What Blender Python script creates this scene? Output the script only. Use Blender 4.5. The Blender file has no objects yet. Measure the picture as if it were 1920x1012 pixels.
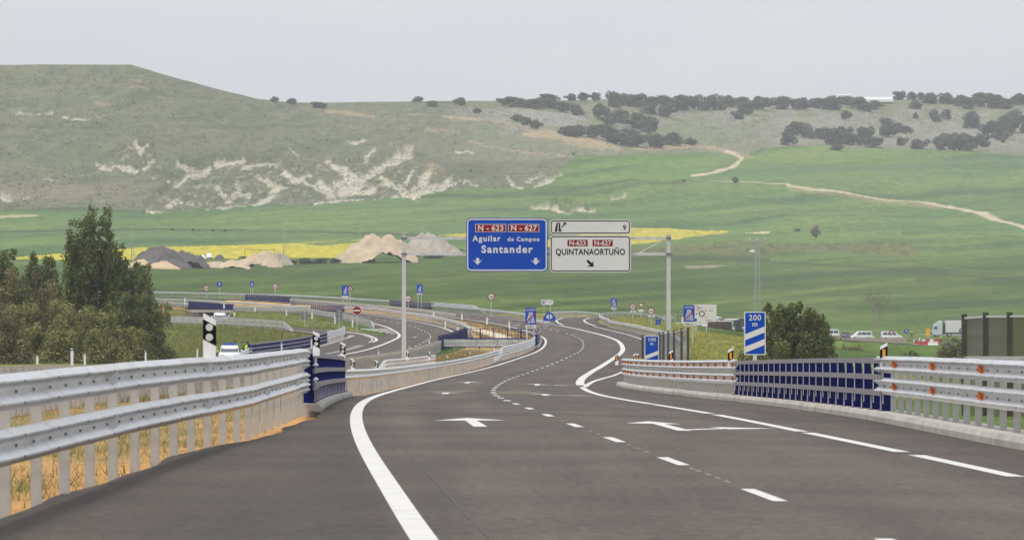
import bpy, bmesh, math, random
import numpy as np
from mathutils import Vector, Matrix

random.seed(7); np.random.seed(7)
SC = bpy.context.scene
COL = SC.collection
R_ = math.radians
# ------------------------------------------------------------------ camera (200 mm tele, eye 1.6 m above the road)
F = 200.0 / 36.0 * 1920.0
YH = 560.0
ZC = 1.6
cam_d = bpy.data.cameras.new('camera'); cam_d.lens = 200; cam_d.sensor_width = 36
cam_d.clip_start = 1; cam_d.clip_end = 20000
cam_d.shift_y = (YH - 506.0) / 1920.0
cam_d.dof.use_dof = True; cam_d.dof.focus_distance = 260; cam_d.dof.aperture_fstop = 11
cam = bpy.data.objects.new('camera', cam_d); COL.objects.link(cam)
cam.location = (0, 0, ZC); cam.rotation_euler = (R_(90), 0, 0)
SC.camera = cam
# ------------------------------------------------------------------ sky and sun: bright overcast
SUN_EL, SUN_AZ = 63.0, 215.0          # azimuth clockwise from +Y
wd = bpy.data.worlds.new('World'); SC.world = wd; wd.use_nodes = True
nt = wd.node_tree; nt.nodes.clear()
o_ = nt.nodes.new('ShaderNodeOutputWorld')
sky = nt.nodes.new('ShaderNodeTexSky'); sky.sky_type = 'NISHITA'; sky.sun_disc = False
sky.sun_elevation = R_(SUN_EL); sky.sun_rotation = R_(SUN_AZ)
sky.air_density = 1.5; sky.dust_density = 4.0
b1 = nt.nodes.new('ShaderNodeBackground'); b1.inputs[1].default_value = 0.08
b2 = nt.nodes.new('ShaderNodeBackground'); b2.inputs[1].default_value = 0.80
tc = nt.nodes.new('ShaderNodeTexCoord')
nz = nt.nodes.new('ShaderNodeTexNoise'); nz.inputs['Scale'].default_value = 7.0; nz.inputs['Detail'].default_value = 5
mp = nt.nodes.new('ShaderNodeMapping'); mp.inputs['Scale'].default_value = (1, 1, 4)
cr = nt.nodes.new('ShaderNodeValToRGB')
cr.color_ramp.elements[0].position = 0.3; cr.color_ramp.elements[0].color = (0.660, 0.682, 0.728, 1)
cr.color_ramp.elements[1].position = 0.7; cr.color_ramp.elements[1].color = (0.745, 0.758, 0.785, 1)
nt.links.new(tc.outputs['Generated'], mp.inputs[0]); nt.links.new(mp.outputs[0], nz.inputs['Vector'])
nt.links.new(nz.outputs[0], cr.inputs[0]); nt.links.new(cr.outputs[0], b2.inputs[0])
nt.links.new(sky.outputs[0], b1.inputs[0])
mx = nt.nodes.new('ShaderNodeMixShader'); mx.inputs[0].default_value = 0.9
nt.links.new(b1.outputs[0], mx.inputs[1]); nt.links.new(b2.outputs[0], mx.inputs[2]); nt.links.new(mx.outputs[0], o_.inputs[0])
sun_d = bpy.data.lights.new('sun', 'SUN'); sun_d.energy = 1.5; sun_d.angle = R_(10); sun_d.color = (1.0, 0.96, 0.90)
sun = bpy.data.objects.new('sun', sun_d); COL.objects.link(sun)
_az, _el = R_(SUN_AZ), R_(SUN_EL)
_dir = Vector((math.sin(_az) * math.cos(_el), math.cos(_az) * math.cos(_el), math.sin(_el)))
sun.rotation_euler = _dir.to_track_quat('Z', 'Y').to_euler()
SC.view_settings.view_transform = 'Standard'; SC.view_settings.look = 'None'
SC.view_settings.exposure = 0.54; SC.view_settings.gamma = 1.0
SC.render.engine = 'CYCLES'
SC.cycles.use_denoising = True
SC.cycles.max_bounces = 6; SC.cycles.volume_bounces = 0
SC.cycles.transparent_max_bounces = 12

# ------------------------------------------------------------------ helpers
def tag(o, label=None, cat=None, group=None, kind=None):
    if label: o['label'] = label
    if cat: o['category'] = cat
    if group: o['group'] = group
    if kind: o['kind'] = kind
    return o

def empty(name, loc=(0, 0, 0), rz=0.0, label=None, cat=None, group=None):
    o = bpy.data.objects.new(name, None); COL.objects.link(o)
    o.empty_display_size = 0.3
    o.location = loc; o.rotation_euler = (0, 0, rz)
    return tag(o, label, cat, group)

def link(name, me, mat=None, parent=None):
    o = bpy.data.objects.new(name, me); COL.objects.link(o)
    if mat is not None:
        for m in (mat if isinstance(mat, (list, tuple)) else [mat]): me.materials.append(m)
    if parent is not None: o.parent = parent
    return o

class MB:
    """collects vertices and faces of ONE mesh"""
    def __init__(s): s.v = []; s.f = []; s.mi = []
    def add(s, vs, fs, mi=0):
        b = len(s.v); s.v.extend(vs); s.f.extend([tuple(i + b for i in f) for f in fs]); s.mi.extend([mi] * len(fs)); return s
    def box(s, c, h, rz=0.0, mi=0):
        """c centre, h half sizes"""
        ca, sa = math.cos(rz), math.sin(rz); vs = []
        for dz in (-1, 1):
            for dx, dy in ((-1, -1), (1, -1), (1, 1), (-1, 1)):
                x, y = dx * h[0], dy * h[1]
                vs.append((c[0] + x * ca - y * sa, c[1] + x * sa + y * ca, c[2] + dz * h[2]))
        return s.add(vs, [(3, 2, 1, 0), (4, 5, 6, 7), (0, 1, 5, 4), (1, 2, 6, 5), (2, 3, 7, 6), (3, 0, 4, 7)], mi)
    def bar(s, a, b, w, h=None, mi=0):
        """box bar from a to b, section w x h"""
        a, b = Vector(a), Vector(b); t = (b - a).normalized(); h = h or w
        up = Vector((0, 0, 1)) if abs(t.z) < 0.95 else Vector((1, 0, 0))
        n = t.cross(up).normalized(); u = n.cross(t)
        vs = []
        for p in (a, b):
            for i, j in ((-1, -1), (1, -1), (1, 1), (-1, 1)):
                vs.append(tuple(p + n * (i * w / 2) + u * (j * h / 2)))
        return s.add(vs, [(0, 1, 2, 3), (7, 6, 5, 4), (1, 0, 4, 5), (2, 1, 5, 6), (3, 2, 6, 7), (0, 3, 7, 4)], mi)
    def tube(s, pts, rad, n=8, mi=0, cap=True):
        pts = [Vector(p) for p in pts]
        if not isinstance(rad, (list, tuple)): rad = [rad] * len(pts)
        rings = []
        for k, p in enumerate(pts):
            t = (pts[min(k + 1, len(pts) - 1)] - pts[max(k - 1, 0)]).normalized()
            up = Vector((0, 0, 1)) if abs(t.z) < 0.9 else Vector((1, 0, 0))
            a = t.cross(up).normalized(); b = t.cross(a)
            rings.append([tuple(p + (a * math.cos(2 * math.pi * i / n) + b * math.sin(2 * math.pi * i / n)) * rad[k]) for i in range(n)])
        vs = [v for r in rings for v in r]; fs = []
        for k in range(len(pts) - 1):
            for i in range(n):
                j = (i + 1) % n
                fs.append((k * n + i, k * n + j, (k + 1) * n + j, (k + 1) * n + i))
        if cap: fs += [tuple(range(n - 1, -1, -1)), tuple((len(pts) - 1) * n + i for i in range(n))]
        return s.add(vs, fs, mi)
    def plate(s, pts, y0, y1, mi=0):
        """polygon in (x,z), counter-clockwise seen from -y, extruded y0 (front) .. y1 (back)"""
        n = len(pts)
        vs = [(p[0], y0, p[1]) for p in pts] + [(p[0], y1, p[1]) for p in pts]
        fs = [tuple(range(n)), tuple(range(2 * n - 1, n - 1, -1))]
        for i in range(n):
            j = (i + 1) % n; fs.append((i, i + n, j + n, j))
        return s.add(vs, fs, mi)
    def slab(s, pts, z0, z1, mi=0):
        """polygon in (x,y) extruded z0..z1"""
        n = len(pts)
        vs = [(p[0], p[1], z0) for p in pts] + [(p[0], p[1], z1) for p in pts]
        fs = [tuple(range(n - 1, -1, -1)), tuple(range(n, 2 * n))]
        for i in range(n):
            j = (i + 1) % n; fs.append((i, j, j + n, i + n))
        return s.add(vs, fs, mi)
    def sweep(s, path, prof, closed=True, mi=0, cap=True):
        """path: list of (x,y,z); prof: list of (n,z) with n to the right of travel in plan"""
        P = [Vector(p) for p in path]; m = len(prof); vs = []; fs = []
        for k, p in enumerate(P):
            t = P[min(k + 1, len(P) - 1)] - P[max(k - 1, 0)]; t.z = 0; t.normalize()
            n = Vector((t.y, -t.x, 0))
            for (a, b) in prof: vs.append((p.x + n.x * a, p.y + n.y * a, p.z + b))
        for k in range(len(P) - 1):
            for i in range(m if closed else m - 1):
                j = (i + 1) % m
                fs.append((k * m + i, (k + 1) * m + i, (k + 1) * m + j, k * m + j))
        if closed and cap:
            fs += [tuple(range(m)), tuple((len(P) - 1) * m + i for i in range(m - 1, -1, -1))]
        return s.add(vs, fs, mi)
    def mesh(s, name='m', smooth=False):
        me = bpy.data.meshes.new(name); me.from_pydata(s.v, [], s.f)
        if any(s.mi): me.polygons.foreach_set('material_index', s.mi)
        if smooth: me.polygons.foreach_set('use_smooth', [True] * len(s.f))
        me.update(); return me
    def build(s, name, mat, parent=None, smooth=False):
        return link(name, s.mesh(name, smooth), mat, parent)

def fix_normals(o):
    bm = bmesh.new(); bm.from_mesh(o.data); bmesh.ops.recalc_face_normals(bm, faces=bm.faces); bm.to_mesh(o.data); bm.free(); return o

def bevel(o, w, seg=2):
    bm = bmesh.new(); bm.from_mesh(o.data); bmesh.ops.recalc_face_normals(bm, faces=bm.faces)
    es = [e for e in bm.edges if len(e.link_faces) == 2 and e.calc_face_angle(0) > 0.5]
    bmesh.ops.bevel(bm, geom=es, offset=w, segments=seg, profile=0.5, affect='EDGES', clamp_overlap=True)
    bm.to_mesh(o.data); bm.free(); return o

def rrect(x0, z0, x1, z1, r, n=5):
    pts = []
    for cx, cz, a0 in ((x1 - r, z0 + r, -90), (x1 - r, z1 - r, 0), (x0 + r, z1 - r, 90), (x0 + r, z0 + r, 180)):
        for i in range(n + 1):
            a = R_(a0 + 90.0 * i / n); pts.append((cx + r * math.cos(a), cz + r * math.sin(a)))
    return pts

def circ(cx, cz, r, n=28):
    return [(cx + r * math.cos(2 * math.pi * i / n), cz + r * math.sin(2 * math.pi * i / n)) for i in range(n)]

def copy_tree(o, parent=None):
    c = o.copy(); COL.objects.link(c); c.parent = parent
    for ch in list(o.children): copy_tree(ch, c)
    return c

def lin(r, g, b, k=1.0):
    f = lambda c: ((c / 255 + 0.055) / 1.055) ** 2.4 if c > 10 else c / 255 / 12.92
    return (f(r) * k, f(g) * k, f(b) * k)

# ------------------------------------------------------------------ numpy noise
def _hash(ix, iy, seed):
    h = (ix.astype(np.int64) * 374761393 + iy.astype(np.int64) * 668265263 + seed * 974634777) & 0x7fffffff
    h = ((h ^ (h >> 13)) * 1274126177) & 0x7fffffff
    return ((h ^ (h >> 16)) & 0xffff) / 65535.0
def vnoise(x, y, seed=0):
    x = np.asarray(x, float); y = np.asarray(y, float)
    ix = np.floor(x); iy = np.floor(y); fx = x - ix; fy = y - iy
    fx = fx * fx * (3 - 2 * fx); fy = fy * fy * (3 - 2 * fy)
    a = _hash(ix, iy, seed); b = _hash(ix + 1, iy, seed); c = _hash(ix, iy + 1, seed); d = _hash(ix + 1, iy + 1, seed)
    return (a * (1 - fx) + b * fx) * (1 - fy) + (c * (1 - fx) + d * fx) * fy
def fbm(x, y, oct=4, seed=0):
    s = 0; a = 0.5; t = 0
    for k in range(oct):
        s = s + a * vnoise(x * 2 ** k, y * 2 ** k, seed + k * 17); t += a; a *= 0.5
    return s / t
def sstep(a, b, x):
    t = np.clip((np.asarray(x, float) - a) / (b - a), 0, 1); return t * t * (3 - 2 * t)

# ------------------------------------------------------------------ materials
def newmat(name):
    m = bpy.data.materials.new(name); m.use_nodes = True
    return m, m.node_tree, m.node_tree.nodes['Principled BSDF']
def mat(name, col, rough=0.6, metal=0.0, var=0.12, scale=3.0, bump=0.0, bscale=None, spec=0.4, stretch=None, dirt=None, dirt_amt=0.0):
    """procedural paint / metal / stone: base colour varied by two noises, optional dirt blotches and bump"""
    m, t, b = newmat(name)
    b.inputs['Roughness'].default_value = rough; b.inputs['Metallic'].default_value = metal
    b.inputs['Specular IOR Level'].default_value = spec
    co = t.nodes.new('ShaderNodeTexCoord'); src = co.outputs['Object']
    if stretch:
        mp = t.nodes.new('ShaderNodeMapping'); mp.inputs['Scale'].default_value = stretch
        t.links.new(src, mp.inputs[0]); src = mp.outputs[0]
    n = t.nodes.new('ShaderNodeTexNoise'); n.inputs['Scale'].default_value = scale; n.inputs['Detail'].default_value = 6
    t.links.new(src, n.inputs['Vector'])
    r = t.nodes.new('ShaderNodeValToRGB')
    r.color_ramp.elements[0].position = 0.3; r.color_ramp.elements[1].position = 0.7
    r.color_ramp.elements[0].color = (*[c * (1 - var) for c in col], 1); r.color_ramp.elements[1].color = (*[min(1, c * (1 + var)) for c in col], 1)
    t.links.new(n.outputs[0], r.inputs[0]); out = r.outputs[0]
    if dirt:
        n2 = t.nodes.new('ShaderNodeTexNoise'); n2.inputs['Scale'].default_value = scale * 0.37; n2.inputs['Detail'].default_value = 8
        t.links.new(src, n2.inputs['Vector'])
        r2 = t.nodes.new('ShaderNodeValToRGB'); r2.color_ramp.elements[0].position = 0.48; r2.color_ramp.elements[1].position = 0.75
        r2.color_ramp.elements[0].color = (0, 0, 0, 1); r2.color_ramp.elements[1].color = (dirt_amt,) * 3 + (1,)
        t.links.new(n2.outputs[0], r2.inputs[0])
        mxn = t.nodes.new('ShaderNodeMix'); mxn.data_type = 'RGBA'
        t.links.new(r2.outputs[0], mxn.inputs[0]); t.links.new(out, mxn.inputs[6]); mxn.inputs[7].default_value = (*dirt, 1)
        out = mxn.outputs[2]
    t.links.new(out, b.inputs['Base Color'])
    if bump:
        n3 = t.nodes.new('ShaderNodeTexNoise'); n3.inputs['Scale'].default_value = bscale or scale * 8; n3.inputs['Detail'].default_value = 4
        t.links.new(src, n3.inputs['Vector'])
        bp = t.nodes.new('ShaderNodeBump'); bp.inputs['Strength'].default_value = bump; bp.inputs['Distance'].default_value = 0.02
        t.links.new(n3.outputs[0], bp.inputs['Height']); t.links.new(bp.outputs[0], b.inputs['Normal'])
    return m
def leafmat(name, col, trans=0.25):
    """foliage: colour varied per leaf through the face attribute 'tint' (leaf age), thin translucent"""
    m, t, b = newmat(name)
    b.inputs['Roughness'].default_value = 0.8; b.inputs['Specular IOR Level'].default_value = 0.08
    a = t.nodes.new('ShaderNodeAttribute'); a.attribute_name = 'tint'
    mu = t.nodes.new('ShaderNodeMix'); mu.data_type = 'RGBA'; mu.blend_type = 'MULTIPLY'; mu.inputs[0].default_value = 1
    mu.inputs[6].default_value = (*col, 1); t.links.new(a.outputs['Color'], mu.inputs[7])
    t.links.new(mu.outputs[2], b.inputs['Base Color'])
    tr = t.nodes.new('ShaderNodeBsdfTranslucent'); t.links.new(mu.outputs[2], tr.inputs[0])
    ms = t.nodes.new('ShaderNodeMixShader'); ms.inputs[0].default_value = trans
    t.links.new(b.outputs[0], ms.inputs[1]); t.links.new(tr.outputs[0], ms.inputs[2])
    t.links.new(ms.outputs[0], t.nodes['Material Output'].inputs[0])
    return m

M = {}
M['asphalt'] = None
M['paint'] = mat('road_paint', (0.70, 0.69, 0.655), 0.6, var=0.07, scale=7.0, dirt=(0.42, 0.40, 0.37), dirt_amt=0.45)
M['steel'] = mat('galvanised_steel', (0.78, 0.785, 0.79), 0.34, 0.85, var=0.10, scale=4, dirt=(0.45, 0.45, 0.45), dirt_amt=0.5)
M['post'] = mat('galvanised_post', (0.46, 0.45, 0.43), 0.6, 0.2, var=0.12, scale=5, dirt=(0.30, 0.27, 0.23), dirt_amt=0.55)
M['steel2'] = mat('parapet_beam_steel', (0.28, 0.26, 0.285), 0.5, 0.3, var=0.12, scale=3)
M['blue'] = mat('parapet_blue_paint', (0.006, 0.010, 0.115), 0.6, spec=.12, var=0.15, scale=3)
M['bolt'] = mat('bolt_steel', (0.13, 0.13, 0.135), 0.5, 0.5)
M['concrete'] = mat('concrete', (0.47, 0.45, 0.40), 0.9, var=0.14, scale=1.5, bump=0.3, bscale=30, dirt=(0.25, 0.23, 0.20), dirt_amt=0.6)
M['white'] = mat('white_plastic', (0.82, 0.82, 0.82), 0.5, var=0.04)
M['black'] = mat('black_film', (0.008, 0.006, 0.007), 0.7, spec=.08, var=0.1)
M['amber'] = mat('amber_reflector', (0.75, 0.33, 0.02), 0.35, var=0.08)
M['orange'] = mat('orange_reflector', (0.62, 0.15, 0.012), 0.4, var=0.12)
M['dot'] = mat('reflector_glass', (0.60, 0.60, 0.58), 0.3, var=0.06)
M['signblue'] = mat('sign_blue', (0.003, 0.060, 0.42), 0.6, spec=.08, var=0.05, scale=1)
M['signwhite'] = mat('sign_white', (0.66, 0.655, 0.64), 0.6, spec=.1, var=0.03, scale=1)
M['signblack'] = mat('sign_black', (0.008, 0.008, 0.009), 0.7, spec=.06, var=0.05)
M['signred'] = mat('sign_red', (0.26, 0.006, 0.014), 0.6, spec=.08, var=0.06)
M['signback'] = mat('sign_back_aluminium', (0.20, 0.21, 0.22), 0.6, 0.3, var=0.08)
M['signyellow'] = mat('sign_yellow', (0.80, 0.42, 0.01), 0.5, var=0.05)
M['pole'] = mat('gantry_galvanised', (0.58, 0.58, 0.575), 0.55, 0.25, var=0.10, scale=3, stretch=(1, 1, 0.2))
M['bark'] = mat('bark', (0.09, 0.07, 0.05), 0.9, var=0.3, scale=6)
M['glass'] = mat('car_glass', (0.10, 0.12, 0.13), 0.12, var=0.05, spec=0.6)
M['carwhite'] = mat('car_white', (0.78, 0.79, 0.80), 0.3, var=0.03, spec=0.5)
M['tyre'] = mat('tyre', (0.02, 0.02, 0.02), 0.85)
M['rim'] = mat('rim', (0.45, 0.45, 0.46), 0.4, 0.6)
M['dark'] = mat('dark_plastic', (0.02, 0.02, 0.022), 0.6)
M['lampblue'] = mat('beacon_blue', (0.02, 0.10, 0.55), 0.25)
M['lampred'] = mat('lamp_red', (0.45, 0.01, 0.01), 0.3)
M['lampclear'] = mat('lamp_clear', (0.75, 0.76, 0.78), 0.2)
# ------------------------------------------------------------------ alignment of the motorway (surveyed from the lane dashes, 12.5 m apart)
_dy = [(43,1012),(54,930),(66.5,862),(79,823),(91.5,797),(104,777),(116.5,765),(129,757),(141.5,750.5),(154,746),(166.5,742),(179,738.3),(191.5,735),(204,731.5),(229,724.6),(254,717.5),(279,711),(304,705),(329,699),(354,693),(379,686),(404,678.5),(429,671),(454,664),(479,657.4),(504,650),(529,643),(554,637),(579,633),(604,628.3),(629,622.6),(654,617),(679,612),(715,604),(745,598.6),(800,588),(850,581.5),(950,567),(1000,561.5),(1100,555.5),(1200,551.5),(1300,549)]
_dx = [(0,4.9),(20,3.9),(43,2.8),(54,2.41),(66.5,1.85),(79,1.4),(91.5,.99),(104,.63),(129,.07),(154,-.32),(179,-.58),(204,-.69),(229,-.64),(266.5,-.35),(304,.28),(354,1.53),(404,3.2),(429,4.1),(466,5.4),(491,6.1),(516,6.5),(541,6.75),(566,6.8),(591,6.6),(616,6.1),(641,5.0),(666,3.9),(679,3.2),(715,.4),(745,-2.4),(800,-8.7),(850,-15),(900,-23.3),(950,-33),(1000,-44),(1100,-70),(1200,-100),(1300,-134)]
_D = np.arange(0, 1301, 1.0)
def _smooth(a, s):
    k = np.exp(-0.5 * (np.arange(-3 * s, 3 * s + 1) / s) ** 2); k /= k.sum()
    p = np.concatenate([2 * a[0] - a[1:3 * s + 1][::-1], a, 2 * a[-1] - a[-3 * s - 1:-1][::-1]])
    return np.convolve(p, k, 'valid')
_zd = [0, 20] + [d for d, y in _dy]; _zz = [-0.10, -0.16] + [ZC - (y - YH) * d / F for d, y in _dy]
_ZR = _smooth(np.interp(_D, _zd, _zz), 9)
_CX = _smooth(np.interp(_D, [a for a, b in _dx], [b for a, b in _dx]), 9)
def zR(d): return np.interp(d, _D, _ZR)
def cx(d): return np.interp(d, _D, _CX)
def tab(d, t): return np.interp(d, [a for a, b in t], [b for a, b in t])
T_LB = [(0,-7.6),(43,-7.0),(60,-6.2),(83,-5.0),(100,-4.55),(112,-4.4),(163,-4.35),(204,-4.2),(241,-4.1),(288,-3.95),(342,-4.1),(404,-4.4),(443,-4.1),(500,-4.1),(560,-4.3),(700,-5.0),(1300,-5.0)]   # left kerb line
T_RB = [(0,5.4),(81,5.75),(108,6.4),(140,6.9),(166,7.05),(200,6.6),(235,5.5),(250,5.3),(262,5.7),(290,6.2),(321,6.9),(450,7.9),(600,8.4),(660,8.6),(690,8.8),(712,8.0),(740,5.2),(1300,5.2)]      # right edge of asphalt incl. exit lane
def roadz(d, off): return zR(d) - 0.02 * np.maximum(off, 0)
def RP(d, off, dz=0.0):
    """point on the motorway at chainage d, lateral offset off"""
    return (float(cx(d) + off), float(d), float(roadz(d, off) + dz))
L1OFF = -15.0
T_L1R = [(60, 4.3), (400, 4.0), (480, 2.75), (560, 3.5), (640, 4.3), (1300, 4.3)]
def zL(d): return zR(d) - 0.85 * sstep(800, 930, d)
def LP(d, off, dz=0.0): return (float(cx(d) + L1OFF + off), float(d), float(zL(d) + dz))
# slip road (exit) and left ramp centre lines (x, y, z)
E_PATH = [(8.6,690,-1.72),(7.9,715,-1.45),(7.8,740,-1.2),(9.0,770,-1.0),(12.5,800,-0.95),(18,824,-1.5),(27,843,-2.6),(42,856,-4.2),(62,862,-5.4)]
L2_PATH = [(-14.9,520,-2.65),(-15.1,560,-2.40),(-17.3,600,-2.15),(-21.5,632,-1.95),(-27.5,662,-1.80),(-37,698,-1.65),(-50,738,-1.55),(-70,790,-1.5),(-95,840,-1.4)]
C_PATH = [(22,905,-3.6),(30,970,-4.6),(42,1060,-5.9),(58,1150,-7.0),(80,1250,-7.6),(110,1340,-7.9),(150,1420,-8.1),(200,1480,-8.2)]
def resample(path, step):
    P = np.array(path, float); s = np.concatenate([[0], np.cumsum(np.linalg.norm(np.diff(P, axis=0), axis=1))])
    n = max(2, int(round(s[-1] / step)) + 1); q = np.linspace(0, s[-1], 400)
    Q = np.stack([_smooth(np.interp(q, s, P[:, i]), 8) for i in range(3)], 1); Q[0] = P[0]; Q[-1] = P[-1]
    return np.stack([np.interp(np.linspace(0, 1, n), np.linspace(0, 1, 400), Q[:, i]) for i in range(3)], 1)
E_R = resample(E_PATH, 3.0); L2_R = resample(L2_PATH, 3.0); C_R = resample(C_PATH, 8.0)

# ------------------------------------------------------------------ far country: sight-line survey of the valley and the hills
_sky = [(-3000,170),(-1500,150),(-300,125),(0,123.5),(150,121.5),(246,121),(256,124),(290,134.5),(350,151),(420,171),(480,187),(520,192),(600,194),(760,191),(900,190),(1000,189),(1150,188),(1300,193),(1500,191),(1700,187),(1920,185),(2400,180),(3500,190),(5000,200)]
_dcr = [(-3000,3200),(0,3200),(245,3200),(480,3320),(560,3500),(1000,3600),(1700,4000),(3500,4200),(5000,4200)]
_yj = [(-3000,553),(200,552.5),(700,552),(1000,554),(1150,567),(1350,615),(1500,640),(1700,650),(2200,655),(5000,655)]
def _shape(tabl, yj, ysk, dc):
    u = [0.0]; g = [0.0]
    for y, d in tabl:
        if d > 1150 and d < dc: u.append((d - 1150) / (dc - 1150)); g.append((yj - y) / (yj - ysk))
    u.append(1.0); g.append(1.0); return np.interp(np.linspace(0, 1, 101), u, g)
_GL = _shape([(545,1200),(500,1500),(470,1750),(430,2100),(390,2350),(300,2650),(200,2950)], 552.5, 121.5, 3200)
_GC = _shape([(540,1250),(510,1500),(470,1900),(430,2300),(380,2650),(290,3050)], 554, 189, 3600)
_GR = _shape([(635,1300),(600,1480),(560,1750),(510,2100),(470,2400),(430,2700),(380,3000),(290,3450)], 650, 187, 4000)
_GL, _GC, _GR = (_smooth(g, 4) for g in (_GL, _GC, _GR))
for g in (_GL, _GC, _GR): g -= g[0]; g /= g[-1]
_U = np.linspace(0, 1, 101)
def gfar(px, u):
    w1 = sstep(200, 1000, px); w2 = sstep(1000, 1700, px)
    a = np.interp(u, _U, _GL); b = np.interp(u, _U, _GC); c = np.interp(u, _U, _GR)
    return (a * (1 - w1) + b * w1) * (1 - w2) + c * w2
def _t(t, x): return np.interp(x, [a for a, b in t], [b for a, b in t])
_PXS = np.arange(-3000, 5001, 5.0)
_SKYS = _smooth(_t(_sky, _PXS), 1); _YJS = _smooth(_t(_yj, _PXS), 12); _DCS = _smooth(_t(_dcr, _PXS), 12)
def ysky(px): return np.interp(px, _PXS, _SKYS)
def yj(px): return np.interp(px, _PXS, _YJS)
def dcr(px): return np.interp(px, _PXS, _DCS)
def far_y(px, d):
    u = (d - 1150) / (dcr(px) - 1150)
    return yj(px) + (ysky(px) - yj(px)) * gfar(px, np.clip(u, 0, 1)) - np.minimum(u, 0) * 25
def far_z(px, d): return ZC - (far_y(px, d) - YH) * d / F
def far_at(px, py):
    """ground point of the far country seen on sight line (px, py)"""
    u = np.linspace(0, 1, 600); g = gfar(np.full(600, float(px)), u)
    q = (yj(px) - py) / (yj(px) - ysky(px)); uu = float(np.interp(q, g, u))
    d = 1150 + uu * (float(dcr(px)) - 1150)
    return ((px - 960) * d / F, d, ground(np.array([(px - 960) * d / F]), np.array([d]))[0])

# ------------------------------------------------------------------ ground height
_T_V = [(0,-2.5),(100,-3.5),(300,-5.0),(700,-6.3),(1150,-8.1)]
_T_X0 = [(0,9.0),(100,8.5),(200,8.0),(400,13.5),(550,14.5),(640,12.5),(720,11),(800,11),(900,9),(1150,14)]
_T_ZC = [(700,-2.0),(800,-1.0),(950,-0.3),(1150,2.2)]
_T_ZL = [(0,-1.2),(300,-2.9),(400,-3.4),(520,-3.75),(560,-3.5),(640,-1.95),(720,-1.7),(800,-1.6),(950,-0.6),(1000,0.3),(1150,2.4)]
def corridor(z, dist, zr, hw, blend=5.0):
    w = 1 - sstep(hw, hw + blend, dist); return z * (1 - w) + zr * w
def path_dist(x, y, P):
    best = np.full(x.shape, 1e9); zz = np.zeros(x.shape)
    for k in range(len(P) - 1):
        a, b = P[k], P[k + 1]; ab = b[:2] - a[:2]; L = ab @ ab
        t = np.clip(((x - a[0]) * ab[0] + (y - a[1]) * ab[1]) / L, 0, 1)
        dd = np.hypot(x - a[0] - t * ab[0], y - a[1] - t * ab[1]); m = dd < best
        best = np.where(m, dd, best); zz = np.where(m, a[2] + t * (b[2] - a[2]), zz)
    return best, zz
def ground(x, y, chalk=None):
    x = np.asarray(x, float); y = np.asarray(y, float)
    px = 960 + x * F / np.maximum(y, 8.0); c = cx(y); off = x - c
    zc = np.where(y < 700, zR(y) - 0.40, tab(y, _T_ZC)); zc = np.where((y > 680) & (y < 720), zc * 0.5 + (zR(y) - 0.4) * 0.5, zc)
    zl = tab(y, _T_ZL)
    wl = 1 - sstep(-34, -24, off); z = zc * (1 - wl) + zl * wl
    # valley to the right
    s = sstep(0, 1, (x - tab(y, _T_X0)) / tab(y, [(0, 58), (550, 58), (760, 36), (1150, 40)])); z = z * (1 - s) + np.minimum(tab(y, _T_V), z) * s
    # bank along the slip road
    bk = np.interp(x - c, [8.5, 12.5, 18, 26, 34], [0.0, 0.60, 0.20, 0.0, 0.0]) * sstep(430, 560, y) * (1 - sstep(700, 800, y))
    bk2 = np.interp(x, [9.5, 13.5, 18, 26, 34], [0.0, 0.55, 0.45, 0.15, 0.0]) * sstep(690, 760, y) * (1 - sstep(800, 860, y))
    z = z + np.maximum(bk, bk2)
    # gentle unevenness
    z = z + (fbm(x / 9, y / 14, 3, 5) - 0.5) * 0.5 * sstep(12, 22, np.abs(off + 5))
    zf = far_z(px, np.maximum(y, 900)); w = sstep(960, 1150, y); z = z * (1 - w) + zf * w
    near = (y < 1290)
    if near.any():
        xn, yn = x[near], y[near]; zn = z[near]; cn = cx(yn)
        # embankments: the ground meets each carriageway
        lo = tab(yn, T_LB) - 0.3; hi = tab(yn, T_RB) + 0.5; mid = (lo + hi) / 2
        zn = corridor(zn, np.abs(xn - cn - mid), roadz(yn, np.clip(xn - cn, lo, hi)) - 0.10, (hi - lo) / 2)
        zn = corridor(zn, np.abs(xn - cn - L1OFF), zL(yn) - 0.10, 5.2, 4.0)
        sel = (yn > 500) & (yn < 900) & (xn < 0)
        if sel.any():
            dd, zz = path_dist(xn[sel], yn[sel], L2_R); zn[sel] = corridor(zn[sel], dd, zz - 0.10, 3.4, 3.0)
        sel = (yn > 670) & (yn < 900) & (xn > 0)
        if sel.any():
            dd, zz = path_dist(xn[sel], yn[sel], E_R); zn[sel] = corridor(zn[sel], dd, zz - 0.10, 3.6, 3.0)
        # underpass cut below the left carriageway
        ux = -0.0530 * yn
        cut = np.exp(-((xn - ux) / 3.4) ** 4) * sstep(800, 880, yn) * (1 - sstep(945, 975, yn)); zn = zn - 3.2 * cut
        z[near] = zn
    sel = (y > 880) & (y < 1520) & (x > 10)
    if sel.any():
        dd, zz = path_dist(x[sel], y[sel], C_R); z[sel] = corridor(z[sel], dd, zz - 0.10, 5.0, 14.0)
    # hillside relief
    hill = sstep(2000, 2700, y)
    z = z + hill * ((fbm(x / 70, y / 160, 4, 11) - 0.5) * 9.0) * (1 - sstep(0.93, 1.0, (y - 1150) / (dcr(px) - 1150)) * 0.8)
    if chalk is not None: z = z - chalk
    return z
def gz(x, y): return float(ground(np.array([float(x)]), np.array([float(y)]))[0])
def at(px, py, d): return ((px - 960) * d / F, d, ZC - (py - YH) * d / F)
def gat(px, d):
    x = (px - 960) * d / F; return (x, d, gz(x, d))

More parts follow.
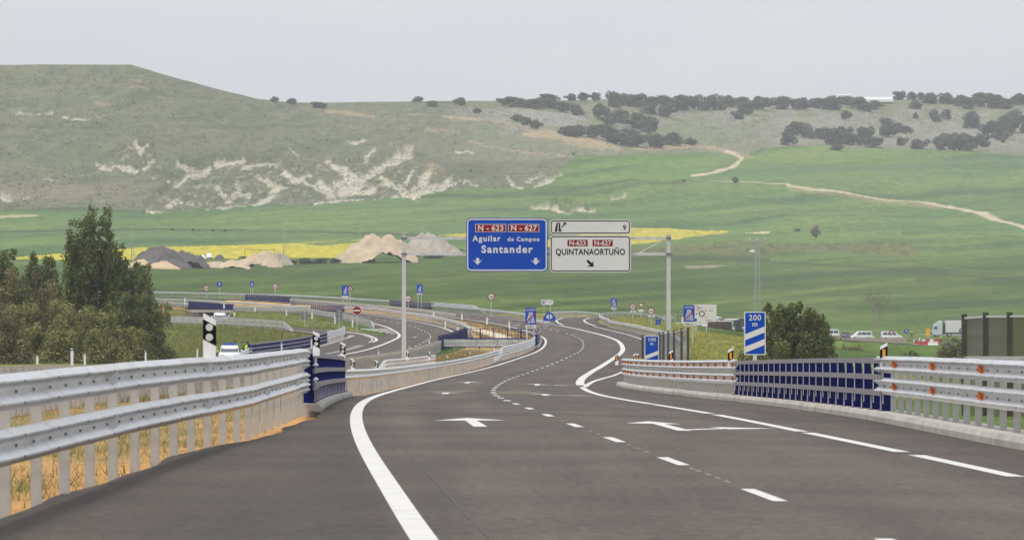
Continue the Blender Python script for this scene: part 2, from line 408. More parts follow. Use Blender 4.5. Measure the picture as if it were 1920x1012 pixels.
# ------------------------------------------------------------------ land use: which crop, soil, rock or scrub covers the ground
def inpoly(px, py, poly):
    r = np.zeros(px.shape, bool); n = len(poly)
    for i in range(n):
        x0, y0 = poly[i]; x1, y1 = poly[(i + 1) % n]
        if y0 == y1: continue
        c = ((y0 > py) != (y1 > py)) & (px < (x1 - x0) * (py - y0) / (y1 - y0) + x0); r ^= c
    return r
def linedist(px, py, pts, ys=1.0):
    best = np.full(px.shape, 1e9)
    for (x0, y0), (x1, y1) in zip(pts[:-1], pts[1:]):
        ax, ay = x1 - x0, (y1 - y0) * ys; t = np.clip(((px - x0) * ax + (py - y0) * ys * ay) / (ax * ax + ay * ay), 0, 1)
        best = np.minimum(best, np.hypot(px - x0 - t * ax, (py - y0) * ys - t * ay))
    return best
CHALK_ZONES = [[(600,300),(640,290),(700,290),(765,276),(800,308),(868,332),(870,352),(780,370),(590,378),(560,345)], [(330,302),(400,294),(470,295),(540,300),(600,350),(588,366),(480,384),(270,396),(268,376),(310,345)], [(1000,380),(1040,369),(1090,372),(1125,388),(1062,396)], [(180,300),(290,262),(290,300),(330,335),(260,325)]]
CHALK = [([(765,282),(720,300),(690,330),(670,345),(635,348)],9),([(615,297),(645,320),(665,335)],6),([(702,280),(685,290)],4),([(645,310),(656,345)],9),([(715,335),(755,352),(780,366)],5.5),([(800,320),(786,345),(776,366)],9),([(775,315),(760,340)],4),([(848,333),(812,345),(786,360)],8),([(895,342),(870,335)],2),([(640,358),(700,352)],6),([(600,346),(620,362)],8),([(570,340),(595,355)],3),([(590,376),(650,372),(715,370),(757,364)],4),([(650,267),(668,270),(685,265)],2.5),
 ([(335,305),(370,316),(390,310)],6.5),([(365,315),(330,340)],4.5),([(405,301),(435,301),(456,296)],5),([(455,313),(480,305),(515,311)],3.5),([(485,327),(505,340),(535,350)],4),([(530,322),(555,340),(582,330)],5),([(522,350),(480,372),(430,381),(390,389)],6),([(410,345),(430,366),(445,352),(467,355)],5.5),([(446,335),(450,350)],5),([(315,377),(330,365),(360,370)],5),([(345,390),(372,387)],4),([(285,391),(302,395)],4),([(272,380),(278,390)],3),([(185,307),(205,312),(220,305),(255,312)],4),([(286,300),(268,310)],3.5),([(255,270),(265,290),(276,272)],3),([(278,325),(315,330)],2.5),([(0,358),(20,365)],6),([(47,366),(52,362)],2),
 ([(35,216),(55,214)],3),([(75,214),(95,213)],2.5),([(115,220),(165,220),(198,214)],2.6),([(82,326),(120,327)],1.5),([(951,326),(962,343),(979,347)],3),([(1049,324),(1004,347)],5),([(1010,320),(1021,329)],3),([(987,338),(1004,330)],3),([(1001,382),(1032,376),(1063,391)],6.5),([(1086,380),(1110,386)],4),([(1150,367),(1170,366)],3.5),([(855,285),(888,285)],1.5),([(540,278),(560,291)],2)]
HILL = [(-3000,392),(0,392),(120,386),(240,394),(400,391),(520,380),(590,378),(660,377),(780,367),(830,353),(930,349),(1030,346),(1045,320),(1085,292),(1200,284),(1290,283),(1350,287),(1400,290),(1440,277),(1560,278),(1750,286),(1920,297),(5000,310),(5000,100),(-3000,60)]
def landcover(px, py, x, y, z0):
    n = px.size; col = np.zeros((n, 3)); rough = np.zeros(n)
    def setc(m, c, a=1.0): col[m] = col[m] * (1 - a) + np.array(c) * a
    def blend(w, c):
        w = np.clip(w, 0, 1)[:, None]; col[:] = col * (1 - w) + np.array(c) * w
    jx = (fbm(px / 22, py / 9, 3, 3) - 0.5); P = px + jx * 14; Q = py + (fbm(px / 30, py / 12, 3, 9) - 0.5) * 5
    n1 = fbm(x / 60, y / 120, 4, 21); n2 = fbm(px / 90, py / 7, 4, 33); n3 = fbm(px / 9, py / 4, 3, 41)
    col[:] = lin(80, 103, 46)                                     # winter wheat near
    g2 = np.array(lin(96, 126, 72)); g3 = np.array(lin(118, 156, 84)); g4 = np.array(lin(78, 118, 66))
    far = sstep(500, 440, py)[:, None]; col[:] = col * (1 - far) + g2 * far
    blend((n2 - 0.45) * 1.6, lin(104, 126, 56)); blend((0.42 - n2) * 1.8, lin(64, 86, 38))
    # field parcels
    setc(inpoly(P, Q, [(-3000,437),(0,437),(300,431),(700,434),(770,441),(820,446),(700,452),(480,458),(260,464),(30,478),(-3000,486)]), lin(88, 118, 72), 0.8)
    setc(inpoly(px, Q, [(-3000,402),(0,402),(240,397),(600,379),(780,368),(1010,352),(1010,380),(980,425),(860,438),(700,433),(300,431),(0,435),(-3000,436)]), lin(102, 130, 74), 0.8)
    setc(inpoly(P, Q, [(1045,346),(1045,320),(1088,291),(1200,284),(1300,283),(1366,289),(1340,312),(1296,330),(1282,347)]), lin(108, 142, 68), 0.8)
    setc(inpoly(P, Q, [(1400,300),(1440,277),(1560,278),(1750,286),(1840,292),(1760,306),(1690,313),(1560,309)]), lin(112, 142, 66), 0.7)
    setc(inpoly(P, Q, [(1280,347),(1330,333),(1400,312),(1560,312),(1700,318),(1920,312),(1920,340),(1700,345),(1480,350)]), lin(90, 124, 76), 0.7)
    setc(inpoly(P, Q, [(1130,400),(1300,352),(1470,356),(1640,372),(1760,390),(1850,412),(1920,434),(1180,434)]), lin(94, 130, 70), 0.7)
    blend(np.exp(-((px - 1370) / 90) ** 2 - ((py - 388) / 9) ** 2) * 0.8, lin(122, 148, 76))
    setc(inpoly(P, Q, [(1180,436),(1920,436),(1920,452),(1560,450),(1300,452)]), lin(110, 136, 72), 0.8)
    setc(inpoly(P, Q, [(1720,452),(1920,450),(1920,480),(1740,486)]), lin(80, 112, 58), 0.7)
    # sown lines in the near wheat
    blend(0.75 * (fbm(px / 400 + py / 60, (py + px * 0.085) / 3.2, 2, 57) - 0.35) * (py > 470) * (py < 640), lin(108, 130, 58))
    blend(np.exp(-((py - (590 - (px - 1150) * 0.118)) / 3.0) ** 2) * 0.55 * (px > 1130) * (px < 1720), lin(140, 162, 78))
    blend(sstep(600, 615, py) * (px > 1400) * 0.6, lin(110, 132, 64))
    # soft swells of growth and tractor lines across all the crops
    bz_ = py + .05 * px + 14 * fbm(px / 260, py / 60, 3, 161); b1_ = fbm(px / 520, bz_ / 9, 3, 163); b2_ = fbm(px / 300, bz_ / 22, 3, 167)
    blend((b1_ - .50) * 2.2, lin(122, 144, 76)); blend((.48 - b1_) * 2.4, lin(66, 96, 50)); blend((b2_ - .54) * 1.8, lin(128, 144, 72)); blend((.44 - b2_) * 2.0, lin(70, 102, 62))
    blend(.30 * (np.abs(((bz_ + px * .03) / 7.0) % 1 - .5) > .42) * (py > 300), lin(72, 98, 50))
    col *= (1 - .20 * sstep(470, 520, py))[:, None] * np.array([.97, 1.0, 1.02])
    # rape in flower
    ye = lin(208, 192, 66)
    ym = inpoly(px, Q * 0 + py + jx * 2, [(30,482),(120,475),(260,464),(480,458),(640,452),(700,446),(700,482),(480,484),(260,487),(120,487),(30,486)]) & ~inpoly(px, py, [(560,457),(640,452),(720,447),(720,452),(640,457),(600,461)])
    ym |= inpoly(px, py + jx * 2, [(1010,446),(1185,431),(1260,430),(1376,436),(1300,446),(1240,452),(1180,458),(1010,462)]) | inpoly(px, py + jx, [(820,441),(880,437),(1010,434),(1010,444),(880,445)])
    setc(ym, ye, 0.93); setc(ym, lin(176, 176, 50), 0.0); blend(ym * (n3 - 0.35) * 1.6, lin(166, 166, 58))
    # hedges, baulks and waste strips
    hd = lin(74, 84, 50)
    for pts, w, a in ([(-300,437),(0,434),(300,430),(560,431),(700,436),(800,443)], 1.8, 0.75), ([(280,500),(600,489),(870,484)], 1.2, 0.5), ([(560,546),(700,528),(880,514),(1000,505),(1180,497)], 1.4, 0.55), ([(1180,486),(1300,483),(1440,488)], 4.2, 0.8), ([(1440,490),(1560,497),(1650,502),(1780,514),(1890,523),(1990,530)], 1.8, 0.8), ([(1690,442),(1760,441),(1920,447)], 1.8, 0.5), ([(0,392),(240,391)], 4.0, 0.6), ([(780,370),(1000,362),(1100,362),(1280,348)], 2.6, 0.5), ([(1030,352),(1300,346)], 1.4, 0.5), ([(1180,515),(1330,495),(1440,490)], 1.0, 0.45):
        dd = linedist(px, py, pts, 1.0) / (0.5 + 1.0 * n3); blend(a * (1 - sstep(w * 0.6, w * 1.5, dd)), hd)
    wm = inpoly(P, Q, [(1180,466),(1300,460),(1380,456),(1540,455),(1640,452),(1710,460),(1722,478),(1690,482),(1500,470),(1420,480),(1340,476),(1180,478)])
    blend(wm * (0.10 + 0.9 * n3), lin(116, 112, 70)); blend(wm * (n3 < 0.4) * 0.6, lin(78, 82, 50))
    blend(inpoly(px, py, [(1280,498),(1370,497),(1330,502),(1290,503)]) * 0.8, lin(158, 150, 140)); blend(inpoly(px, py, [(1395,437),(1445,436),(1440,440),(1400,440)]) * 0.8, lin(226, 214, 176))
    blend(inpoly(P, Q, [(0,379),(90,378),(235,378),(250,384),(120,386),(0,390)]) * 0.8, lin(112, 146, 74)); blend((linedist(px, py, [(0,409),(70,405)]) < 2) * 0.8, lin(190, 180, 150))
    # hill pasture, scrub, scree
    hm = inpoly(P, Q, HILL); hs = lin(118, 124, 92)
    setc(hm, hs, 1.0)
    h1 = fbm(px / 150, py / 14, 4, 71); h2 = fbm(px / 26, py / 8, 4, 77); h3 = fbm(px / 5, py / 2.5, 3, 79)
    blend(hm * (h1 - 0.42) * 2.6, lin(104, 118, 80)); blend(hm * (0.46 - h1) * 2.2, lin(130, 122, 98)); blend(hm * sstep(.55, .75, fbm(px / 45 + py / 30, py / 22, 4, 151)) * .55, lin(80, 98, 62)); blend(hm * sstep(.56, .74, fbm(px / 11, py / 3.5, 3, 153)) * .4, lin(96, 100, 70)); blend(hm * (h2 - 0.52) * 1.8, lin(88, 104, 66)); blend(hm * (h3 - 0.5) * 0.9, lin(140, 138, 108)); blend(hm * (0.42 - h3) * 1.6, lin(74, 84, 54))
    blend(np.exp(-((px - 120) / 190) ** 2 - ((py - 352) / 18) ** 2) * hm * 0.55, lin(146, 134, 112))
    blend(np.exp(-((px - 940) / 140) ** 2 - ((py - 308) / 20) ** 2) * hm * 0.5, lin(132, 122, 100)); blend(np.exp(-((px - 890) / 60) ** 2 - ((py - 318) / 14) ** 2) * hm * 0.7, lin(86, 98, 64))
    for yy, a in ((242, 0.55), (158, 0.25), (262, 0.2), (325, 0.3)): blend(hm * a * np.exp(-((py - yy - (n2 - .5) * 6) / 2.2) ** 2) * (px < 620), lin(72, 92, 60))
    right = sstep(780, 1000, px) * hm * (py < 300)
    blend(right * 0.7, lin(132, 138, 100)); rk = right * sstep(0.44, 0.6, h2) * sstep(272, 250, py - (px - 960) * 0.012) * sstep(196, 206, py)
    blend(rk * 0.75, lin(158, 152, 148)); blend(rk * (h3 < 0.45) * 0.7, lin(112, 110, 108))
    blend(right * inpoly(P, Q, [(840,205),(1000,208),(1100,222),(1060,246),(960,236),(820,226)]) * 0.6, lin(160, 156, 154)); blend(right * (px > 1440) * (py > 225) * (py < 290) * 0.45, lin(150, 146, 142))
    blend(right * np.exp(-((px - 1330) / 90) ** 2 - ((py - 248) / 24) ** 2) * 0.6, lin(116, 134, 86))
    # bare red-ochre soil and tracks
    oc = lin(198, 168, 128)
    for pts, w, a in ([(612,213),(660,217),(700,226)], 4.0, 0.7), ([(760,221),(800,224)], 2.5, 0.7), ([(800,248),(860,256)], 3, 0.5), ([(830,226),(930,237),(1000,246),(1060,256)], 2.0, 0.8), ([(985,256),(1060,258),(1110,262),(1160,276)], 4.5, 0.85), ([(1060,262),(1130,274)], 7, 0.6), ([(1190,272),(1300,272),(1345,278)], 3.0, 0.75), ([(880,270),(960,284),(1060,296)], 2.2, 0.55), ([(780,300),(830,318)], 4, 0.5), ([(1350,281),(1408,292)], 4, 0.7), ([(1480,358),(1640,374),(1760,386)], 3.5, 0.45), ([(245,150),(262,153)], 2, .6), ([(245,169),(280,172)], 2.5, 0.5), ([(310,197),(322,197)], 1.2, 0.6), ([(320,220),(370,220)], 1.2, 0.4), ([(180,195),(205,198)], 3, 0.4):
        dd = linedist(px, py, pts) / (0.55 + 0.9 * h3 * 1.2); blend(.72 * a * (1 - sstep(w * 0.4, w * 1.5, dd)), oc)
    tk = lin(206, 192, 166)
    for pts, w in ([(1298,331),(1325,326),(1360,317),(1382,306),(1392,294),(1378,286),(1362,283)], 3.2), ([(1476,354),(1560,361),(1660,371),(1720,377),(1775,386),(1840,403),(1930,432),(1990,455)], 1.9), ([(1780,386),(1850,405),(1930,432)], 3.2), ([(1330,342),(1480,352)], 0.8):
        dd = linedist(px, py, pts); blend(0.9 * (1 - sstep(w * 0.7, w * 1.25, dd)), tk)
    # chalk gullies
    depth = np.zeros(n)
    wx_ = px + (fbm(px / 9, py / 6, 3, 131) - .5) * 12; wy_ = py + (fbm(px / 12, py / 5, 3, 137) - .5) * 9; fine = fbm(px / 3.2, py / 2.4, 3, 139)
    for poly in CHALK_ZONES:
        m = inpoly(px + jx * 20, py + (n3 - .5) * 8, poly); blend(m * (.35 + .5 * h2), lin(104, 112, 78)); blend(m * sstep(.58, .72, fbm((px + py * 1.2) / 9, py / 5, 3, 149)) * .55, lin(182, 177, 156)); depth = np.maximum(depth, m * (1 - np.abs(2 * fbm((px + py) / 24, py / 14, 3, 91) - 1)) * 2.5)
    for pts, w in CHALK:
        x0 = min(p[0] for p in pts) - 30; x1 = max(p[0] for p in pts) + 30; q = (px > x0) & (px < x1) & (py > 190) & (py < 410)
        dd = linedist(wx_[q], wy_[q], pts, 1.25); k = np.zeros(n); k[q] = 1 - sstep(w * .60, w * 1.25, dd / (.60 + .95 * fine[q])); k = k * sstep(.28, .45, fine + .12)
        blend(k * 0.85, lin(206, 199, 178)); blend(k * (fine < 0.45) * 0.45, lin(176, 166, 136)); depth = np.maximum(depth, k * min(w, 7) * .35)
    # ---------------- near land around the motorway
    nearw = (y < 1000) & (py > 545)
    c = cx(y); off = x - c
    gr = np.zeros(n); e = fbm(x / 2.5, y / 6.0, 4, 111); e2 = fbm(x / 0.6, y / 2.0, 3, 113)
    soil = lin(188, 146, 98); dry = lin(166, 142, 98); olive = lin(116, 118, 66); grass = lin(104, 122, 62)
    med = nearw * ((off > -10.6) & (off < tab(y, T_LB) + 0.4))
    blend(med * 1.0, dry); blend(med * sstep(0.40, 0.62, e) * 0.8 * (y < 480), soil); blend(med * (e2 > 0.58) * 0.55, olive)
    edge = nearw * np.exp(-((off - tab(y, T_LB) + 0.1) / 0.9) ** 2) * (y < 480); blend(edge * 0.95, lin(196, 150, 98))
    blend(med * (y > 520) * (e > 0.42) * 0.7, lin(212, 172, 116)); pm = med * (y > 535) * (y < 690) * (np.abs(off + 7.6 + (y - 600) * 0.012) < 1.1); blend(pm * 0.9, lin(222, 212, 192))
    lf = nearw * (off < -22) * (y < 1000)
    blend(lf * 0.9, olive); blend(lf * (e - 0.4) * 2.0, lin(128, 140, 74)); blend(lf * (e2 > 0.56) * 0.4, lin(96, 88, 58)); blend(lf * (0.42 - e) * 2.0, lin(88, 84, 54))
    sl = nearw * (off < -10) * (y > 860) * (np.abs(x + 0.053 * y) < 14); blend(sl * sstep(0.42, .6, e) * 0.8, lin(176, 124, 80))
    rt = nearw * (off > 6.5) * (off < 40) * (y > 240) * (y < 870) * (py > 572) * (x < tab(y, [(0, 22), (500, 28), (900, 34)]))
    blend(rt * 0.9, olive); blend(rt * (e - 0.42) * 2.4, lin(158, 150, 82)); blend(rt * (e2 > 0.6) * 0.5, lin(180, 166, 60)); blend(rt * (0.4 - e) * 2, lin(92, 98, 52))
    verge = nearw * ((off > tab(y, T_RB)) & (off < tab(y, T_RB) + 2.5)) * (y < 260); blend(verge * 0.9, lin(196, 178, 140))
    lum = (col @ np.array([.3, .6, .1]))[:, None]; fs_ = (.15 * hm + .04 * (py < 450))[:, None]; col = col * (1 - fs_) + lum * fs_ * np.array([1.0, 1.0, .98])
    return np.clip(col, 0, 1), depth

# ------------------------------------------------------------------ ground mesh: one sheet out past the hill crest
def build_ground():
    pxs = np.concatenate([np.arange(-2800, -400, 120), np.arange(-400, -60, 30), np.arange(-60, 1985, 2.5), np.arange(1985, 2400, 30), np.arange(2400, 4800, 120)]).astype(float)
    rows_n = np.concatenate([np.arange(9, 60, 3), np.arange(60, 200, 4), np.arange(200, 480, 3.5), np.arange(480, 1000, 2.2), np.arange(1000, 1150, 4)])
    nf = 300; us = np.linspace(0, 1, 601)
    X = []; Y = []; PXg = []; PYg = []
    for d in rows_n:
        X.append((pxs - 960) * d / F); Y.append(np.full(pxs.shape, d)); PXg.append(pxs)
    # far rows evenly spread over the sight lines
    inv = np.zeros((nf, pxs.size))
    for j, px in enumerate(pxs):
        inv[:, j] = np.interp(np.linspace(0, 1, nf), gfar(np.full(601, px), us), us)
    D = 1150 + inv * (dcr(pxs)[None, :] - 1150)
    for i in range(nf):
        X.append((pxs - 960) * D[i] / F); Y.append(D[i]); PXg.append(pxs)
    nb = len(X)
    X = np.array(X); Y = np.array(Y); PXg = np.array(PXg)
    Zn = ground(X.ravel(), Y.ravel()).reshape(X.shape)
    PYg = YH + (ZC - Zn) * F / Y
    for i in range(nf): PYg[len(rows_n) + i] = far_y(pxs, D[i])
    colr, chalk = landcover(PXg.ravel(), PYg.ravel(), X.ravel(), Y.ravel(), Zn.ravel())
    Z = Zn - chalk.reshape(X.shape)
    # plateau behind the crest
    ex = [(60, -0.3), (250, -3), (700, -12)]
    Xe, Ye, Ze = [], [], []
    for dd, dz in ex:
        d = D[-1] + dd; Xe.append((pxs - 960) * d / F); Ye.append(d); Ze.append(Z[-1] + dz)
    X = np.vstack([X] + [np.array(Xe)]); Y = np.vstack([Y, np.array(Ye)]); Z = np.vstack([Z, np.array(Ze)])
    colr = np.vstack([colr] + [colr[-pxs.size:]] * 3)
    nr, nc = X.shape
    V = np.stack([X.ravel(), Y.ravel(), Z.ravel()], 1)
    idx = np.arange(nr * nc).reshape(nr, nc)
    Fq = np.stack([idx[:-1, :-1].ravel(), idx[:-1, 1:].ravel(), idx[1:, 1:].ravel(), idx[1:, :-1].ravel()], 1)
    me = bpy.data.meshes.new('ground'); me.vertices.add(len(V)); me.vertices.foreach_set('co', V.ravel())
    me.loops.add(Fq.size); me.loops.foreach_set('vertex_index', Fq.ravel())
    me.polygons.add(len(Fq)); me.polygons.foreach_set('loop_start', np.arange(len(Fq)) * 4); me.polygons.foreach_set('loop_total', np.full(len(Fq), 4))
    me.polygons.foreach_set('use_smooth', np.ones(len(Fq), bool))
    a = me.color_attributes.new('cover', 'FLOAT_COLOR', 'POINT'); a.data.foreach_set('color', np.hstack([colr, np.ones((len(colr), 1))]).ravel())
    me.update(calc_edges=True); me.validate()
    m, t, b = newmat('land_cover'); b.inputs['Roughness'].default_value = 0.95; b.inputs['Specular IOR Level'].default_value = 0.1
    at_ = t.nodes.new('ShaderNodeAttribute'); at_.attribute_name = 'cover'
    co = t.nodes.new('ShaderNodeTexCoord')
    n = t.nodes.new('ShaderNodeTexNoise'); n.inputs['Scale'].default_value = 0.9; n.inputs['Detail'].default_value = 6; n.inputs['Roughness'].default_value = 0.65
    t.links.new(co.outputs['Object'], n.inputs['Vector'])
    r = t.nodes.new('ShaderNodeValToRGB'); r.color_ramp.elements[0].position = 0.32; r.color_ramp.elements[1].position = 0.68
    r.color_ramp.elements[0].color = (.78, .78, .76, 1); r.color_ramp.elements[1].color = (1.14, 1.13, 1.10, 1)
    t.links.new(n.outputs[0], r.inputs[0])
    mu = t.nodes.new('ShaderNodeMix'); mu.data_type = 'RGBA'; mu.blend_type = 'MULTIPLY'; mu.inputs[0].default_value = 1
    q = t.nodes.new('ShaderNodeMapping'); q.inputs['Scale'].default_value = (.22, .05, .22); t.links.new(co.outputs['Object'], q.inputs[0])
    nb = t.nodes.new('ShaderNodeTexNoise'); nb.inputs['Scale'].default_value = 1.0; nb.inputs['Detail'].default_value = 7; nb.inputs['Roughness'].default_value = .7; t.links.new(q.outputs[0], nb.inputs['Vector'])
    rb = t.nodes.new('ShaderNodeValToRGB'); rb.color_ramp.elements[0].position = .34; rb.color_ramp.elements[1].position = .66; rb.color_ramp.elements[0].color = (.72, .74, .72, 1); rb.color_ramp.elements[1].color = (1.24, 1.22, 1.16, 1); t.links.new(nb.outputs[0], rb.inputs[0])
    m2 = t.nodes.new('ShaderNodeMix'); m2.data_type = 'RGBA'; m2.blend_type = 'MULTIPLY'; m2.inputs[0].default_value = 1; t.links.new(r.outputs[0], m2.inputs[6]); t.links.new(rb.outputs[0], m2.inputs[7])
    t.links.new(at_.outputs['Color'], mu.inputs[6]); t.links.new(m2.outputs[2], mu.inputs[7]); t.links.new(mu.outputs[2], b.inputs['Base Color'])
    o = link('ground', me, m); o['kind'] = 'structure'; return o
build_ground()

# ------------------------------------------------------------------ asphalt
def asphalt():
    m, t, b = newmat('asphalt'); b.inputs['Roughness'].default_value = 0.78; b.inputs['Specular IOR Level'].default_value = 0.25
    co = t.nodes.new('ShaderNodeTexCoord')
    def noise(sc, det, mapping=None):
        n = t.nodes.new('ShaderNodeTexNoise'); n.inputs['Scale'].default_value = sc; n.inputs['Detail'].default_value = det
        s = co.outputs['Object']
        if mapping:
            q = t.nodes.new('ShaderNodeMapping'); q.inputs['Scale'].default_value = mapping; t.links.new(s, q.inputs[0]); s = q.outputs[0]
        t.links.new(s, n.inputs['Vector']); return n.outputs[0]
    def ramp(src, a, ca, b_, cb):
        r = t.nodes.new('ShaderNodeValToRGB'); r.color_ramp.elements[0].position = a; r.color_ramp.elements[1].position = b_
        r.color_ramp.elements[0].color = (*ca, 1); r.color_ramp.elements[1].color = (*cb, 1); t.links.new(src, r.inputs[0]); return r.outputs[0]
    def mul(a, c):
        x = t.nodes.new('ShaderNodeMix'); x.data_type = 'RGBA'; x.blend_type = 'MULTIPLY'; x.inputs[0].default_value = 1
        t.links.new(a, x.inputs[6]); t.links.new(c, x.inputs[7]); return x.outputs[2]
    base = ramp(noise(11, 10), 0.32, (0.063, 0.0515, 0.044), 0.68, (0.138, 0.1145, 0.098))
    streak = ramp(noise(1.0, 4, (0.9, 0.03, 1)), 0.3, (0.80, 0.80, 0.81), 0.7, (1.15, 1.15, 1.14))      # laid in long passes
    patch = ramp(noise(0.22, 5), 0.35, (0.84, 0.84, 0.86), 0.65, (1.12, 1.11, 1.08))
    av = t.nodes.new('ShaderNodeAttribute'); av.attribute_name = 'off'      # lateral position: rolled lanes and the less worn shoulder
    sp = t.nodes.new('ShaderNodeSeparateXYZ'); t.links.new(av.outputs['Vector'], sp.inputs[0])
    mr = t.nodes.new('ShaderNodeMapRange'); mr.inputs[1].default_value = -10; mr.inputs[2].default_value = 10; t.links.new(sp.outputs[0], mr.inputs[0])
    cr_ = t.nodes.new('ShaderNodeValToRGB'); el = cr_.color_ramp.elements
    stops = [(-10, .80), (-3.75, .80), (-3.6, .96), (-3.0, 1.0), (-2.6, 1.09), (-2.1, 1.0), (-1.0, 1.09), (-.5, .96), (.1, .97), (.8, 1.07), (1.5, .98), (2.5, 1.07), (3.0, .97), (3.6, .90), (10, .88)]
    el[0].position = 0; el[0].color = (.8, .8, .8, 1); el[1].position = 1; el[1].color = (.88, .88, .88, 1)
    for o_, v_ in stops[1:-1]: e_ = el.new((o_ + 10) / 20); e_.color = (v_, v_, v_, 1)
    t.links.new(mr.outputs[0], cr_.inputs[0])
    speck = ramp(noise(55, 2), 0.60, (1, 1, 1), 0.72, (1.5, 1.47, 1.42))
    t.links.new(mul(mul(mul(mul(base, streak), patch), cr_.outputs[0]), speck), b.inputs['Base Color'])
    bp = t.nodes.new('ShaderNodeBump'); bp.inputs['Strength'].default_value = 0.25; bp.inputs['Distance'].default_value = 0.01
    t.links.new(noise(90, 3), bp.inputs['Height']); t.links.new(bp.outputs[0], b.inputs['Normal'])
    return m
M['asphalt'] = asphalt()
def ribbon(name, pl, pr, matl, kind='structure', parent=None, thick=0.0, nacross=1):
    mb = MB(); vs = []; fs = []; m = nacross + 1
    for a, b in zip(pl, pr):
        for k in range(m):
            q = k / nacross; vs.append(tuple(a[i] + (b[i] - a[i]) * q for i in range(3)))
    for k in range(len(pl) - 1):
        for j in range(nacross):
            fs.append((k * m + j, k * m + j + 1, (k + 1) * m + j + 1, (k + 1) * m + j))
    mb.add(vs, fs); o = mb.build(name, matl, parent, True)
    if kind and parent is None: o['kind'] = kind
    return o
_ds = np.concatenate([np.arange(9, 120, 1.0), np.arange(120, 1290, 3.0)])
def _edge_off(d, side):
    return float(tab(d, T_LB)) + float(tab(d, [(0, -.15), (70, -.12), (85, .25), (108, .30), (112, 0), (163, 0), (170, .40), (250, .35), (400, .15), (480, 0)])) + (0.07 * math.sin(d * 0.33) + 0.035 * math.sin(d * 0.9)) * (1 if d < 112 else 0.3 if d > 190 else 0) if side < 0 else float(tab(d, T_RB))
_pl = [RP(d, _edge_off(d, -1)) for d in _ds]; _pc = [RP(d, 0) for d in _ds]; _pr = [RP(d, _edge_off(d, 1)) for d in _ds]
mb = MB(); m3 = []
for a, b, c in zip(_pl, _pc, _pr): m3 += [a, b, c]
mb.add(m3, [q for k in range(len(_ds) - 1) for q in ((3*k, 3*k+1, 3*k+4, 3*k+3), (3*k+1, 3*k+2, 3*k+5, 3*k+4))])
HWY = mb.build('motorway', M['asphalt'], None, True); HWY['kind'] = 'structure'
_oa = HWY.data.attributes.new('off', 'FLOAT_VECTOR', 'POINT'); _ov = np.zeros((len(_ds) * 3, 3)); _ov[0::3, 0] = [_edge_off(d, -1) for d in _ds]; _ov[2::3, 0] = [_edge_off(d, 1) for d in _ds]; _oa.data.foreach_set('vector', _ov.ravel())
_dl = np.arange(60, 1290, 3.0)
LEFTRD = ribbon('opposite_carriageway', [LP(d, -4.7) for d in _dl], [LP(d, float(tab(d, T_L1R))) for d in _dl], M['asphalt'])
def offs(P, o, dz=0.0):
    out = []
    for k in range(len(P)):
        t = P[min(k + 1, len(P) - 1)] - P[max(k - 1, 0)]; t = t[:2] / np.linalg.norm(t[:2])
        out.append((P[k][0] + t[1] * o, P[k][1] - t[0] * o, P[k][2] + dz))
    return out
EXITRD = ribbon('exit_road', offs(E_R, -3.0, .012), offs(E_R, 3.0, .012), M['asphalt'])
RAMP = ribbon('ramp_road', offs(L2_R, -3.2, .010), offs(L2_R, 3.0, .010), M['asphalt'])
_dq = np.arange(400, 535, 3.0)
RAMP2 = ribbon('ramp_lane', [LP(d, -8.3, .006) for d in _dq], [LP(d, -4.4, .006) for d in _dq], M['asphalt'])
CROAD = ribbon('country_road', offs(C_R, -4.0, .0), offs(C_R, 4.0, .0), M['asphalt'])

# ------------------------------------------------------------------ painted markings (parts of their road)
PAINT_DZ = 0.006
def line(road, fn, d0, d1, o0, o1, w, step=3.0, name='edge_line'):
    """strip of paint from chainage d0 to d1; offset o0..o1 may be tables"""
    ds = np.linspace(d0, d1, max(2, int(abs(d1 - d0) / step) + 1))
    of = lambda d: float(tab(d, o0)) if isinstance(o0, list) else o0 + (o1 - o0) * (d - d0) / (d1 - d0)
    return ribbon(name, [fn(d, of(d) - w / 2, PAINT_DZ) for d in ds], [fn(d, of(d) + w / 2, PAINT_DZ) for d in ds], M['paint'], None, road)
line(HWY, RP, 9, 745, -3.5, -3.5, 0.215); line(HWY, RP, 745, 1280, -3.5, -3.5, 0.22)
for k in range(-2, 46):
    d = 54 + 12.5 * k; L = 3.7
    line(HWY, RP, d - L / 2, d + L / 2, 0, 0, 0.14 if d < 130 else 0.17, name='lane_dash')
for k in range(30): line(HWY, RP, 636 + 14 * k, 641 + 14 * k, 0, 0, 0.15, name='lane_dash')
# right edge: long dashes that become the exit line
for a, b in ((30, 44), (46, 60), (62.5, 72.5), (74.2, 88.5), (89.6, 111), (113, 138), (139, 236)):
    line(HWY, RP, a, b, 3.5, 3.5, 0.22 if b < 140 else 0.24, name='edge_dash')
line(HWY, RP, 248, 690, 3.5, 3.5, 0.40, name='exit_divider_line')
line(HWY, RP, 690, 1280, 3.5, 3.5, 0.22)
T_EX = [(236,3.6),(248,3.75),(280,4.2),(321,5.0),(380,5.7),(450,6.1),(575,6.4),(628,6.7),(660,6.9),(690,7.6)]
line(HWY, RP, 238, 690, T_EX, None, 0.22, name='exit_edge_line')
def pline(road, P, o, w, a=0.0, b=1.0, dz=0.02, name='edge_line'):
    n = len(P); i0, i1 = int(a * (n - 1)), int(b * (n - 1)); Q = P[i0:i1 + 1]
    return ribbon(name, offs(Q, o - w / 2, dz), offs(Q, o + w / 2, dz), M['paint'], None, road)
pline(EXITRD, E_R, -2.1, 0.25); pline(EXITRD, E_R, 1.5, 0.25)
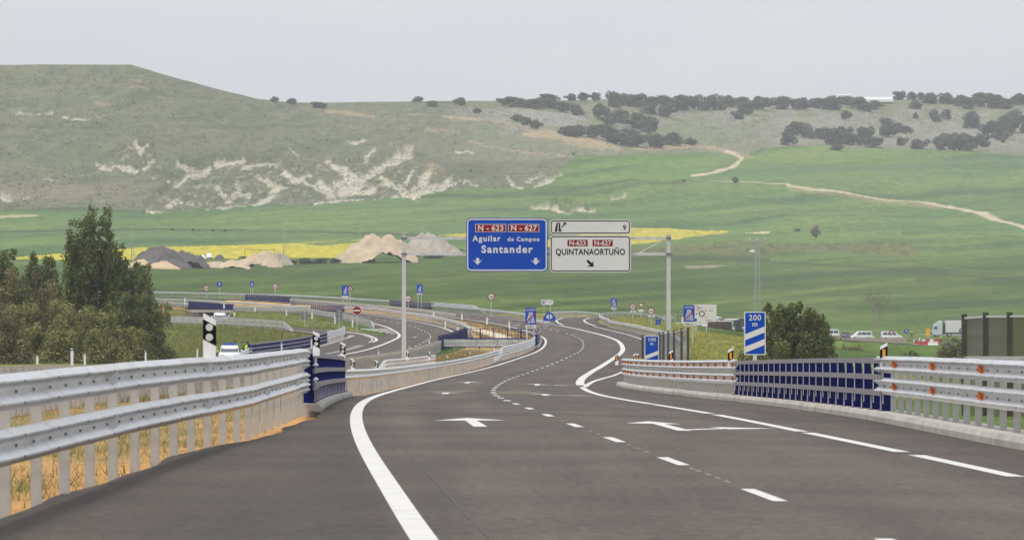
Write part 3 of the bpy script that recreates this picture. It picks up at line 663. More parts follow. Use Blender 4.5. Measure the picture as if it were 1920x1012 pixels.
# gore hatching
for k in range(7):
    d = 716 + 4.5 * k; wl = 3.9; wr = 3.9 + (d - 700) * 0.085
    mb = MB(); p = [RP(d, wl, .02), RP(d, wr, .02), RP(d + 2.2, wr, .02), RP(d + 2.2, wl, .02)]; mb.add(p, [(0, 1, 2, 3)]); mb.build('gore_hatch', M['paint'], HWY)
# opposite carriageway
line(LEFTRD, LP, 300, 1250, [(300, 2.9), (400, 2.8), (480, 2.15), (575, 2.75), (650, 3.1), (1250, 3.1)], None, 0.24); line(LEFTRD, LP, 300, 1250, -3.3, -3.3, 0.30)
for k in range(62): line(LEFTRD, LP, 420 + 12.5 * k, 424 + 12.5 * k, 0, 0, 0.16, name='lane_dash')
line(RAMP2, LP, 405, 520, -4.75, -4.9, 0.16); line(RAMP2, LP, 405, 520, -5.15, -5.3, 0.16)
pline(RAMP, L2_R, 1.9, 0.30, 0.0, 0.36); pline(RAMP, L2_R, 1.5, 0.14, 0.0, 0.36); pline(RAMP, L2_R, -2.6, 0.2)
for k in range(6):
    d = 612 + 8 * k; mb = MB(); o1 = -3.7; o2 = -4.1 - k * 0.55
    p = [LP(d, o2, .02), LP(d + 3, o2, .02), LP(d + 6, o1, .02), LP(d + 3, o1, .02)]; mb.add(p, [(3, 2, 1, 0)]); mb.build('gore_hatch', M['paint'], LEFTRD)
# arrows: straight, and straight-with-right
def arrow(road, fn, d, off, kind='straight', L=5.0):
    vs = []; fs = []
    def P(u, v): return fn(d + u, off + v, PAINT_DZ)
    def poly(pts):
        b = len(vs); vs.extend(P(*p) for p in pts); fs.append(tuple(range(b, b + len(pts))))
    sh = 0.11
    if kind == 'straight':
        poly([(-L / 2, -sh), (-L / 2, sh), (L * 0.18, sh * 0.9), (L * 0.18, -sh * 0.9)])
        poly([(L * 0.18, -0.62), (L * 0.18, 0.62), (L / 2, 0)])
    else:
        poly([(-L / 2, -sh), (-L / 2, sh), (L * 0.20, sh * 0.9), (L * 0.20, -sh * 0.9)])
        poly([(L * 0.20, -0.55), (L * 0.20, 0.40), (L / 2, -0.02)])
        poly([(-L * 0.44, sh), (-L * 0.36, sh), (-L * 0.12, 0.95), (-L * 0.18, 0.98)])
        poly([(-L * 0.26, 0.85), (-L * 0.08, 1.75), (-L * 0.04, 0.70)])
    mb = MB(); mb.add(vs, fs); o = mb.build('arrow_marking', M['paint'], road); return fix_normals(o)
for d in (95.0, 184, 256): arrow(HWY, RP, d, -1.55, L=10.0)
arrow(HWY, RP, 93.0, 1.55, 'right', 10.0); arrow(HWY, RP, 180, 1.6, 'right', 10.0); arrow(HWY, RP, 246, 1.6, 'right', 10.0)
arrow(HWY, RP, 690, -1.7); arrow(HWY, RP, 688, 1.7); arrow(LEFTRD, LP, 585, -1.6); arrow(LEFTRD, LP, 588, 1.6)
# laying seam beside the left edge line and the setting-out line between the dashes
M['seam'] = mat('seam_sealant', (0.105, 0.095, 0.088), 0.8); M['premark'] = mat('premark_paint', (0.26, 0.25, 0.23), 0.7)
for d_ in range(12, 150, 6):
    ribbon('laying_seam', [RP(v, -3.0, .0042) for v in np.linspace(d_, d_ + 6, 5)], [RP(v, -2.986, .0042) for v in np.linspace(d_, d_ + 6, 5)], M['seam'], None, HWY)
for d_ in (58, 59.3, 60.6, 62, 63, 71, 73, 75, 83, 85.5, 96): ribbon('premark', [RP(d_, -.02, .0042), RP(d_ + .7, -.02, .0042)], [RP(d_, .02, .0042), RP(d_ + .7, .02, .0042)], M['premark'], None, HWY)
# bridge expansion joints and painted reflection smears
M['joint'] = mat('joint_rubber', (0.035, 0.033, 0.032), 0.8)
for d in (104.5, 141.0):
    ribbon('expansion_joint', [RP(d, o, .004) for o in np.linspace(-4.2, 6.2, 12)][::-1], [RP(d + .22, o, .004) for o in np.linspace(-4.2, 6.2, 12)][::-1], M['joint'], None, HWY)
M['smear'] = mat('reflection_smear', (0.075, 0.070, 0.055), 0.45, var=0.3, scale=1.2)
M['olive_refl'] = mat('olive_reflection_paint', (0.13, 0.13, 0.075), 0.7, var=0.25, scale=0.8)
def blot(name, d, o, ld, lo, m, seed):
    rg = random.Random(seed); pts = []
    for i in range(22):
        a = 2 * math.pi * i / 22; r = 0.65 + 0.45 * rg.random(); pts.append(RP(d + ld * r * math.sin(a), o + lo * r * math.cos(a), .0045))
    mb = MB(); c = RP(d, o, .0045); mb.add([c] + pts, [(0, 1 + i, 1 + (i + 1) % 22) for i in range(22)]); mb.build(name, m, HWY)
blot('reflection_patch', 197, -1.5, 5, 1.1, M['olive_refl'], 1); blot('reflection_patch', 196, 0.8, 4, 1.0, M['olive_refl'], 2); blot('reflection_smear', 194, 1.25, 5, .42, M['smear'], 3); blot('reflection_smear', 186, 0.7, 5, 1.3, M['olive_refl'], 4)  # water-like reflections on the road, put into the colour of flat patches
# ------------------------------------------------------------------ crash barriers, bridge parapets, delineators
WPROF = [(0.0,.158),(.020,.152),(.090,.100),(.090,.084),(.006,.018),(.006,-.018),(.090,-.084),(.090,-.100),(.020,-.152),(0.0,-.158)]
def wprof(side, zc, fat=0.006):
    """closed W-beam section, waves towards the road (side=+1: to the right of travel)"""
    fr = [(side * a, zc + b) for a, b in WPROF]; bk = [(side * (a - fat - 0.004), zc + b * 0.985) for a, b in WPROF[::-1]]
    p = fr + bk; return p if side < 0 else p[::-1]
def cut(path, a, b):
    """piece of a polyline between arc lengths a and b"""
    P = np.array(path, float); s = np.concatenate([[0], np.cumsum(np.linalg.norm(np.diff(P, axis=0), axis=1))])
    q = np.unique(np.concatenate([[a], s[(s > a) & (s < b)], [b]])); return [tuple(np.interp(v, s, P[:, i]) for i in range(3)) for v in q]
def plen(path):
    P = np.array(path, float); return float(np.linalg.norm(np.diff(P, axis=0), axis=1).sum())
def pdir(path, a):
    p, q = cut(path, max(a - .2, 0), min(a + .2, plen(path)))[0], cut(path, max(a - .2, 0), min(a + .2, plen(path)))[-1]
    return math.atan2(q[1] - p[1], q[0] - p[0])
_postmesh = {}
def post_mesh(h, w=0.10, dpt=0.055):
    k = (round(h, 2), w)
    if k not in _postmesh:
        mb = MB(); t = 0.008                       # C section standing on the ground, open side along the rail
        mb.box((0, 0, h / 2 - 0.2), (t / 2, w / 2, h / 2 + 0.2)); mb.box((dpt / 2, w / 2 - t / 2, h / 2 - 0.2), (dpt / 2 - t / 2, t / 2, h / 2 + 0.2)); mb.box((dpt / 2, -w / 2 + t / 2, h / 2 - 0.2), (dpt / 2 - t / 2, t / 2, h / 2 + 0.2))
        me = mb.mesh('post'); me.materials.append(M['post']); _postmesh[k] = me
    return _postmesh[k]
def inst(name, me, parent, loc, rz=0, sc=None):
    o = bpy.data.objects.new(name, me); COL.objects.link(o); o.parent = parent; o.location = loc; o.rotation_euler = (0, 0, rz)
    if sc: o.scale = sc
    return o
def refl_mesh(matl, name):
    mb = MB(); mb.add([(0, 0.0, -.075), (0, 0.0, .075), (0, -.085, .075), (0, -.085, -.03), (.012, 0, -.075), (.012, 0, .075), (.012, -.085, .075), (.012, -.085, -.03)],
                      [(3, 2, 1, 0), (4, 5, 6, 7), (0, 1, 5, 4), (1, 2, 6, 5), (2, 3, 7, 6), (3, 0, 4, 7)])
    me = mb.mesh(name); me.materials.append(matl); return me
REFL_W = refl_mesh(M['white'], 'reflector'); REFL_O = refl_mesh(M['orange'], 'reflector')
def guardrail(name, path, side, label, zs=(0.60,), pitch=2.0, near=False, refl=None, rpitch=8.0, z0=0.0, posts=True, ends=(0, 0), matl=None, group=None, ph=None):
    """W-beam barrier. side: where the road is (+1 right of travel). z0: foot above path. ends: length of sloped terminals"""
    p0 = path[0]; root = empty(name, p0, 0, label, 'guardrail', group)
    lp = [(p[0] - p0[0], p[1] - p0[1], p[2] - p0[2]) for p in path]; L = plen(lp); matl = matl or M['steel']
    top = max(zs) + 0.12
    def lower(a):
        q = 1.0
        if ends[0] and a < ends[0]: q = max(0.0, a / ends[0])
        if ends[1] and a > L - ends[1]: q = max(0.0, (L - a) / ends[1])
        return q
    sec = 4.32 if near else 60.0
    n = max(1, int(round(L / sec)))
    for zc in zs:
        for k in range(n):
            a, b = L * k / n, L * (k + 1) / n + (0.16 if near and k < n - 1 else 0)
            step = min(3.0 if not near else 1.1, L / 6); m = max(2, int((b - a) / step) + 1); sm = []
            for q in np.linspace(a, min(b, L), m):
                p = cut(lp, max(q - 1e-4, 0), q)[-1] if q > 0 else lp[0]
                sm.append((p[0], p[1], p[2] + z0 - (1 - lower(q)) * (zc - 0.1) + (0.003 if k % 2 else 0)))
            mb = MB(); mb.sweep(sm, wprof(side, zc)); mb.build('rail', matl, root)
    npst = int(L / pitch); mb = MB(); pts = []
    for k in range(npst + 1):
        a = min(L, (k + 0.5) * L / (npst + 1)); q = lower(a); h = top * q
        if h < 0.25: continue
        p = cut(lp, max(a - 1e-3, 0), a)[-1]; rz = pdir(lp, a); nx, ny = math.sin(rz), -math.cos(rz); bk = -side * 0.075
        P = (p[0] + nx * bk, p[1] + ny * bk, p[2] + z0)
        if not posts: continue
        if near: inst('post', post_mesh(ph or h), root, P, rz)
        else: mb.box((P[0], P[1], P[2] + h / 2 - .15), (0.030, 0.055, h / 2 + .15), rz)
    if mb.v: o = mb.build('posts', M['post'], root); o['kind'] = 'stuff'
    if near:
        mbb = MB()
        for zc in zs:
            for a in np.arange(0.6, L, 1.67):
                p = cut(lp, max(a - 1e-3, 0), a)[-1]; rz = pdir(lp, a); nx, ny = math.sin(rz) * side, -math.cos(rz) * side
                mbb.box((p[0] + nx * .014, p[1] + ny * .014, p[2] + z0 + zc), (.028, .008, .012), rz)
                if int(a / 1.67) % 2 == 0:
                    for s2 in (.095, -.095): mbb.box((p[0] + nx * .090, p[1] + ny * .090, p[2] + z0 + zc + s2 * .97), (.05, .006, .008), rz)
        o = mbb.build('bolts', M['bolt'], root); o['kind'] = 'stuff'
    if refl:
        for a in np.arange(rpitch * .4, L - .2, rpitch):
            p = cut(lp, max(a - 1e-3, 0), a)[-1]; rz = pdir(lp, a)
            for zc in zs:
                nx, ny = math.sin(rz) * side, -math.cos(rz) * side
                o = inst('reflector', refl, root, (p[0] + nx * .014, p[1] + ny * .014, p[2] + z0 + zc), rz)
                o.scale = (1, 1.0 if side > 0 else -1, 1)
    return root
_bp = {}
def parapet_post(k):
    if 'm' in _bp: return _bp['m']
    mb = MB()   # transverse blue web, tapering upwards away from the road (local x along the parapet, -y to the road)
    pr = [(-0.07, 0.0), (0.15, 0.0), (0.13, 0.45), (0.075, 0.98), (-0.05, 0.98), (-0.05, 0.30)]
    n = len(pr); t = .015
    vs = [(-t, y, z) for y, z in pr] + [(t, y, z) for y, z in pr]
    fs = [tuple(range(n - 1, -1, -1)), tuple(range(n, 2 * n))] + [(i, (i + 1) % n, (i + 1) % n + n, i + n) for i in range(n)]
    mb.add(vs, fs); mb.box((0, 0.02, .012), (.11, .14, .012)); mb.box((0, -.056, .56), (.05, .006, .42), 0, 1)
    me = mb.mesh('post'); me.materials.append(M['blue']); me.materials.append(M['steel']); _bp['m'] = me; mp_ = me.copy(); mp_.materials.clear(); mp_.materials.append(M['blue']); mp_.materials.append(M['blue']); _bp['p'] = mp_
    mb = MB(); mb.bar((-.10, -.10, .03), (0, -.10, .30), .018); mb.bar((.10, -.10, .03), (0, -.10, .30), .018); mb.box((0, -.10, .03), (.11, .012, .012))
    me2 = mb.mesh('strut'); me2.materials.append(M['steel2']); _bp['s'] = me2
    mb = MB(); mb.box((0, -.13, .008), (.10, .05, .008)); me3 = mb.mesh('anchor_plate'); me3.materials.append(M['rustplate']); _bp['a'] = me3
    return me
M['rustplate'] = mat('primer_orange', (0.34, 0.17, 0.10), 0.8, var=0.3)
def parapet(name, path, side, label, pitch=2.5, near=False, z0=0.0, sheet=False, group=None, hts=(0.95, 0.64, 0.34), solid=0.0, plain=False):
    p0 = path[0]; root = empty(name, p0, 0, label, 'bridge parapet', group)
    lp = [(p[0] - p0[0], p[1] - p0[1], p[2] - p0[2] + z0) for p in path]; L = plen(lp)
    for z in hts:
        mb = MB(); sm = cut(lp, 0, L); d = .055; mb.sweep(sm, [(side * .02, z - .05), (side * .11, z - .05), (side * .11, z + .05), (side * .02, z + .05)][::side]); mb.build('beam', M['steel2'], root)
    if solid: mb = MB(); mb.sweep(cut(lp, 0, L), [(-.02, .04), (.0, .04), (.0, solid), (-.02, solid)]); fix_normals(mb.build('closing_sheet', M['blue'], root))
    n = int(L / pitch); me = parapet_post(0); me = _bp['p'] if plain else me; mb = MB()
    for k in range(n + 1):
        a = L * k / n; p = cut(lp, max(a - 1e-3, 0), max(a, 1e-2))[-1]; rz = pdir(lp, a)
        if near:
            o = inst('post', me, root, p, rz); s = inst('strut', _bp['s'], root, p, rz); q = inst('anchor_plate', _bp['a'], root, p, rz)
            if plain: bpy.data.objects.remove(q); q = s
            for w in (o, s, q): w.scale = (1, 1.0 if side > 0 else -1, 1)
        else:
            c, s_ = math.cos(rz), math.sin(rz); b = len(mb.v)
            w = 0.32 if sheet else 0.13
            for yy, zz in ((-.06, 0), (.2, 0), (.10, .98), (-.06, .98)):
                for xx in (-w, w): mb.v.append((p[0] + xx * c - yy * side * s_, p[1] + xx * s_ + yy * side * c, p[2] + zz))
            for f in ((0, 2, 4, 6), (1, 7, 5, 3), (0, 1, 3, 2), (2, 3, 5, 4), (4, 5, 7, 6), (6, 7, 1, 0)): mb.f.append(tuple(b + i for i in f)); mb.mi.append(0)
    if mb.v: o = mb.build('posts', M['blue'], root); fix_normals(o); o['kind'] = 'stuff'
    return root
def kerb(name, path, side, label, h=0.17, w=0.55):
    p0 = path[0]; root = empty(name, p0, 0, label, 'kerb'); lp = [(p[0] - p0[0], p[1] - p0[1], p[2] - p0[2]) for p in path]; L = plen(lp)
    n = max(1, int(L / 4.0))
    for k in range(n):
        a, b = L * k / n, L * (k + 1) / n - 0.015; mb = MB()
        pr = [(side * .10, -.25), (side * .10, h * .55), (side * .05, h), (-side * w, h), (-side * w, -.25)]
        mb.sweep(cut(lp, a, b), pr if side < 0 else pr[::-1]); mb.build('kerb_stone', M['concrete'], root)
    return root

def rpath(d0, d1, off, step=3.0, fn=RP, dz=0.0):
    ds = np.linspace(d0, d1, max(3, int(abs(d1 - d0) / step) + 1))
    return [fn(d, float(tab(d, off)) if isinstance(off, list) else off, dz) for d in ds]
def sh(t, k): return [(a, b + k) for a, b in t]
# near left: double W-beam on the shoulder, bending in to the bridge
_nl = rpath(38, 113, sh(T_LB, -0.12), 2.0)
_nl = [(x, y, gz(x - .1, y) + 0.10 + float(tab(y, [(45, 0), (60, -.02), (78, -.055), (95, -.03), (108, 0)]))) for x, y, z in _nl]
guardrail('guardrail', _nl, +1, 'double W-beam guardrail on brown earth beside the wide left shoulder', (1.06, 0.60), 3.05, True, REFL_W, 15.0)
guardrail('guardrail', [RP(107, -4.62), RP(110, -4.6), RP(114, -4.50), RP(119, -4.43)], +1, 'short double guardrail lapping over the end of the left bridge parapet', (0.98, 0.50), 2.0, True, REFL_W, 3.0)
kerb('concrete_kerb', rpath(111, 166, -4.30), +1, 'low concrete kerb under the short parapet by the left edge line', .14, .5)
parapet('bridge_parapet', rpath(113, 164, -4.45), +1, 'short navy blue parapet of the bridge on the left road edge', 2.2, True, .14, plain=True)
guardrail('guardrail', rpath(164, 412, sh(T_LB, -0.10)), +1, 'long grey guardrail with close posts left of the curve', (0.70,), 2.0, False, z0=-.08)
guardrail('guardrail', rpath(404, 503, sh(T_LB, -0.16)), +1, 'double guardrail leading up to the far blue parapet on the left edge', (0.86, 0.50), 2.0, False, ends=(14, 0), z0=-.08)
guardrail('guardrail', rpath(252, 340, sh(T_LB, -1.7)), +1, 'short guardrail with a sloped end behind the long left guardrail', (0.92, .55), 2.0, False, ends=(16, 0), z0=-.08)
kerb('concrete_kerb', rpath(500, 552, -3.95), +1, 'pale kerb below the blue parapet at the inside of the bend', .16, .5)
parapet('bridge_parapet', rpath(502, 548, -4.1), +1, 'navy blue parapet with three beams at the inside of the bend', 2.0, False, .14, sheet=True)
guardrail('guardrail', rpath(548, 560, -4.15), +1, 'stub of white guardrail ending the parapet at the bend', (0.72, 0.45), 2.0, False, ends=(0, 6))
# opposite carriageway, right side
guardrail('guardrail', rpath(88, 486, [(88, 4.75), (400, 4.3), (486, 2.95)], fn=LP), -1, 'grey guardrail of the opposite carriageway across the earth median', (0.72,), 2.0, False)
parapet('bridge_parapet', rpath(482, 560, [(480, 2.9), (560, 3.7)], fn=LP), -1, 'closed navy blue parapet on the median side of the opposite carriageway', 1.8, False, .0, sheet=True, solid=1.22)
guardrail('guardrail', rpath(560, 848, [(560, 3.75), (650, 4.75)], fn=LP), -1, 'weathered guardrail along the outside of the opposite carriageway bend', (0.66,), 2.0, False, ends=(0, 0))
parapet('bridge_parapet', rpath(848, 886, 4.75, fn=LP), -1, 'distant blue parapet between the two carriageways behind the give way sign back', 2.2, False, sheet=False)
guardrail('guardrail', rpath(886, 1200, 4.75, fn=LP), -1, 'distant grey guardrail between the carriageways running off to the left', (0.66,), 3.0, False)
# opposite carriageway, left side and ramp
kerb('concrete_kerb', rpath(430, 590, -8.35, fn=LP), -1, 'pale kerb along the outer edge of the joining ramp', .15, .5)
parapet('bridge_parapet', rpath(424, 520, -8.5, fn=LP), +1, 'long blue parapet on the outer side of the joining ramp', 2.0, False, .12, sheet=True)
guardrail('guardrail', rpath(410, 426, -8.5, fn=LP), +1, 'sloped guardrail end before the blue parapet of the joining ramp', (0.70, .42), 2.0, False, ends=(14, 0))
guardrail('guardrail', rpath(520, 592, [(520, -8.5), (560, -8.3), (592, -9.2)], fn=LP), +1, 'double guardrail on a pale kerb curving round the joining ramp', (0.86, 0.50), 2.0, False, z0=.12)
_lr = offs(L2_R, -3.5, 0.0); _lr = [p for p in _lr if p[1] > 622]
guardrail('guardrail', [(p[0], p[1] - 0.0, p[2]) for p in _lr], +1, 'high double-rail guardrail in front of the parked white car', (0.95, 0.52), 4.0, False, ends=(9, 0))
guardrail('guardrail', [p for p in offs(L2_R, 3.4) if p[1] > 690], -1, 'far side guardrail of the ramp with the parked white car', (0.6,), 4.0, False)
guardrail('guardrail', rpath(664, 905, -5.1, fn=LP), +1, 'long thin guardrail above the grass slope and the ramp', (0.62,), 3.0, False, ends=(10, 0))
parapet('bridge_parapet', rpath(905, 955, -5.0, fn=LP), +1, 'blue parapet over the underpass with brown abutments', 1.4, False, .05, sheet=False)
guardrail('guardrail', rpath(955, 1220, -5.1, fn=LP), +1, 'far guardrail left of the underpass parapet', (0.62,), 3.0, False)
# motorway beyond the gore
guardrail('guardrail', rpath(742, 862, 4.8), -1, 'white guardrail left of the gore at the edge of the wheat field', (0.68,), 2.0, False, ends=(10, 0))
guardrail('guardrail', rpath(800, 864, 5.1), -1, 'second guardrail with sloped end along the wheat field', (1.0,), 2.0, False, ends=(14, 0))
parapet('bridge_parapet', rpath(862, 905, 4.9), -1, 'distant blue parapet against the wheat field beside the lane sign', 1.8, False, .1)
guardrail('guardrail', rpath(905, 1285, 5.0), -1, 'farthest guardrail running left along the wheat field', (0.80,), 3.0, False)
parapet('bridge_parapet', rpath(945, 988, -4.8), +1, 'distant blue parapet on the inner side below the far speed limit sign', 1.8, False, .1)
guardrail('guardrail', rpath(745, 945, -4.9), +1, 'low guardrail on the inner edge of the far motorway bend', (0.60,), 3.0, False)
# right side near: kerb, double rail with orange reflectors, blue parapet
T_K = sh(T_RB, -0.15)
kerb('concrete_kerb', rpath(40, 252, T_K, 2.5), -1, 'long concrete kerb under the right hand barrier', .17, .6)
guardrail('guardrail', rpath(46, 108.6, sh(T_RB, 0.05), 2.0), -1, 'double guardrail with orange reflectors right of the blue parapet near post 3', (0.875, 0.47), 2.08, True, REFL_O, 9.0, z0=.17)
parapet('bridge_parapet', rpath(107, 168, sh(T_RB, 0.08)), -1, 'navy blue bridge parapet with three grey beams on the right kerb', 2.6, True, .17)
_re = rpath(167, 250, sh(T_RB, 0.05), 2.0) + [RP(254, 5.75), RP(259, 6.4)]
guardrail('guardrail', _re, -1, 'double guardrail with a row of small orange reflectors below the 100 m sign', (0.875, 0.47), 2.1, True, REFL_O, 4.4, z0=.17)
guardrail('guardrail', rpath(258, 560, sh(T_RB, 0.6)), -1, 'guardrail on the outer side of the exit lane beyond the glass screens', (0.66,), 2.0, False)
_xr = rpath(556, 690, sh(T_RB, 0.55)) + [p for p in offs(E_R, 3.5) if 696 < p[1] < 828]
guardrail('guardrail', _xr, -1, 'long guardrail round the exit road below the yellow grass bank', (0.64,), 2.0, False)
_xl = [p for p in offs(E_R, -3.6) if 748 < p[1] < 822]
guardrail('guardrail', _xl, +1, 'curved guardrail behind the gore with a sloped end', (0.70, ), 2.0, False, ends=(12, 0))
# rails across the median in front of the culvert, blue railing behind it
_a, _b = LP(487, 3.2), RP(487, -4.5)
guardrail('guardrail', [_a, tuple((np.array(_a) + np.array(_b)) / 2), _b], -1, 'straight guardrail crossing the median in front of the blue railing', (0.72, .40), 2.0, False)
def railing(label, a, b, h=1.1):
    a, b = np.array(a), np.array(b); root = empty('blue_railing', tuple(a), 0, label, 'railing'); v = b - a; L = np.linalg.norm(v)
    for z in (h, 0.12): mb = MB(); mb.bar((0, 0, z), tuple(v + np.array([0, 0, z])), .06); mb.build('top_rail' if z == h else 'bottom_rail', M['blue'], root)
    n = int(L / .30); mb = MB()
    for k in range(n + 1):
        p = v * k / n; mb.bar((p[0], p[1], p[2] + .12), (p[0], p[1], p[2] + h), .034)
    o = mb.build('balusters', M['blue'], root); o['kind'] = 'stuff'
    for k in range(6):
        p = v * k / 5; mb = MB(); mb.box((p[0], p[1], p[2] + h / 2), (.05, .05, h / 2 + .03)); mb.build('post', M['blue'], root)
railing('blue bar railing closing the culvert gap between the carriageways', LP(548, 3.9, .05), RP(548, -4.6, .05))
railing('low blue bar railing on the near side of the culvert gap', LP(497, 3.3, -.05), RP(497, -5.0, -.05), 0.9)
# underpass: deck slab and abutments
ub = empty('underpass_bridge', LP(930, 0, 0), 0, 'concrete underpass bridge with brown abutments below the left blue parapet', 'bridge')
o0 = np.array(LP(930, 0, 0))
def ubp(name, c, h, m):
    mb = MB(); mb.box(c, h, .19); return mb.build(name, m, ub)
M['brownconc'] = mat('weathered_brown_concrete', (0.24, 0.19, 0.16), 0.9, var=0.2, scale=.7, bump=.2)
ubp('deck_slab', (0, 0, -.32), (5.6, 27, .20), M['concrete']); ubp('abutment', (-8.6, 15, -2.4), (1.0, 5, 1.85), M['brownconc']); ubp('abutment', (-2.0, -18, -2.4), (0.9, 5, 1.85), M['brownconc'])

# ------------------------------------------------------------------ delineator posts
def delineator(label, base, h, kind, num=None, group=None, rz=0.0, w=None):
    w = w or h * 0.30
    root = empty('delineator_post', base, rz, label, 'delineator', group); t = w * .35; sl = w * .55
    mb = MB(); mb.plate([(-w/2, -.05), (w/2, -.05), (w/2, h), (-w/2, h - sl)] if kind == 'amber' else [(-w/2, -.05), (w/2, -.05), (w/2, h - sl), (-w/2, h)], -t, t); mb.build('body', M['white'], root)
    z0, z1 = h * .30, h * .78
    s1 = sl if kind == 'amber' else -sl
    mb = MB(); mb.plate([(-w/2 - .003, z0 - s1 / 2), (w/2 + .003, z0 + s1 / 2), (w/2 + .003, z1 + s1 / 2), (-w/2 - .003, z1 - s1 / 2)], -t - .004, t + .004); mb.build('black_band', M['black'], root)
    if kind == 'amber':
        mb = MB(); mb.plate(rrect(-w * .2, z0 + .12 * h * .5, w * .2, z1 - .06 * h, .004), -t - .009, -t - .004); mb.build('reflector', M['amber'], root)
    elif kind == 'dots':
        for zz in (z0 + (z1 - z0) * .26, z0 + (z1 - z0) * .76):
            mb = MB(); mb.plate(circ(0, zz, w * .30, 16), -t - .009, -t - .004); mb.build('reflector', M['dot'], root)
    if num: text('number', num, w * .75, M['signblack'], root, (0, -t - .004, h * .05), True)
    return root

def text(name, s, size, matl, parent, loc, centre=True, bold=0.0, space=1.0, squash=1.0, thick=0.002):
    """lettering as a mesh standing in the xz plane, facing -y"""
    cu = bpy.data.curves.new('t', 'FONT'); cu.body = s; cu.size = size; cu.align_x = 'CENTER' if centre else 'LEFT'
    cu.offset = bold * size; cu.extrude = thick; cu.space_character = space; cu.resolution_u = 4
    tmp = bpy.data.objects.new('t', cu); COL.objects.link(tmp)
    dg = bpy.context.evaluated_depsgraph_get(); dg.update(); me = bpy.data.meshes.new_from_object(tmp.evaluated_get(dg))
    bpy.data.objects.remove(tmp); bpy.data.curves.remove(cu)
    o = link(name, me, None, parent); me.materials.clear(); me.materials.append(matl)
    o.rotation_euler = (R_(90), 0, 0); o.location = loc; o.scale = (squash, 1, 1); return o
def on_rail(px, d, ytop, ybot): return at(px, ybot, d), (ybot - ytop) / F * d
G_ = 'white delineator posts with a black band along the left guardrail'
for i, (px, d, y0, y1) in enumerate(((393, 74, 587, 665), (593, 112.5, 620, 662), (643, 160, 640, 672), (661, 182, 671, 694), (706, 214, 674, 694), (764, 268, 657, 673), (805, 315, 658, 673), (839, 356, 667, 680), (881, 384, 659, 672), (927, 416, 645, 655), (963, 452, 638, 649), (989, 500, 634, 645))):
    b, h = on_rail(px, d, y0, y1)
    lb = 'largest white delineator with black band and two round reflectors on the shoulder guardrail' if i == 0 else 'black banded delineator with two dots where the shoulder guardrail meets the parapet' if i == 1 else 'black banded delineator with two dots on the far end of the left parapet' if i == 2 else 'small black banded delineator post along the long left guardrail'
    delineator(lb, b, h, 'dots', None, G_ if i > 2 else None)
for px, d, y0, y1, num, lb in ((1657, 107, 642, 686, '3', 'delineator with amber reflector numbered 3 at the right end of the blue parapet'), (1370, 170, 651, 684, None, 'delineator with amber reflector at the left end of the right blue parapet'), (1258, 215, 656, 681, '4', 'delineator with amber reflector numbered 4 beside the 100 m sign')):
    b, h = on_rail(px, d, y0, y1); delineator(lb, b, h, 'amber', num)
for px, d in ((1156.5, 246), (1190, 270), (1194.5, 288)):
    b, h = on_rail(px, d, 662, 682); delineator('small amber delineator on the rounded end of the right guardrail', b, h, 'amber', None, 'amber delineators at the exit lane start')
def wpost(label, px, d, y0, y1, group):
    b, h = on_rail(px, d, y0, y1); root = empty('marker_post', b, 0, label, 'marker post', group)
    w = max(.07, 2.6 / F * d); mb = MB(); mb.plate([(-w/2, -.1), (w/2, -.1), (w/2, h * .92), (-w/2, h)], -w * .4, w * .4); mb.build('body', M['white'], root)
    mb = MB(); mb.box((0, 0, h * .86), (w / 2 + .004, w * .4 + .004, h * .035)); mb.build('band', M['black'], root)
for px, d, y0, y1 in ((70, 170, 666, 676), (135, 150, 652, 679), (159, 185, 662, 678), (273, 230, 657, 672), (370, 300, 652, 666), (528, 430, 641, 656), (584, 470, 634, 650), (618, 520, 628, 640), (710, 400, 656, 674), (767, 430, 648, 670), (805, 470, 635, 650), (840, 540, 628, 643), (858, 585, 607, 636)):
    wpost('thin white marker post by the opposite carriageway', px, d, y0, y1, 'white marker posts by the opposite carriageway')
for px, d, y0, y1 in ((813, 735, 583, 592), (866, 700, 586, 598), (913, 665, 593, 606), (955, 630, 601, 617), (988, 590, 605, 632)):
    wpost('thin white marker post on the median edge of the motorway bend', px, d, y0, y1, 'white marker posts on the dry grass median')
for px, d, y0, y1 in ((585, 690, 583, 596), (628, 680, 589, 605), (661, 640, 595, 612), (537, 770, 577, 590), (478, 840, 573, 583), (595, 930, 570, 580), (712, 850, 576, 584), (800, 740, 588, 600), (835, 650, 598, 616), (347, 900, 557, 570), (420, 905, 566, 577)):
    wpost('thin white marker post on the far ramps', px, d, y0, y1, 'white marker posts on the far ramps')
# ------------------------------------------------------------------ signs
def layer(name, pts, y0, m, parent, th=0.006):
    mb = MB(); mb.plate(pts, y0 - th, y0); return mb.build(name, m, parent)
def ring(name, outer, inner, y0, m, parent, th=0.006):
    n = len(outer); mb = MB()
    vs = [(p[0], y0 - th, p[1]) for p in outer] + [(p[0], y0 - th, p[1]) for p in inner] + [(p[0], y0, p[1]) for p in outer] + [(p[0], y0, p[1]) for p in inner]
    fs = []
    for i in range(n):
        j = (i + 1) % n; fs += [(i, j, n + j, n + i), (2 * n + i, 2 * n + j, j, i), (n + i, n + j, 3 * n + j, 3 * n + i)]
    mb.add(vs, fs); return mb.build(name, m, parent)
def bordered(parent, x0, z0, x1, z1, field, edge, r, outer=0.0, bw=0.06, name='panel', y=0.0):
    """panel body + coloured face + border line"""
    p = MB(); p.plate(rrect(x0, z0, x1, z1, r), y - .012, y + .05); o = p.build(name, field, parent)
    ring('border', rrect(x0 + outer, z0 + outer, x1 - outer, z1 - outer, max(r - outer, .01)), rrect(x0 + outer + bw, z0 + outer + bw, x1 - outer - bw, z1 - outer - bw, max(r - outer - bw, .01)), y - .012, edge, o)
    return o
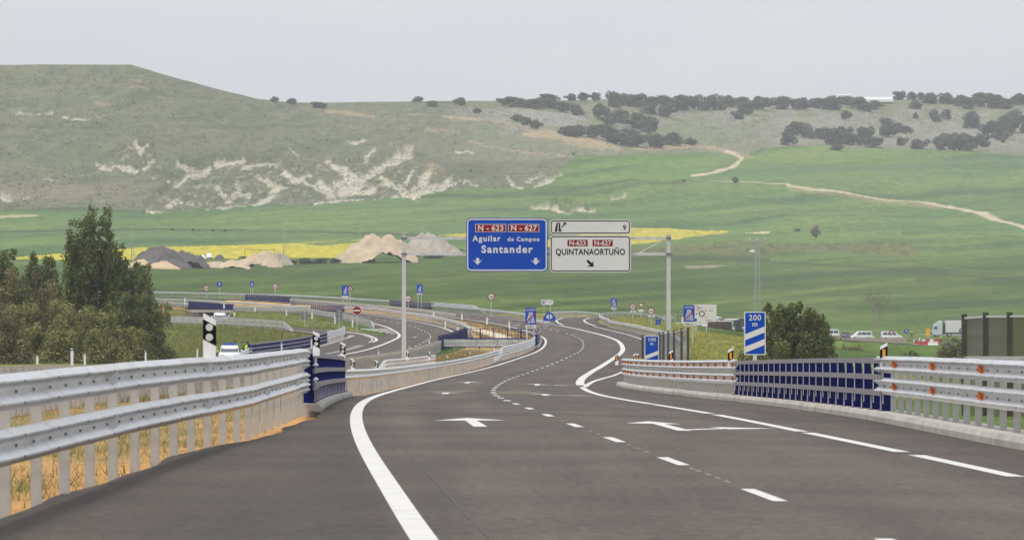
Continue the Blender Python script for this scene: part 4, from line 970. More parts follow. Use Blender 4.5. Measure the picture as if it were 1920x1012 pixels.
def exit_symbol(parent, x, z, h, m, y):
    """motorway with branching arrow"""
    s = h
    layer('pictogram', [(x, z), (x + .30 * s, z), (x + .36 * s, z + s), (x + .22 * s, z + s)], y, m, parent)
    layer('pictogram', [(x + .44 * s, z), (x + .76 * s, z), (x + .62 * s, z + .45 * s), (x + .60 * s, z + s), (x + .44 * s, z + s)], y, m, parent)
    layer('pictogram', [(x + .66 * s, z + .42 * s), (x + .80 * s, z + .45 * s), (x + 1.16 * s, z + .80 * s), (x + 1.04 * s, z + .90 * s)], y, m, parent)
    layer('pictogram', [(x + .92 * s, z + 1.0 * s), (x + 1.26 * s, z + .68 * s), (x + 1.26 * s, z + 1.0 * s)], y, m, parent)
# gantry
DG = 335.0; SG = F / DG
def gx(px): return (px - 960) / SG
def gzz(py): return ZC - (py - YH) / SG
gl, gr = gx(757), gx(1254); zb_l = gz(gl, DG); zb_r = gz(gr, DG)
gan = empty('sign_gantry', (0, DG, 0), 0, 'grey steel gantry spanning the carriageway on two posts', 'gantry')
for x, zb, zt in ((gl, zb_l, gzz(437)), (gr, zb_r, gzz(441))):
    mb = MB(); mb.plate([(x - .13, 0), (x + .13, 0), (x + .11, 1), (x - .11, 1)], .40, .68)
    mb.v = [(v[0], v[1], zb - .3 if v[2] == 0 else zt) for v in mb.v]; p = mb.build('post', M['pole'], gan)
    mb = MB(); mb.box((x, .54, zt + .02), (.17, .19, .025)); mb.build('post_cap', M['pole'], p)
    mb = MB(); mb.box((x, .54, zb + .05), (.32, .32, .05)); mb.build('base_plate', M['pole'], p)
zt, zb = gzz(446.5), gzz(476)
for z in (zt, zb):
    mb = MB(); mb.bar((gl, .54, z), (gr, .54, z), .15, .16); mb.build('chord', M['pole'], gan)
    for x in (gl, gr): mb = MB(); mb.box((x, .54, z), (.155, .2, .07)); mb.build('clamp', M['signback'], gan)
for a, b in ((gx(1250), gx(1195)), (gx(828), gx(829)), (gx(870), gx(930)), (gx(985), gx(930)), (gx(985), gx(1050)), (gx(1110), gx(1050)), (gx(1110), gx(1180))):
    mb = MB(); mb.bar((a, .54, zt), (b, .54, zb), .07); mb.build('brace', M['pole'], gan)
for px in (900, 1000, 1055, 1160): mb = MB(); mb.bar((gx(px), .40, gzz(412)), (gx(px), .40, gzz(506)), .09); mb.build('hanger', M['pole'], gan)
# blue panel
bl = empty('direction_sign', (gx(950.5), DG + .2, gzz(509)), 0, 'big blue direction sign for Santander hanging on the gantry', 'direction sign')
w2, hh = (1027 - 874) / SG / 2, (509.5 - 409) / SG
def bx(px): return (px - 950.5) / SG
def bz(py): return (509.5 - py) / SG
pb = bordered(bl, -w2, 0, w2, hh, M['signblue'], M['signwhite'], .30, .045, .075)
Y = -.012
for x0, x1, s in ((891, 949, 'N - 623'), (953, 1011, 'N - 627')):
    q = layer('road_number_plate', rrect(bx(x0), bz(435.5), bx(x1), bz(420.5), .02), Y, M['signwhite'], bl, .010)
    layer('red_field', rrect(bx(x0) + .03, bz(435.5) + .03, bx(x1) - .03, bz(420.5) - .03, .02), Y - .010, M['signred'], q)
    text('lettering', s, .46, M['signwhite'], bl, ((bx(x0) + bx(x1)) / 2, Y - .020, bz(432.8)), True, .022, 1.06, 1.0)
text('lettering', 'Aguilar', .46, M['signwhite'], bl, (bx(886.5), Y - .004, bz(452.3)), False, .028, 1.22, 1.0)
text('lettering', 'de Campoo', .335, M['signwhite'], bl, (bx(951.5), Y - .004, bz(452.3)), False, .028, 1.22, 1.0)
text('lettering', 'Santander', .60, M['signwhite'], bl, (bx(950.5), Y - .004, bz(474)), True, .032, 1.22, 1.02)
for px in (895.5, 1004.5):
    c = bx(px); z = bz(497); u = 1 / SG
    layer('arrow', [(c - 3*u, z + 13*u), (c - 3*u, z + 6.5*u), (c - 9*u, z + 9.5*u), (c, z), (c + 9*u, z + 9.5*u), (c + 3*u, z + 6.5*u), (c + 3*u, z + 13*u)], Y, M['signwhite'], bl)
# white panels
def wx(px): return (px - 1107) / SG
w2 = (1183 - 1031) / SG / 2
wt = empty('exit_number_sign', (gx(1107), DG + .2, gzz(439.5)), 0, 'narrow white exit 9 sign at the top right of the gantry', 'exit sign')
bordered(wt, -w2, 0, w2, (439.5 - 411.5) / SG, M['signwhite'], M['signblack'], .22, .055, .055)
exit_symbol(wt, wx(1040), .17, .54, M['signblack'], Y); text('lettering', '9', .42, M['signblack'], wt, (wx(1171), Y - .004, .26), True, .02)
wb = empty('exit_direction_sign', (gx(1107), DG + .2, gzz(510.5)), 0, 'white exit sign for Quintanaortuño below the exit 9 sign', 'exit sign')
hb = (510.5 - 441) / SG
def zz(py): return (510.5 - py) / SG
bordered(wb, -w2, 0, w2, hb, M['signwhite'], M['signblack'], .22, .055, .055)
for x0, x1, s in ((1064, 1102, 'N-623'), (1111, 1149, 'N-627')):
    layer('red_field', rrect(wx(x0), zz(461.5), wx(x1), zz(449.5), .02), Y, M['signred'], wb); text('lettering', s, .385, M['signwhite'], wb, ((wx(x0) + wx(x1)) / 2, Y - .010, zz(459.5)), True, .020, 1.0, 1.0)
text('lettering', 'QUINTANAORTUÑO', .50, M['signblack'], wb, (0, Y - .004, zz(477.5)), True, .024, 1.06, .82)
c, z, u = wx(1107), zz(500), 1 / SG
layer('arrow', [(c - 7.5*u, z + 10.5*u), (c - 4.5*u, z + 13.5*u), (c + 3.5*u, z + 6.5*u), (c + 5.5*u, z + 13*u), (c + 6*u, z), (c - 7*u, z + .5*u), (c - .5*u, z + 3*u)], Y, M['signblack'], wb)

def posts(root, xs, top, dep=1.4, w=.08, m=None):
    for x in xs: mb = MB(); mb.box((x, .06, (top - dep) / 2), (w / 2, w / 2, (top + dep) / 2)); mb.build('post', m or M['pole'], root)
def sign_root(name, label, cat, px, pybase, d, group=None): return empty(name, at(px, pybase, d), 0, label, cat, group)
# countdown markers
def countdown(label, px, d, x0, x1, y0, y1, num, stripes):
    s = F / d; root = sign_root('countdown_sign', label, 'countdown sign', px, y1, d); w = (x1 - x0) / s / 2; h = (y1 - y0) / s
    p = MB(); p.plate(rrect(-w, 0, w, h, w * .12), -.012, .04); p.build('panel', M['signwhite'], root)
    fr = rrect(-w * .90, w * .10, w * .90, h - w * .10, w * .08); layer('blue_field', fr, -.012, M['signblue'], root)
    for zc in stripes: z = zc * h; layer('stripe', [(-w * .9, z - .12*h), (w * .9, z + .06*h), (w * .9, z + .20*h), (-w * .9, z + .02*h)], -.018, M['signwhite'], root)
    text('lettering', num, h * (.185 if h > 1.32 else .175), M['signwhite'], root, (0, -.022, h * .80), True, .010 if h > 1.32 else 0.0, 1.10); text('lettering', 'm', h * .17, M['signwhite'], root, (0, -.022, h * .66), True, .012)
    posts(root, (0,), 0.2, 2.0, .12)
countdown('blue 200 m countdown sign with two white stripes behind the right parapet', 1415.5, 178, 1395.5, 1436, 584, 665, '200', (.17, .46))
countdown('blue 100 m countdown sign with one white stripe before the glass screens', 1222, 272, 1208.5, 1235.5, 629, 681, '100', (.26,))
# generic small signs
def roundsign(label, px, d, pyc, r_px, kind, txt=None, yb=None, sub=None, group=None):
    s = F / d; r = r_px / s; x, y, zc = at(px, pyc, d); zb = at(px, yb, d)[2] if yb else gz(x, y)
    root = empty('road_sign', (x, y, zb), 0, label, 'road sign', group); z = zc - zb
    p = MB(); p.plate(circ(0, z, r), -.01, .02); p.build('panel', {'limit': M['signred'], 'noentry': M['signred'], 'blue': M['signblue']}[kind], root)
    if kind == 'limit':
        layer('white_field', circ(0, z, r * .76), -.01, M['signwhite'], root); text('lettering', txt, r * (.95 if len(txt) < 3 else .78), M['signblack'], root, (0, -.02, z - r * .33), True, .02)
    elif kind == 'noentry': layer('white_bar', rrect(-r * .70, z - r * .17, r * .70, z + r * .17, .02), -.01, M['signwhite'], root); ring('rim', circ(0, z, r), circ(0, z, r * .93), -.01, M['signwhite'], root)
    else:
        layer('arrow', [(-r * .12, z - r * .6), (r * .12, z - r * .6), (r * .12, z + r * .1), (r * .42, z + r * .1), (0, z + r * .65), (-r * .42, z + r * .1), (-r * .12, z + r * .1)], -.01, M['signwhite'], root)
    top = z
    if sub:
        layer('sub_plate', rrect(-r * .85, z - r * 1.75, r * .85, z - r * 1.06, .02), -.01, M['signwhite'], root, .02)
        layer('sub_arrow', [(-r*.3, z - r*1.6), (-r*.15, z - r*1.68), (r*.15, z - r*1.42), (r*.28, z - r*1.54), (r*.34, z - r*1.18), (-r*.02, z - r*1.22), (r*.06, z - r*1.32)], -.03, M['signblack'], root)
    posts(root, (0,), top, .6, .09); return root
def trisign(label, px, d, pyc, r_px, down=False, back=False, sub=None, warn=False):
    s = F / d; r = r_px / s; x, y, zc = at(px, pyc, d); zb = gz(x, y); root = empty('road_sign', (x, y, zb), 0, label, 'road sign'); z = zc - zb
    def tri(k): return [(k * r * math.cos(R_(a)), z + k * r * math.sin(R_(a))) for a in ((-90, 30, 150) if down else (210, 330, 90))]
    p = MB(); p.plate(tri(1), -.01, .02); p.build('panel', M['signback'] if back else M['signred'], root)
    if not back: layer('white_field', tri(.62), -.01, M['signwhite'], root)
    if warn: layer('pictogram', rrect(-r * .10, z - r * .28, r * .14, z + r * .25, .01), -.018, M['signblack'], root)
    if sub: layer('sub_plate', rrect(-r * .7, z - r * 1.75, r * .7, z - r * 1.15, .02), -.01, M['signwhite'], root, .02)
    posts(root, (0,), z, .6, .09); return root
def motorway_end(label, px, d, x0, x1, y0, y1, plate=None, sub_arrow=False, lean=0):
    """blue end-of-motorway panel with carriageway pictogram and red slash"""
    s = F / d; x, y, zc = at(px, y1, d); zb = gz(x, y); root = empty('motorway_end_sign', (x, y, zb), 0, label, 'road sign'); z = zc - zb; w = (x1 - x0) / s / 2; h = (y1 - y0) / s
    p = MB(); p.plate(rrect(-w, z, w, z + h, w * .1), -.012, .03); p.build('panel', M['signblue'], root)
    text('lettering', 'AUTOVÍA', h * .135, M['signwhite'], root, (0, -.018, z + h * .83), True, .02, 1, .95)
    for a0, a1, b0, b1 in ((-.78, -.62, -.30, -.20), (-.46, -.32, -.17, -.10), (-.22, -.10, -.07, -.02), (.10, .22, .02, .07), (.32, .46, .10, .17), (.62, .78, .20, .30)):
        layer('pictogram', [(a0 * w, z + h * .08), (a1 * w, z + h * .08), (b1 * w, z + h * .74), (b0 * w, z + h * .74)], -.012, M['signwhite'], root)
    layer('red_slash', [(-w * .96, z + h * .12), (-w * .96, z + h * .03), (w * .98, z + h * .66), (w * .98, z + h * .75)], -.019, M['signred'], root)
    if plate:
        layer('sub_plate', rrect(-w, z - h * .25, w, z - h * .04, .02), -.01, M['signwhite'], root, .02); text('lettering', plate, h * .17, M['signblack'], root, (0, -.034, z - h * .20), True, .01, 1, .9)
    if sub_arrow:
        layer('sub_plate', rrect(-w * .8, z - h * .32, w * .8, z - h * .05, .02), -.01, M['signwhite'], root, .02)
        layer('sub_arrow', [(-w*.3, z - h*.28), (-w*.1, z - h*.28), (w*.3, z - h*.14), (w*.35, z - h*.22), (w*.45, z - h*.08), (w*.1, z - h*.08)], -.03, M['signblack'], root)
    posts(root, (0,) if sub_arrow else (-w * .62, w * .62), z + h * .5, .6, .08); return root
motorway_end('blue end of motorway sign with distance plate at the inside of the bend', 995, 545, 985, 1005, 577, 608, '2000 m')
motorway_end('blue end of motorway sign in front of the white roundabout panel', 1292, 540, 1282, 1303, 572, 603, '3000 m')
motorway_end('small blue end of motorway sign with arrow plate at the exit crest', 1151, 800, 1145.5, 1157, 558, 575, None, True)
roundsign('smaller 30 speed limit sign left of the give way triangle on the exit bank', 1186.5, 760, 575, 6.0, 'limit', '30', None, True)
roundsign('round 100 limit sign over an arrow plate, right of the give way triangle', 1221, 700, 583, 6.6, 'limit', '100', None, True)
trisign('red and white give way triangle with distance plate on the exit bank', 1202, 800, 571.5, 7.2, True, False, ' ')
roundsign('red rimmed 100 speed limit sign standing against the wheat field', 921, 780, 556, 7.0, 'limit', '100')
roundsign('red rimmed 100 speed limit sign beside the left gantry post', 765.5, 830, 560, 6.8, 'limit', '100')
roundsign('60 speed limit sign nearest the poplar beside the blue arrow sign', 387, 1050, 540.5, 5.6, 'limit', '60')
roundsign('60 speed limit sign right of the small blue rectangle sign', 516, 960, 537, 5.6, 'limit', '60')
roundsign('round blue straight-ahead arrow sign on the far left motorway', 411.5, 1060, 532.5, 5.4, 'blue')
roundsign('red no entry sign at the ramp gore', 669.5, 640, 582, 8.2, 'noentry')
trisign('red warning triangle half behind the blue lane sign', 656.5, 880, 541.5, 8.0, False, False, None, True)
trisign('grey back of a triangular sign by the distant blue parapet', 551, 830, 568, 8.0, False, True)
def lanesign(label, px, d, x0, x1, y0, y1, plate=True):
    s = F / d; x, y, zc = at(px, y1, d); zb = gz(x, y); root = empty('lane_sign', (x, y, zb), 0, label, 'road sign'); z = zc - zb; w = (x1 - x0) / s / 2; h = (y1 - y0) / s
    p = MB(); p.plate(rrect(-w, z, w, z + h, w * .1), -.012, .03); p.build('panel', M['signblue'], root)
    layer('pictogram', [(w * .15, z + h * .1), (w * .4, z + h * .1), (w * .4, z + h * .85), (w * .15, z + h * .85)], -.012, M['signwhite'], root)
    layer('pictogram', [(-w * .4, z + h * .1), (-w * .15, z + h * .1), (-w * .15, z + h * .4), (w * .14, z + h * .55), (w * .14, z + h * .68), (-w * .4, z + h * .45)], -.012, M['signwhite'], root)
    if plate: layer('sub_plate', rrect(-w, z - h * .2, w, z - h * .04, .02), -.01, M['signwhite'], root, .02)
    posts(root, (-w * .6, w * .6), z, .6, .08)
lanesign('blue lane merge sign in front of the red warning triangle', 647, 870, 641, 653, 535, 554); lanesign('blue lane merge sign right of the left gantry post', 787, 850, 781.5, 792.5, 533, 549); lanesign('small blue rectangular sign between the two 60 signs', 472, 1010, 468.5, 475.5, 527, 538, False)
def backsign(label, px, d, pts_px, yb):
    s = F / d; x, y, zb = at(px, yb, d); root = empty('road_sign', (x, y, zb), 0, label, 'road sign')
    for i, poly in enumerate(pts_px): mb = MB(); mb.plate([((a - px) / s, (yb - b) / s) for a, b in poly], -.01, .02); mb.build('panel', M['signback'], root)
    mb = MB(); mb.box((0, -.05, (yb - min(b for p in pts_px for a, b in p)) / s / 2 - .3), (.04, .03, (yb - min(b for p in pts_px for a, b in p)) / s / 2 + .3)); mb.build('post', M['pole'], root)
backsign('plain grey rectangular sign back on the ramp slope', 571, 690, [[(564.5, 600), (577, 600), (577, 583), (564.5, 583)]], 612)
backsign('grey back of a stacked round and triangular sign on the ramp slope', 636, 660, [[(636 + 7 * math.cos(R_(a)), 587 - 7 * math.sin(R_(a))) for a in range(0, 360, 20)], [(628, 592), (636, 606), (644, 592)][::1]], 620)
# roundabout panel
d = 640.0; s = F / d; x, y, zc = at(1322, 603, d); rb = empty('roundabout_sign', (x, y, gz(x, y)), 0, 'large white roundabout direction panel behind the blue motorway end sign', 'direction sign'); z = zc - gz(x, y); w, h = 21.5 / s, 32.5 / s
p = MB(); p.plate(rrect(-w, z, w, z + h, .05), -.012, .05); p.build('panel', M['signwhite'], rb)
ccx, ccz = -w * .28, z + h * .46; rr_ = h * .17
ring('roundabout_ring', circ(ccx, ccz, rr_, 24), circ(ccx, ccz, rr_ * .70, 24), -.012, M['signblack'], rb)
for a in (-90, -40, 40, 135, 180):
    ca, sa = math.cos(R_(a)), math.sin(R_(a)); mb = MB(); mb.bar((ccx + ca * rr_, -.016, ccz + sa * rr_), (ccx + ca * rr_ * 1.9, -.016, ccz + sa * rr_ * 1.9), .035, .008); mb.build('arm', M['signblack'], rb)
    if a != -90: t_ = rr_ * 2.1; layer('arrow_head', [(ccx + ca * t_, ccz + sa * t_), (ccx + ca * rr_ * 1.65 - sa * .09, ccz + sa * rr_ * 1.65 + ca * .09), (ccx + ca * rr_ * 1.65 + sa * .09, ccz + sa * rr_ * 1.65 - ca * .09)], -.012, M['signblack'], rb)
for px_, py_, w_, m_ in ((1308, 574.5, 3.0, M['signred']), (1311, 577.5, 4.5, M['signblack']), (1333, 582.2, 4.0, M['signblack']), (1330, 600.3, 6.0, M['signred'])): layer('text_line', rrect((px_ - w_ - 1322) / s, z + (603 - py_ - .5) / s, (px_ + w_ - 1322) / s, z + (603 - py_ + .5) / s, .01), -.012, m_, rb)   # too small to read in the photograph
mb = MB(); mb.plate(rrect(-w * .98, z + .06, -w * .72, z + .36, .03), -.02, -.012); mb.build('blue_plate', M['signblue'], rb)
posts(rb, (-w * .8, w * .12), z + h * .5, .6, .1); 
# gore signs
d = 745.0; s = F / d; x, y, z0 = at(1026.5, 604, d); z0 = gz(x, y)
ge = empty('exit_arrow_sign', (x, y, z0), 0, 'white arrow shaped exit 9 sign on two posts at the gore', 'exit sign'); zc = at(0, 566.5, d)[2] - z0
w, h = 11.5 / s, 4.8 / s
p = MB(); p.plate([(-w, zc - h), (w * .78, zc - h), (w, zc), (w * .78, zc + h), (-w, zc + h)], -.012, .03); p.build('panel', M['signwhite'], ge)
exit_symbol(ge, -w * .86, zc - h * .68, h * 1.3, M['signblack'], -.012); text('lettering', '9', h * 1.2, M['signblack'], ge, (w * .5, -.018, zc - h * .4), True, .01); posts(ge, (-w * .55, w * .45), zc, .5, .06)
x, y, z0 = at(1030, 600, 738); go = empty('gore_marker', (x, y, gz(x, y)), 0, 'blue rounded divergence marker with two white arrows at the gore', 'gore marker'); h = 17 / F * 738; w = 12 / F * 738
mb = MB(); mb.plate([(-w, 0), (w, 0), (w * .95, h * .45), (w * .55, h * .85), (w * .15, h), (-w * .15, h), (-w * .55, h * .85), (-w * .95, h * .45)], -.25, .25); mb.build('body', M['goreblue'] if 'goreblue' in M else M['signblue'], go)
for sg in (-1, 1): layer('arrow', [(sg * w * .08, h * .18), (sg * w * .25, h * .38), (sg * w * .25, h * .28), (sg * w * .55, h * .52), (sg * w * .25, h * .76), (sg * w * .25, h * .66), (sg * w * .08, h * .86)][::sg], -.25, M['signwhite'], go)
# little blue plate on the bank
x, y, zb = at(1234, 604, 660); sp = empty('road_sign', (x, y, gz(x, y)), 0, 'small blue square sign low on the exit bank', 'road sign'); zq = at(0, 608, 660)[2] - gz(x, y)
layer('panel', rrect(-.29, zq, .29, zq + .56, .03), 0, M['signblue'], sp, .02); text('lettering', '2', .3, M['signwhite'], sp, (0, -.022, zq + .17), True); posts(sp, (0,), zq + .3, .5, .06)

# ------------------------------------------------------------------ transparent acoustic screens
def glassmat(name, col, tr, rough=0.12, smear=(.10, .10, .05)):
    m, t, b = newmat(name); b.inputs['Base Color'].default_value = (*col, 1); b.inputs['Roughness'].default_value = rough
    n = t.nodes.new('ShaderNodeTexNoise'); n.inputs['Scale'].default_value = 2.0; n.inputs['Detail'].default_value = 5
    co = t.nodes.new('ShaderNodeTexCoord'); mp = t.nodes.new('ShaderNodeMapping'); mp.inputs['Scale'].default_value = (4, 4, .35); t.links.new(co.outputs['Object'], mp.inputs[0]); t.links.new(mp.outputs[0], n.inputs['Vector'])
    r = t.nodes.new('ShaderNodeValToRGB'); r.color_ramp.elements[0].color = (tr * .75,) * 3 + (1,); r.color_ramp.elements[1].color = (min(1, tr * 1.2),) * 3 + (1,); t.links.new(n.outputs[0], r.inputs[0])
    tp = t.nodes.new('ShaderNodeBsdfTransparent'); tp.inputs[0].default_value = (*[min(1, c * 4 + .35) for c in col], 1)
    ms = t.nodes.new('ShaderNodeMixShader'); t.links.new(r.outputs[0], ms.inputs[0]); t.links.new(b.outputs[0], ms.inputs[1]); t.links.new(tp.outputs[0], ms.inputs[2]); t.links.new(ms.outputs[0], t.nodes['Material Output'].inputs[0])
    return m
M['screen'] = glassmat('stained_screen_glass', (.11, .115, .075), .26)
M['screenpost'] = mat('screen_post', (.055, .05, .04), .7, var=.2)
M['screen2'] = glassmat('clear_screen_glass', (.30, .32, .34), .55, .08)
def screen(label, pts, h, gm, caps=True):
    root = empty('acoustic_screen', pts[0], 0, label, 'acoustic screen'); p0 = np.array(pts[0])
    for k, p in enumerate(pts):
        q = np.array(p) - p0; hh_ = h[k]; mb = MB(); mb.box((q[0], q[1], q[2] + hh_ / 2 - 1.2), (.07, .09, hh_ / 2 + 1.25)); mb.build('post', M['screenpost'], root)
        if k < len(pts) - 1:
            r = np.array(pts[k + 1]) - p0; a = q + (r - q) * .06; b = q + (r - q) * .94; ha, hb = h[k] - .08, h[k + 1] - .08
            mb = MB(); mb.add([(a[0], a[1], a[2] - 2), (b[0], b[1], b[2] - 2), (b[0], b[1], b[2] + hb), (a[0], a[1], a[2] + ha)] + [(a[0], a[1] + .02, a[2] - 2), (b[0], b[1] + .02, b[2] - 2), (b[0], b[1] + .02, b[2] + hb), (a[0], a[1] + .02, a[2] + ha)], [(0, 1, 2, 3), (7, 6, 5, 4), (0, 4, 5, 1), (2, 6, 7, 3), (1, 5, 6, 2), (3, 7, 4, 0)])
            mb.build('pane', gm, root)
            mb = MB(); mb.bar((a[0], a[1] + .01, a[2] + ha + .02), (b[0], b[1] + .01, b[2] + hb + .02), .05, .05); mb.build('cap_rail', M['pole'], root)
ps = [(1808, 592, 152), (1848, 589, 147), (1893, 588.5, 142), (1942, 587, 137), (1996, 585, 132)]
screen('tall dark green glass acoustic screen behind the right guardrail', [at(px, 684, d) for px, t_, d in ps], [(684 - t_) / F * d for px, t_, d in ps], M['screen'])
ps = [(1205, 630, 345), (1237, 624, 336), (1244, 623, 332), (1253, 621.5, 328), (1264, 620, 324), (1278, 617, 320), (1290, 615, 314)]
screen('ribbed glass acoustic screen behind the 100 m sign and the right gantry post', [at(px, 690, d) for px, t_, d in ps], [(690 - t_) / F * d for px, t_, d in ps], M['screen2'])
guardrail('guardrail', [at(1806, 681, 128), at(1860, 681.5, 123), at(1925, 682, 118), at(1990, 683, 113)], -1, 'white rail across the foot of the dark glass screen', (0.0,), 2.0, False)
# ------------------------------------------------------------------ vegetation
def leaves_mesh(name, pos, nrm, size, tint, rng, aspect=1.0):
    """one quad leaf (or small spray of leaves) per position"""
    n = len(pos); a = rng.normal(size=(n, 3)); a -= (a * nrm).sum(1, keepdims=True) * nrm; a /= np.linalg.norm(a, axis=1, keepdims=True) + 1e-9
    b = np.cross(nrm, a); s = size[:, None]
    V = np.empty((n, 4, 3)); V[:, 0] = pos - a * s * aspect; V[:, 1] = pos - b * s * .55 + a * s * .1; V[:, 2] = pos + a * s * aspect; V[:, 3] = pos + b * s * .55 + a * s * .1
    me = bpy.data.meshes.new(name); me.vertices.add(n * 4); me.vertices.foreach_set('co', V.ravel())
    me.loops.add(n * 4); me.loops.foreach_set('vertex_index', np.arange(n * 4)); me.polygons.add(n)
    me.polygons.foreach_set('loop_start', np.arange(n) * 4); me.polygons.foreach_set('loop_total', np.full(n, 4))
    at_ = me.color_attributes.new('tint', 'FLOAT_COLOR', 'CORNER')
    c = np.ones((n, 4, 4)); c[:, :, :3] = tint[:, None, :]; at_.data.foreach_set('color', c.ravel())
    me.update(calc_edges=True); return me
def clump_points(clumps, n, rng, shell=0.55):
    """points spread through a set of ellipsoid clumps (x,y,z,rx,ry,rz)"""
    C = np.array(clumps, float); vol = C[:, 3] * C[:, 4] * C[:, 5]; w = vol ** .75; w /= w.sum()
    k = rng.choice(len(C), n, p=w); d = rng.normal(size=(n, 3)); d /= np.linalg.norm(d, axis=1, keepdims=True)
    r = shell + (1 - shell) * rng.random(n) ** .6; r *= rng.choice([1.0, 1.12, .8], n, p=[.7, .15, .15])
    return C[k, :3] + d * r[:, None] * C[k, 3:6], d, k
def tintof(n, rng, k, nk, lo=.65, hi=1.45, warm=0.13):
    base = rng.uniform(.75, 1.25, nk)[k] * rng.uniform(lo, hi, n); w = rng.uniform(-warm, warm, n)
    return np.stack([base * (1 + w), base, base * (1 - w * .8)], 1)
def limbs(mb, p, d, L, r, depth, rng, ends):
    p = Vector(p); d = Vector(d).normalized(); q = p + d * L * .5 + Vector(rng.normal(size=3) * L * .04); e = p + d * L
    mb.tube([p, q, e], [r, r * .8, r * .55], 6, cap=False); ends.append(tuple(e))
    if depth > 0:
        for k in range(rng.integers(2, 4)):
            nd = d + Vector(rng.normal(size=3) * .36) + Vector((0, 0, .22)); limbs(mb, p + d * L * rng.uniform(.45, 1.0), nd, L * rng.uniform(.5, .75), r * .5, depth - 1, rng, ends)
def tree(name, label, base, clumps, nleaf, lsize, lm, trunk_h, trunk_r, seed, cat='tree', group=None, stems=1, spread=.3, shell=.35, depth=2, up=0.0):
    rng = np.random.default_rng(seed); root = empty(name, base, 0, label, cat, group)
    mb = MB(); ends = []
    for s in range(stems):
        a = rng.uniform(0, 6.28); d = Vector((math.cos(a) * spread * rng.random(), math.sin(a) * spread * rng.random(), 1)); limbs(mb, (rng.normal() * .15 * (stems > 1), rng.normal() * .15 * (stems > 1), -.3), d, trunk_h, trunk_r, depth, rng, ends)
    mb.build('trunk' if stems == 1 else 'stems', M['bark'], root, True)
    pos, nrm, k = clump_points(clumps, nleaf, rng, shell); nrm = nrm + rng.normal(size=nrm.shape) * .7; nrm[:, 2] += up; nrm /= np.linalg.norm(nrm, axis=1, keepdims=True)
    me = leaves_mesh('crown', pos, nrm, lsize * rng.uniform(.6, 1.4, nleaf), tintof(nleaf, rng, k, len(clumps)), rng); link('crown', me, lm, root); return root
M['poplar'] = leafmat('poplar_leaf', (0.130, 0.156, 0.052)); M['willow'] = leafmat('willow_leaf', (0.240, 0.245, 0.098)); M['shrub'] = leafmat('shrub_leaf', (0.145, 0.170, 0.060)); M['oak'] = leafmat('holm_oak_leaf', (0.100, 0.128, 0.076), .1); M['redshrub'] = leafmat('brown_shrub_leaf', (0.200, 0.185, 0.090)); M['grassy'] = leafmat('grass_blade', (0.27, 0.29, 0.10), .35); M['drygrass'] = leafmat('dry_grass_blade', (0.40, 0.31, 0.17), .3); M['yflower'] = leafmat('yellow_flower', (0.62, 0.50, 0.03), .2)
def plumes(rng, n, xr, h0, h1, rad, yr=1.6, lean=.1, prof=None):
    """upright flame-shaped clumps: a poplar head is many of these"""
    out = []
    for i in range(n):
        x = rng.uniform(-xr, xr); y = rng.uniform(-yr, yr); ht = (prof(x) if prof else h1) * rng.uniform(.82, 1.0); z0 = h0 * rng.uniform(.6, 1.4); m = max(3, int((ht - z0) / (rad * 1.3)))
        for j in range(m):
            t = j / (m - 1); r = rad * (1.05 - .55 * t) * rng.uniform(.75, 1.25); out.append((x + rng.normal() * rad * .35 + lean * x * t, y + rng.normal() * .3, z0 + (ht - z0) * t - r * .3, r, r, r * 1.5))
    return out
def S(px, d): return px * d / F
# the big poplar on the left: two leaders, ragged outline
rng = np.random.default_rng(3); d0 = 520.0; b = gat(205, d0); H = b[2]
zt = lambda py: at(0, py, d0)[2] - H
def pop_prof(x):
    px = 205 + x * F / d0
    return np.interp(px, [90, 122, 135, 150, 165, 180, 195, 205, 212, 222, 232, 248, 262, 275, 285], [zt(560), zt(468), zt(405), zt(425), zt(388), zt(384), zt(384), zt(400), zt(450), zt(465), zt(498), zt(482), zt(505), zt(495), zt(580)])
cl = plumes(rng, 84, S(82, d0), 0.6, 13, .66, 1.8, .0, pop_prof)
tree('poplar_tree', 'tall dark poplar with ragged twin tops left of the ramps', b, cl, 95000, .125, M['poplar'], 5.2, .20, 31, 'tree', None, 3, .10, .25, 2)
def bushy(name, label, px, d, x0, x1, ytop, lm, n, ls, seed, ybot=None, plume=True, cat='tree', rad=.8, stems=4, th=1.9, group=None, np_=22, depth=2):
    rng = np.random.default_rng(seed); b = gat(px, d); z = at(0, ytop, d)[2] - b[2]; w = S((x1 - x0) / 2, d); off = S((x0 + x1) / 2 - px, d)
    prof = lambda x: max(.6, z * (1 - .42 * abs(x / w) ** 2.2))
    cl = plumes(rng, np_, w * .88, .4, z, rad, w * .6, .05, prof); cl = [(c[0] + off,) + c[1:] for c in cl]
    return tree(name, label, b, cl, n, ls, lm, th, .10, seed, cat, group, stems, .5, .3, depth)
bushy('poplar_tree', 'dark young poplar cut by the frame behind the willows', 8, 540, -60, 60, 462, M['poplar'], 46000, .13, 41, th=3)
bushy('poplar_tree', 'slender dark poplar between the frame edge and the tall poplar', 75, 545, 40, 112, 470, M['poplar'], 34000, .13, 42, th=3, np_=16)
bushy('willow_bush', 'reddish brown shrub tree under the young poplars', 30, 500, -40, 110, 508, M['redshrub'], 26000, .13, 43, rad=1.0)
bushy('willow_bush', 'olive green willow in front of the tall poplar', 70, 470, -10, 160, 560, M['willow'], 32000, .11, 44, rad=.9)
bushy('willow_bush', 'round olive willow at the foot of the tall poplar', 160, 465, 85, 225, 580, M['willow'], 28000, .11, 45, rad=.9)
bushy('willow_bush', 'dark shrub at the right foot of the tall poplar', 250, 500, 195, 312, 548, M['shrub'], 26000, .12, 46, rad=.8)
bushy('willow_bush', 'low olive shrub beside the grass slope', 215, 450, 160, 280, 612, M['willow'], 16000, .10, 47, rad=.7, th=1.5)
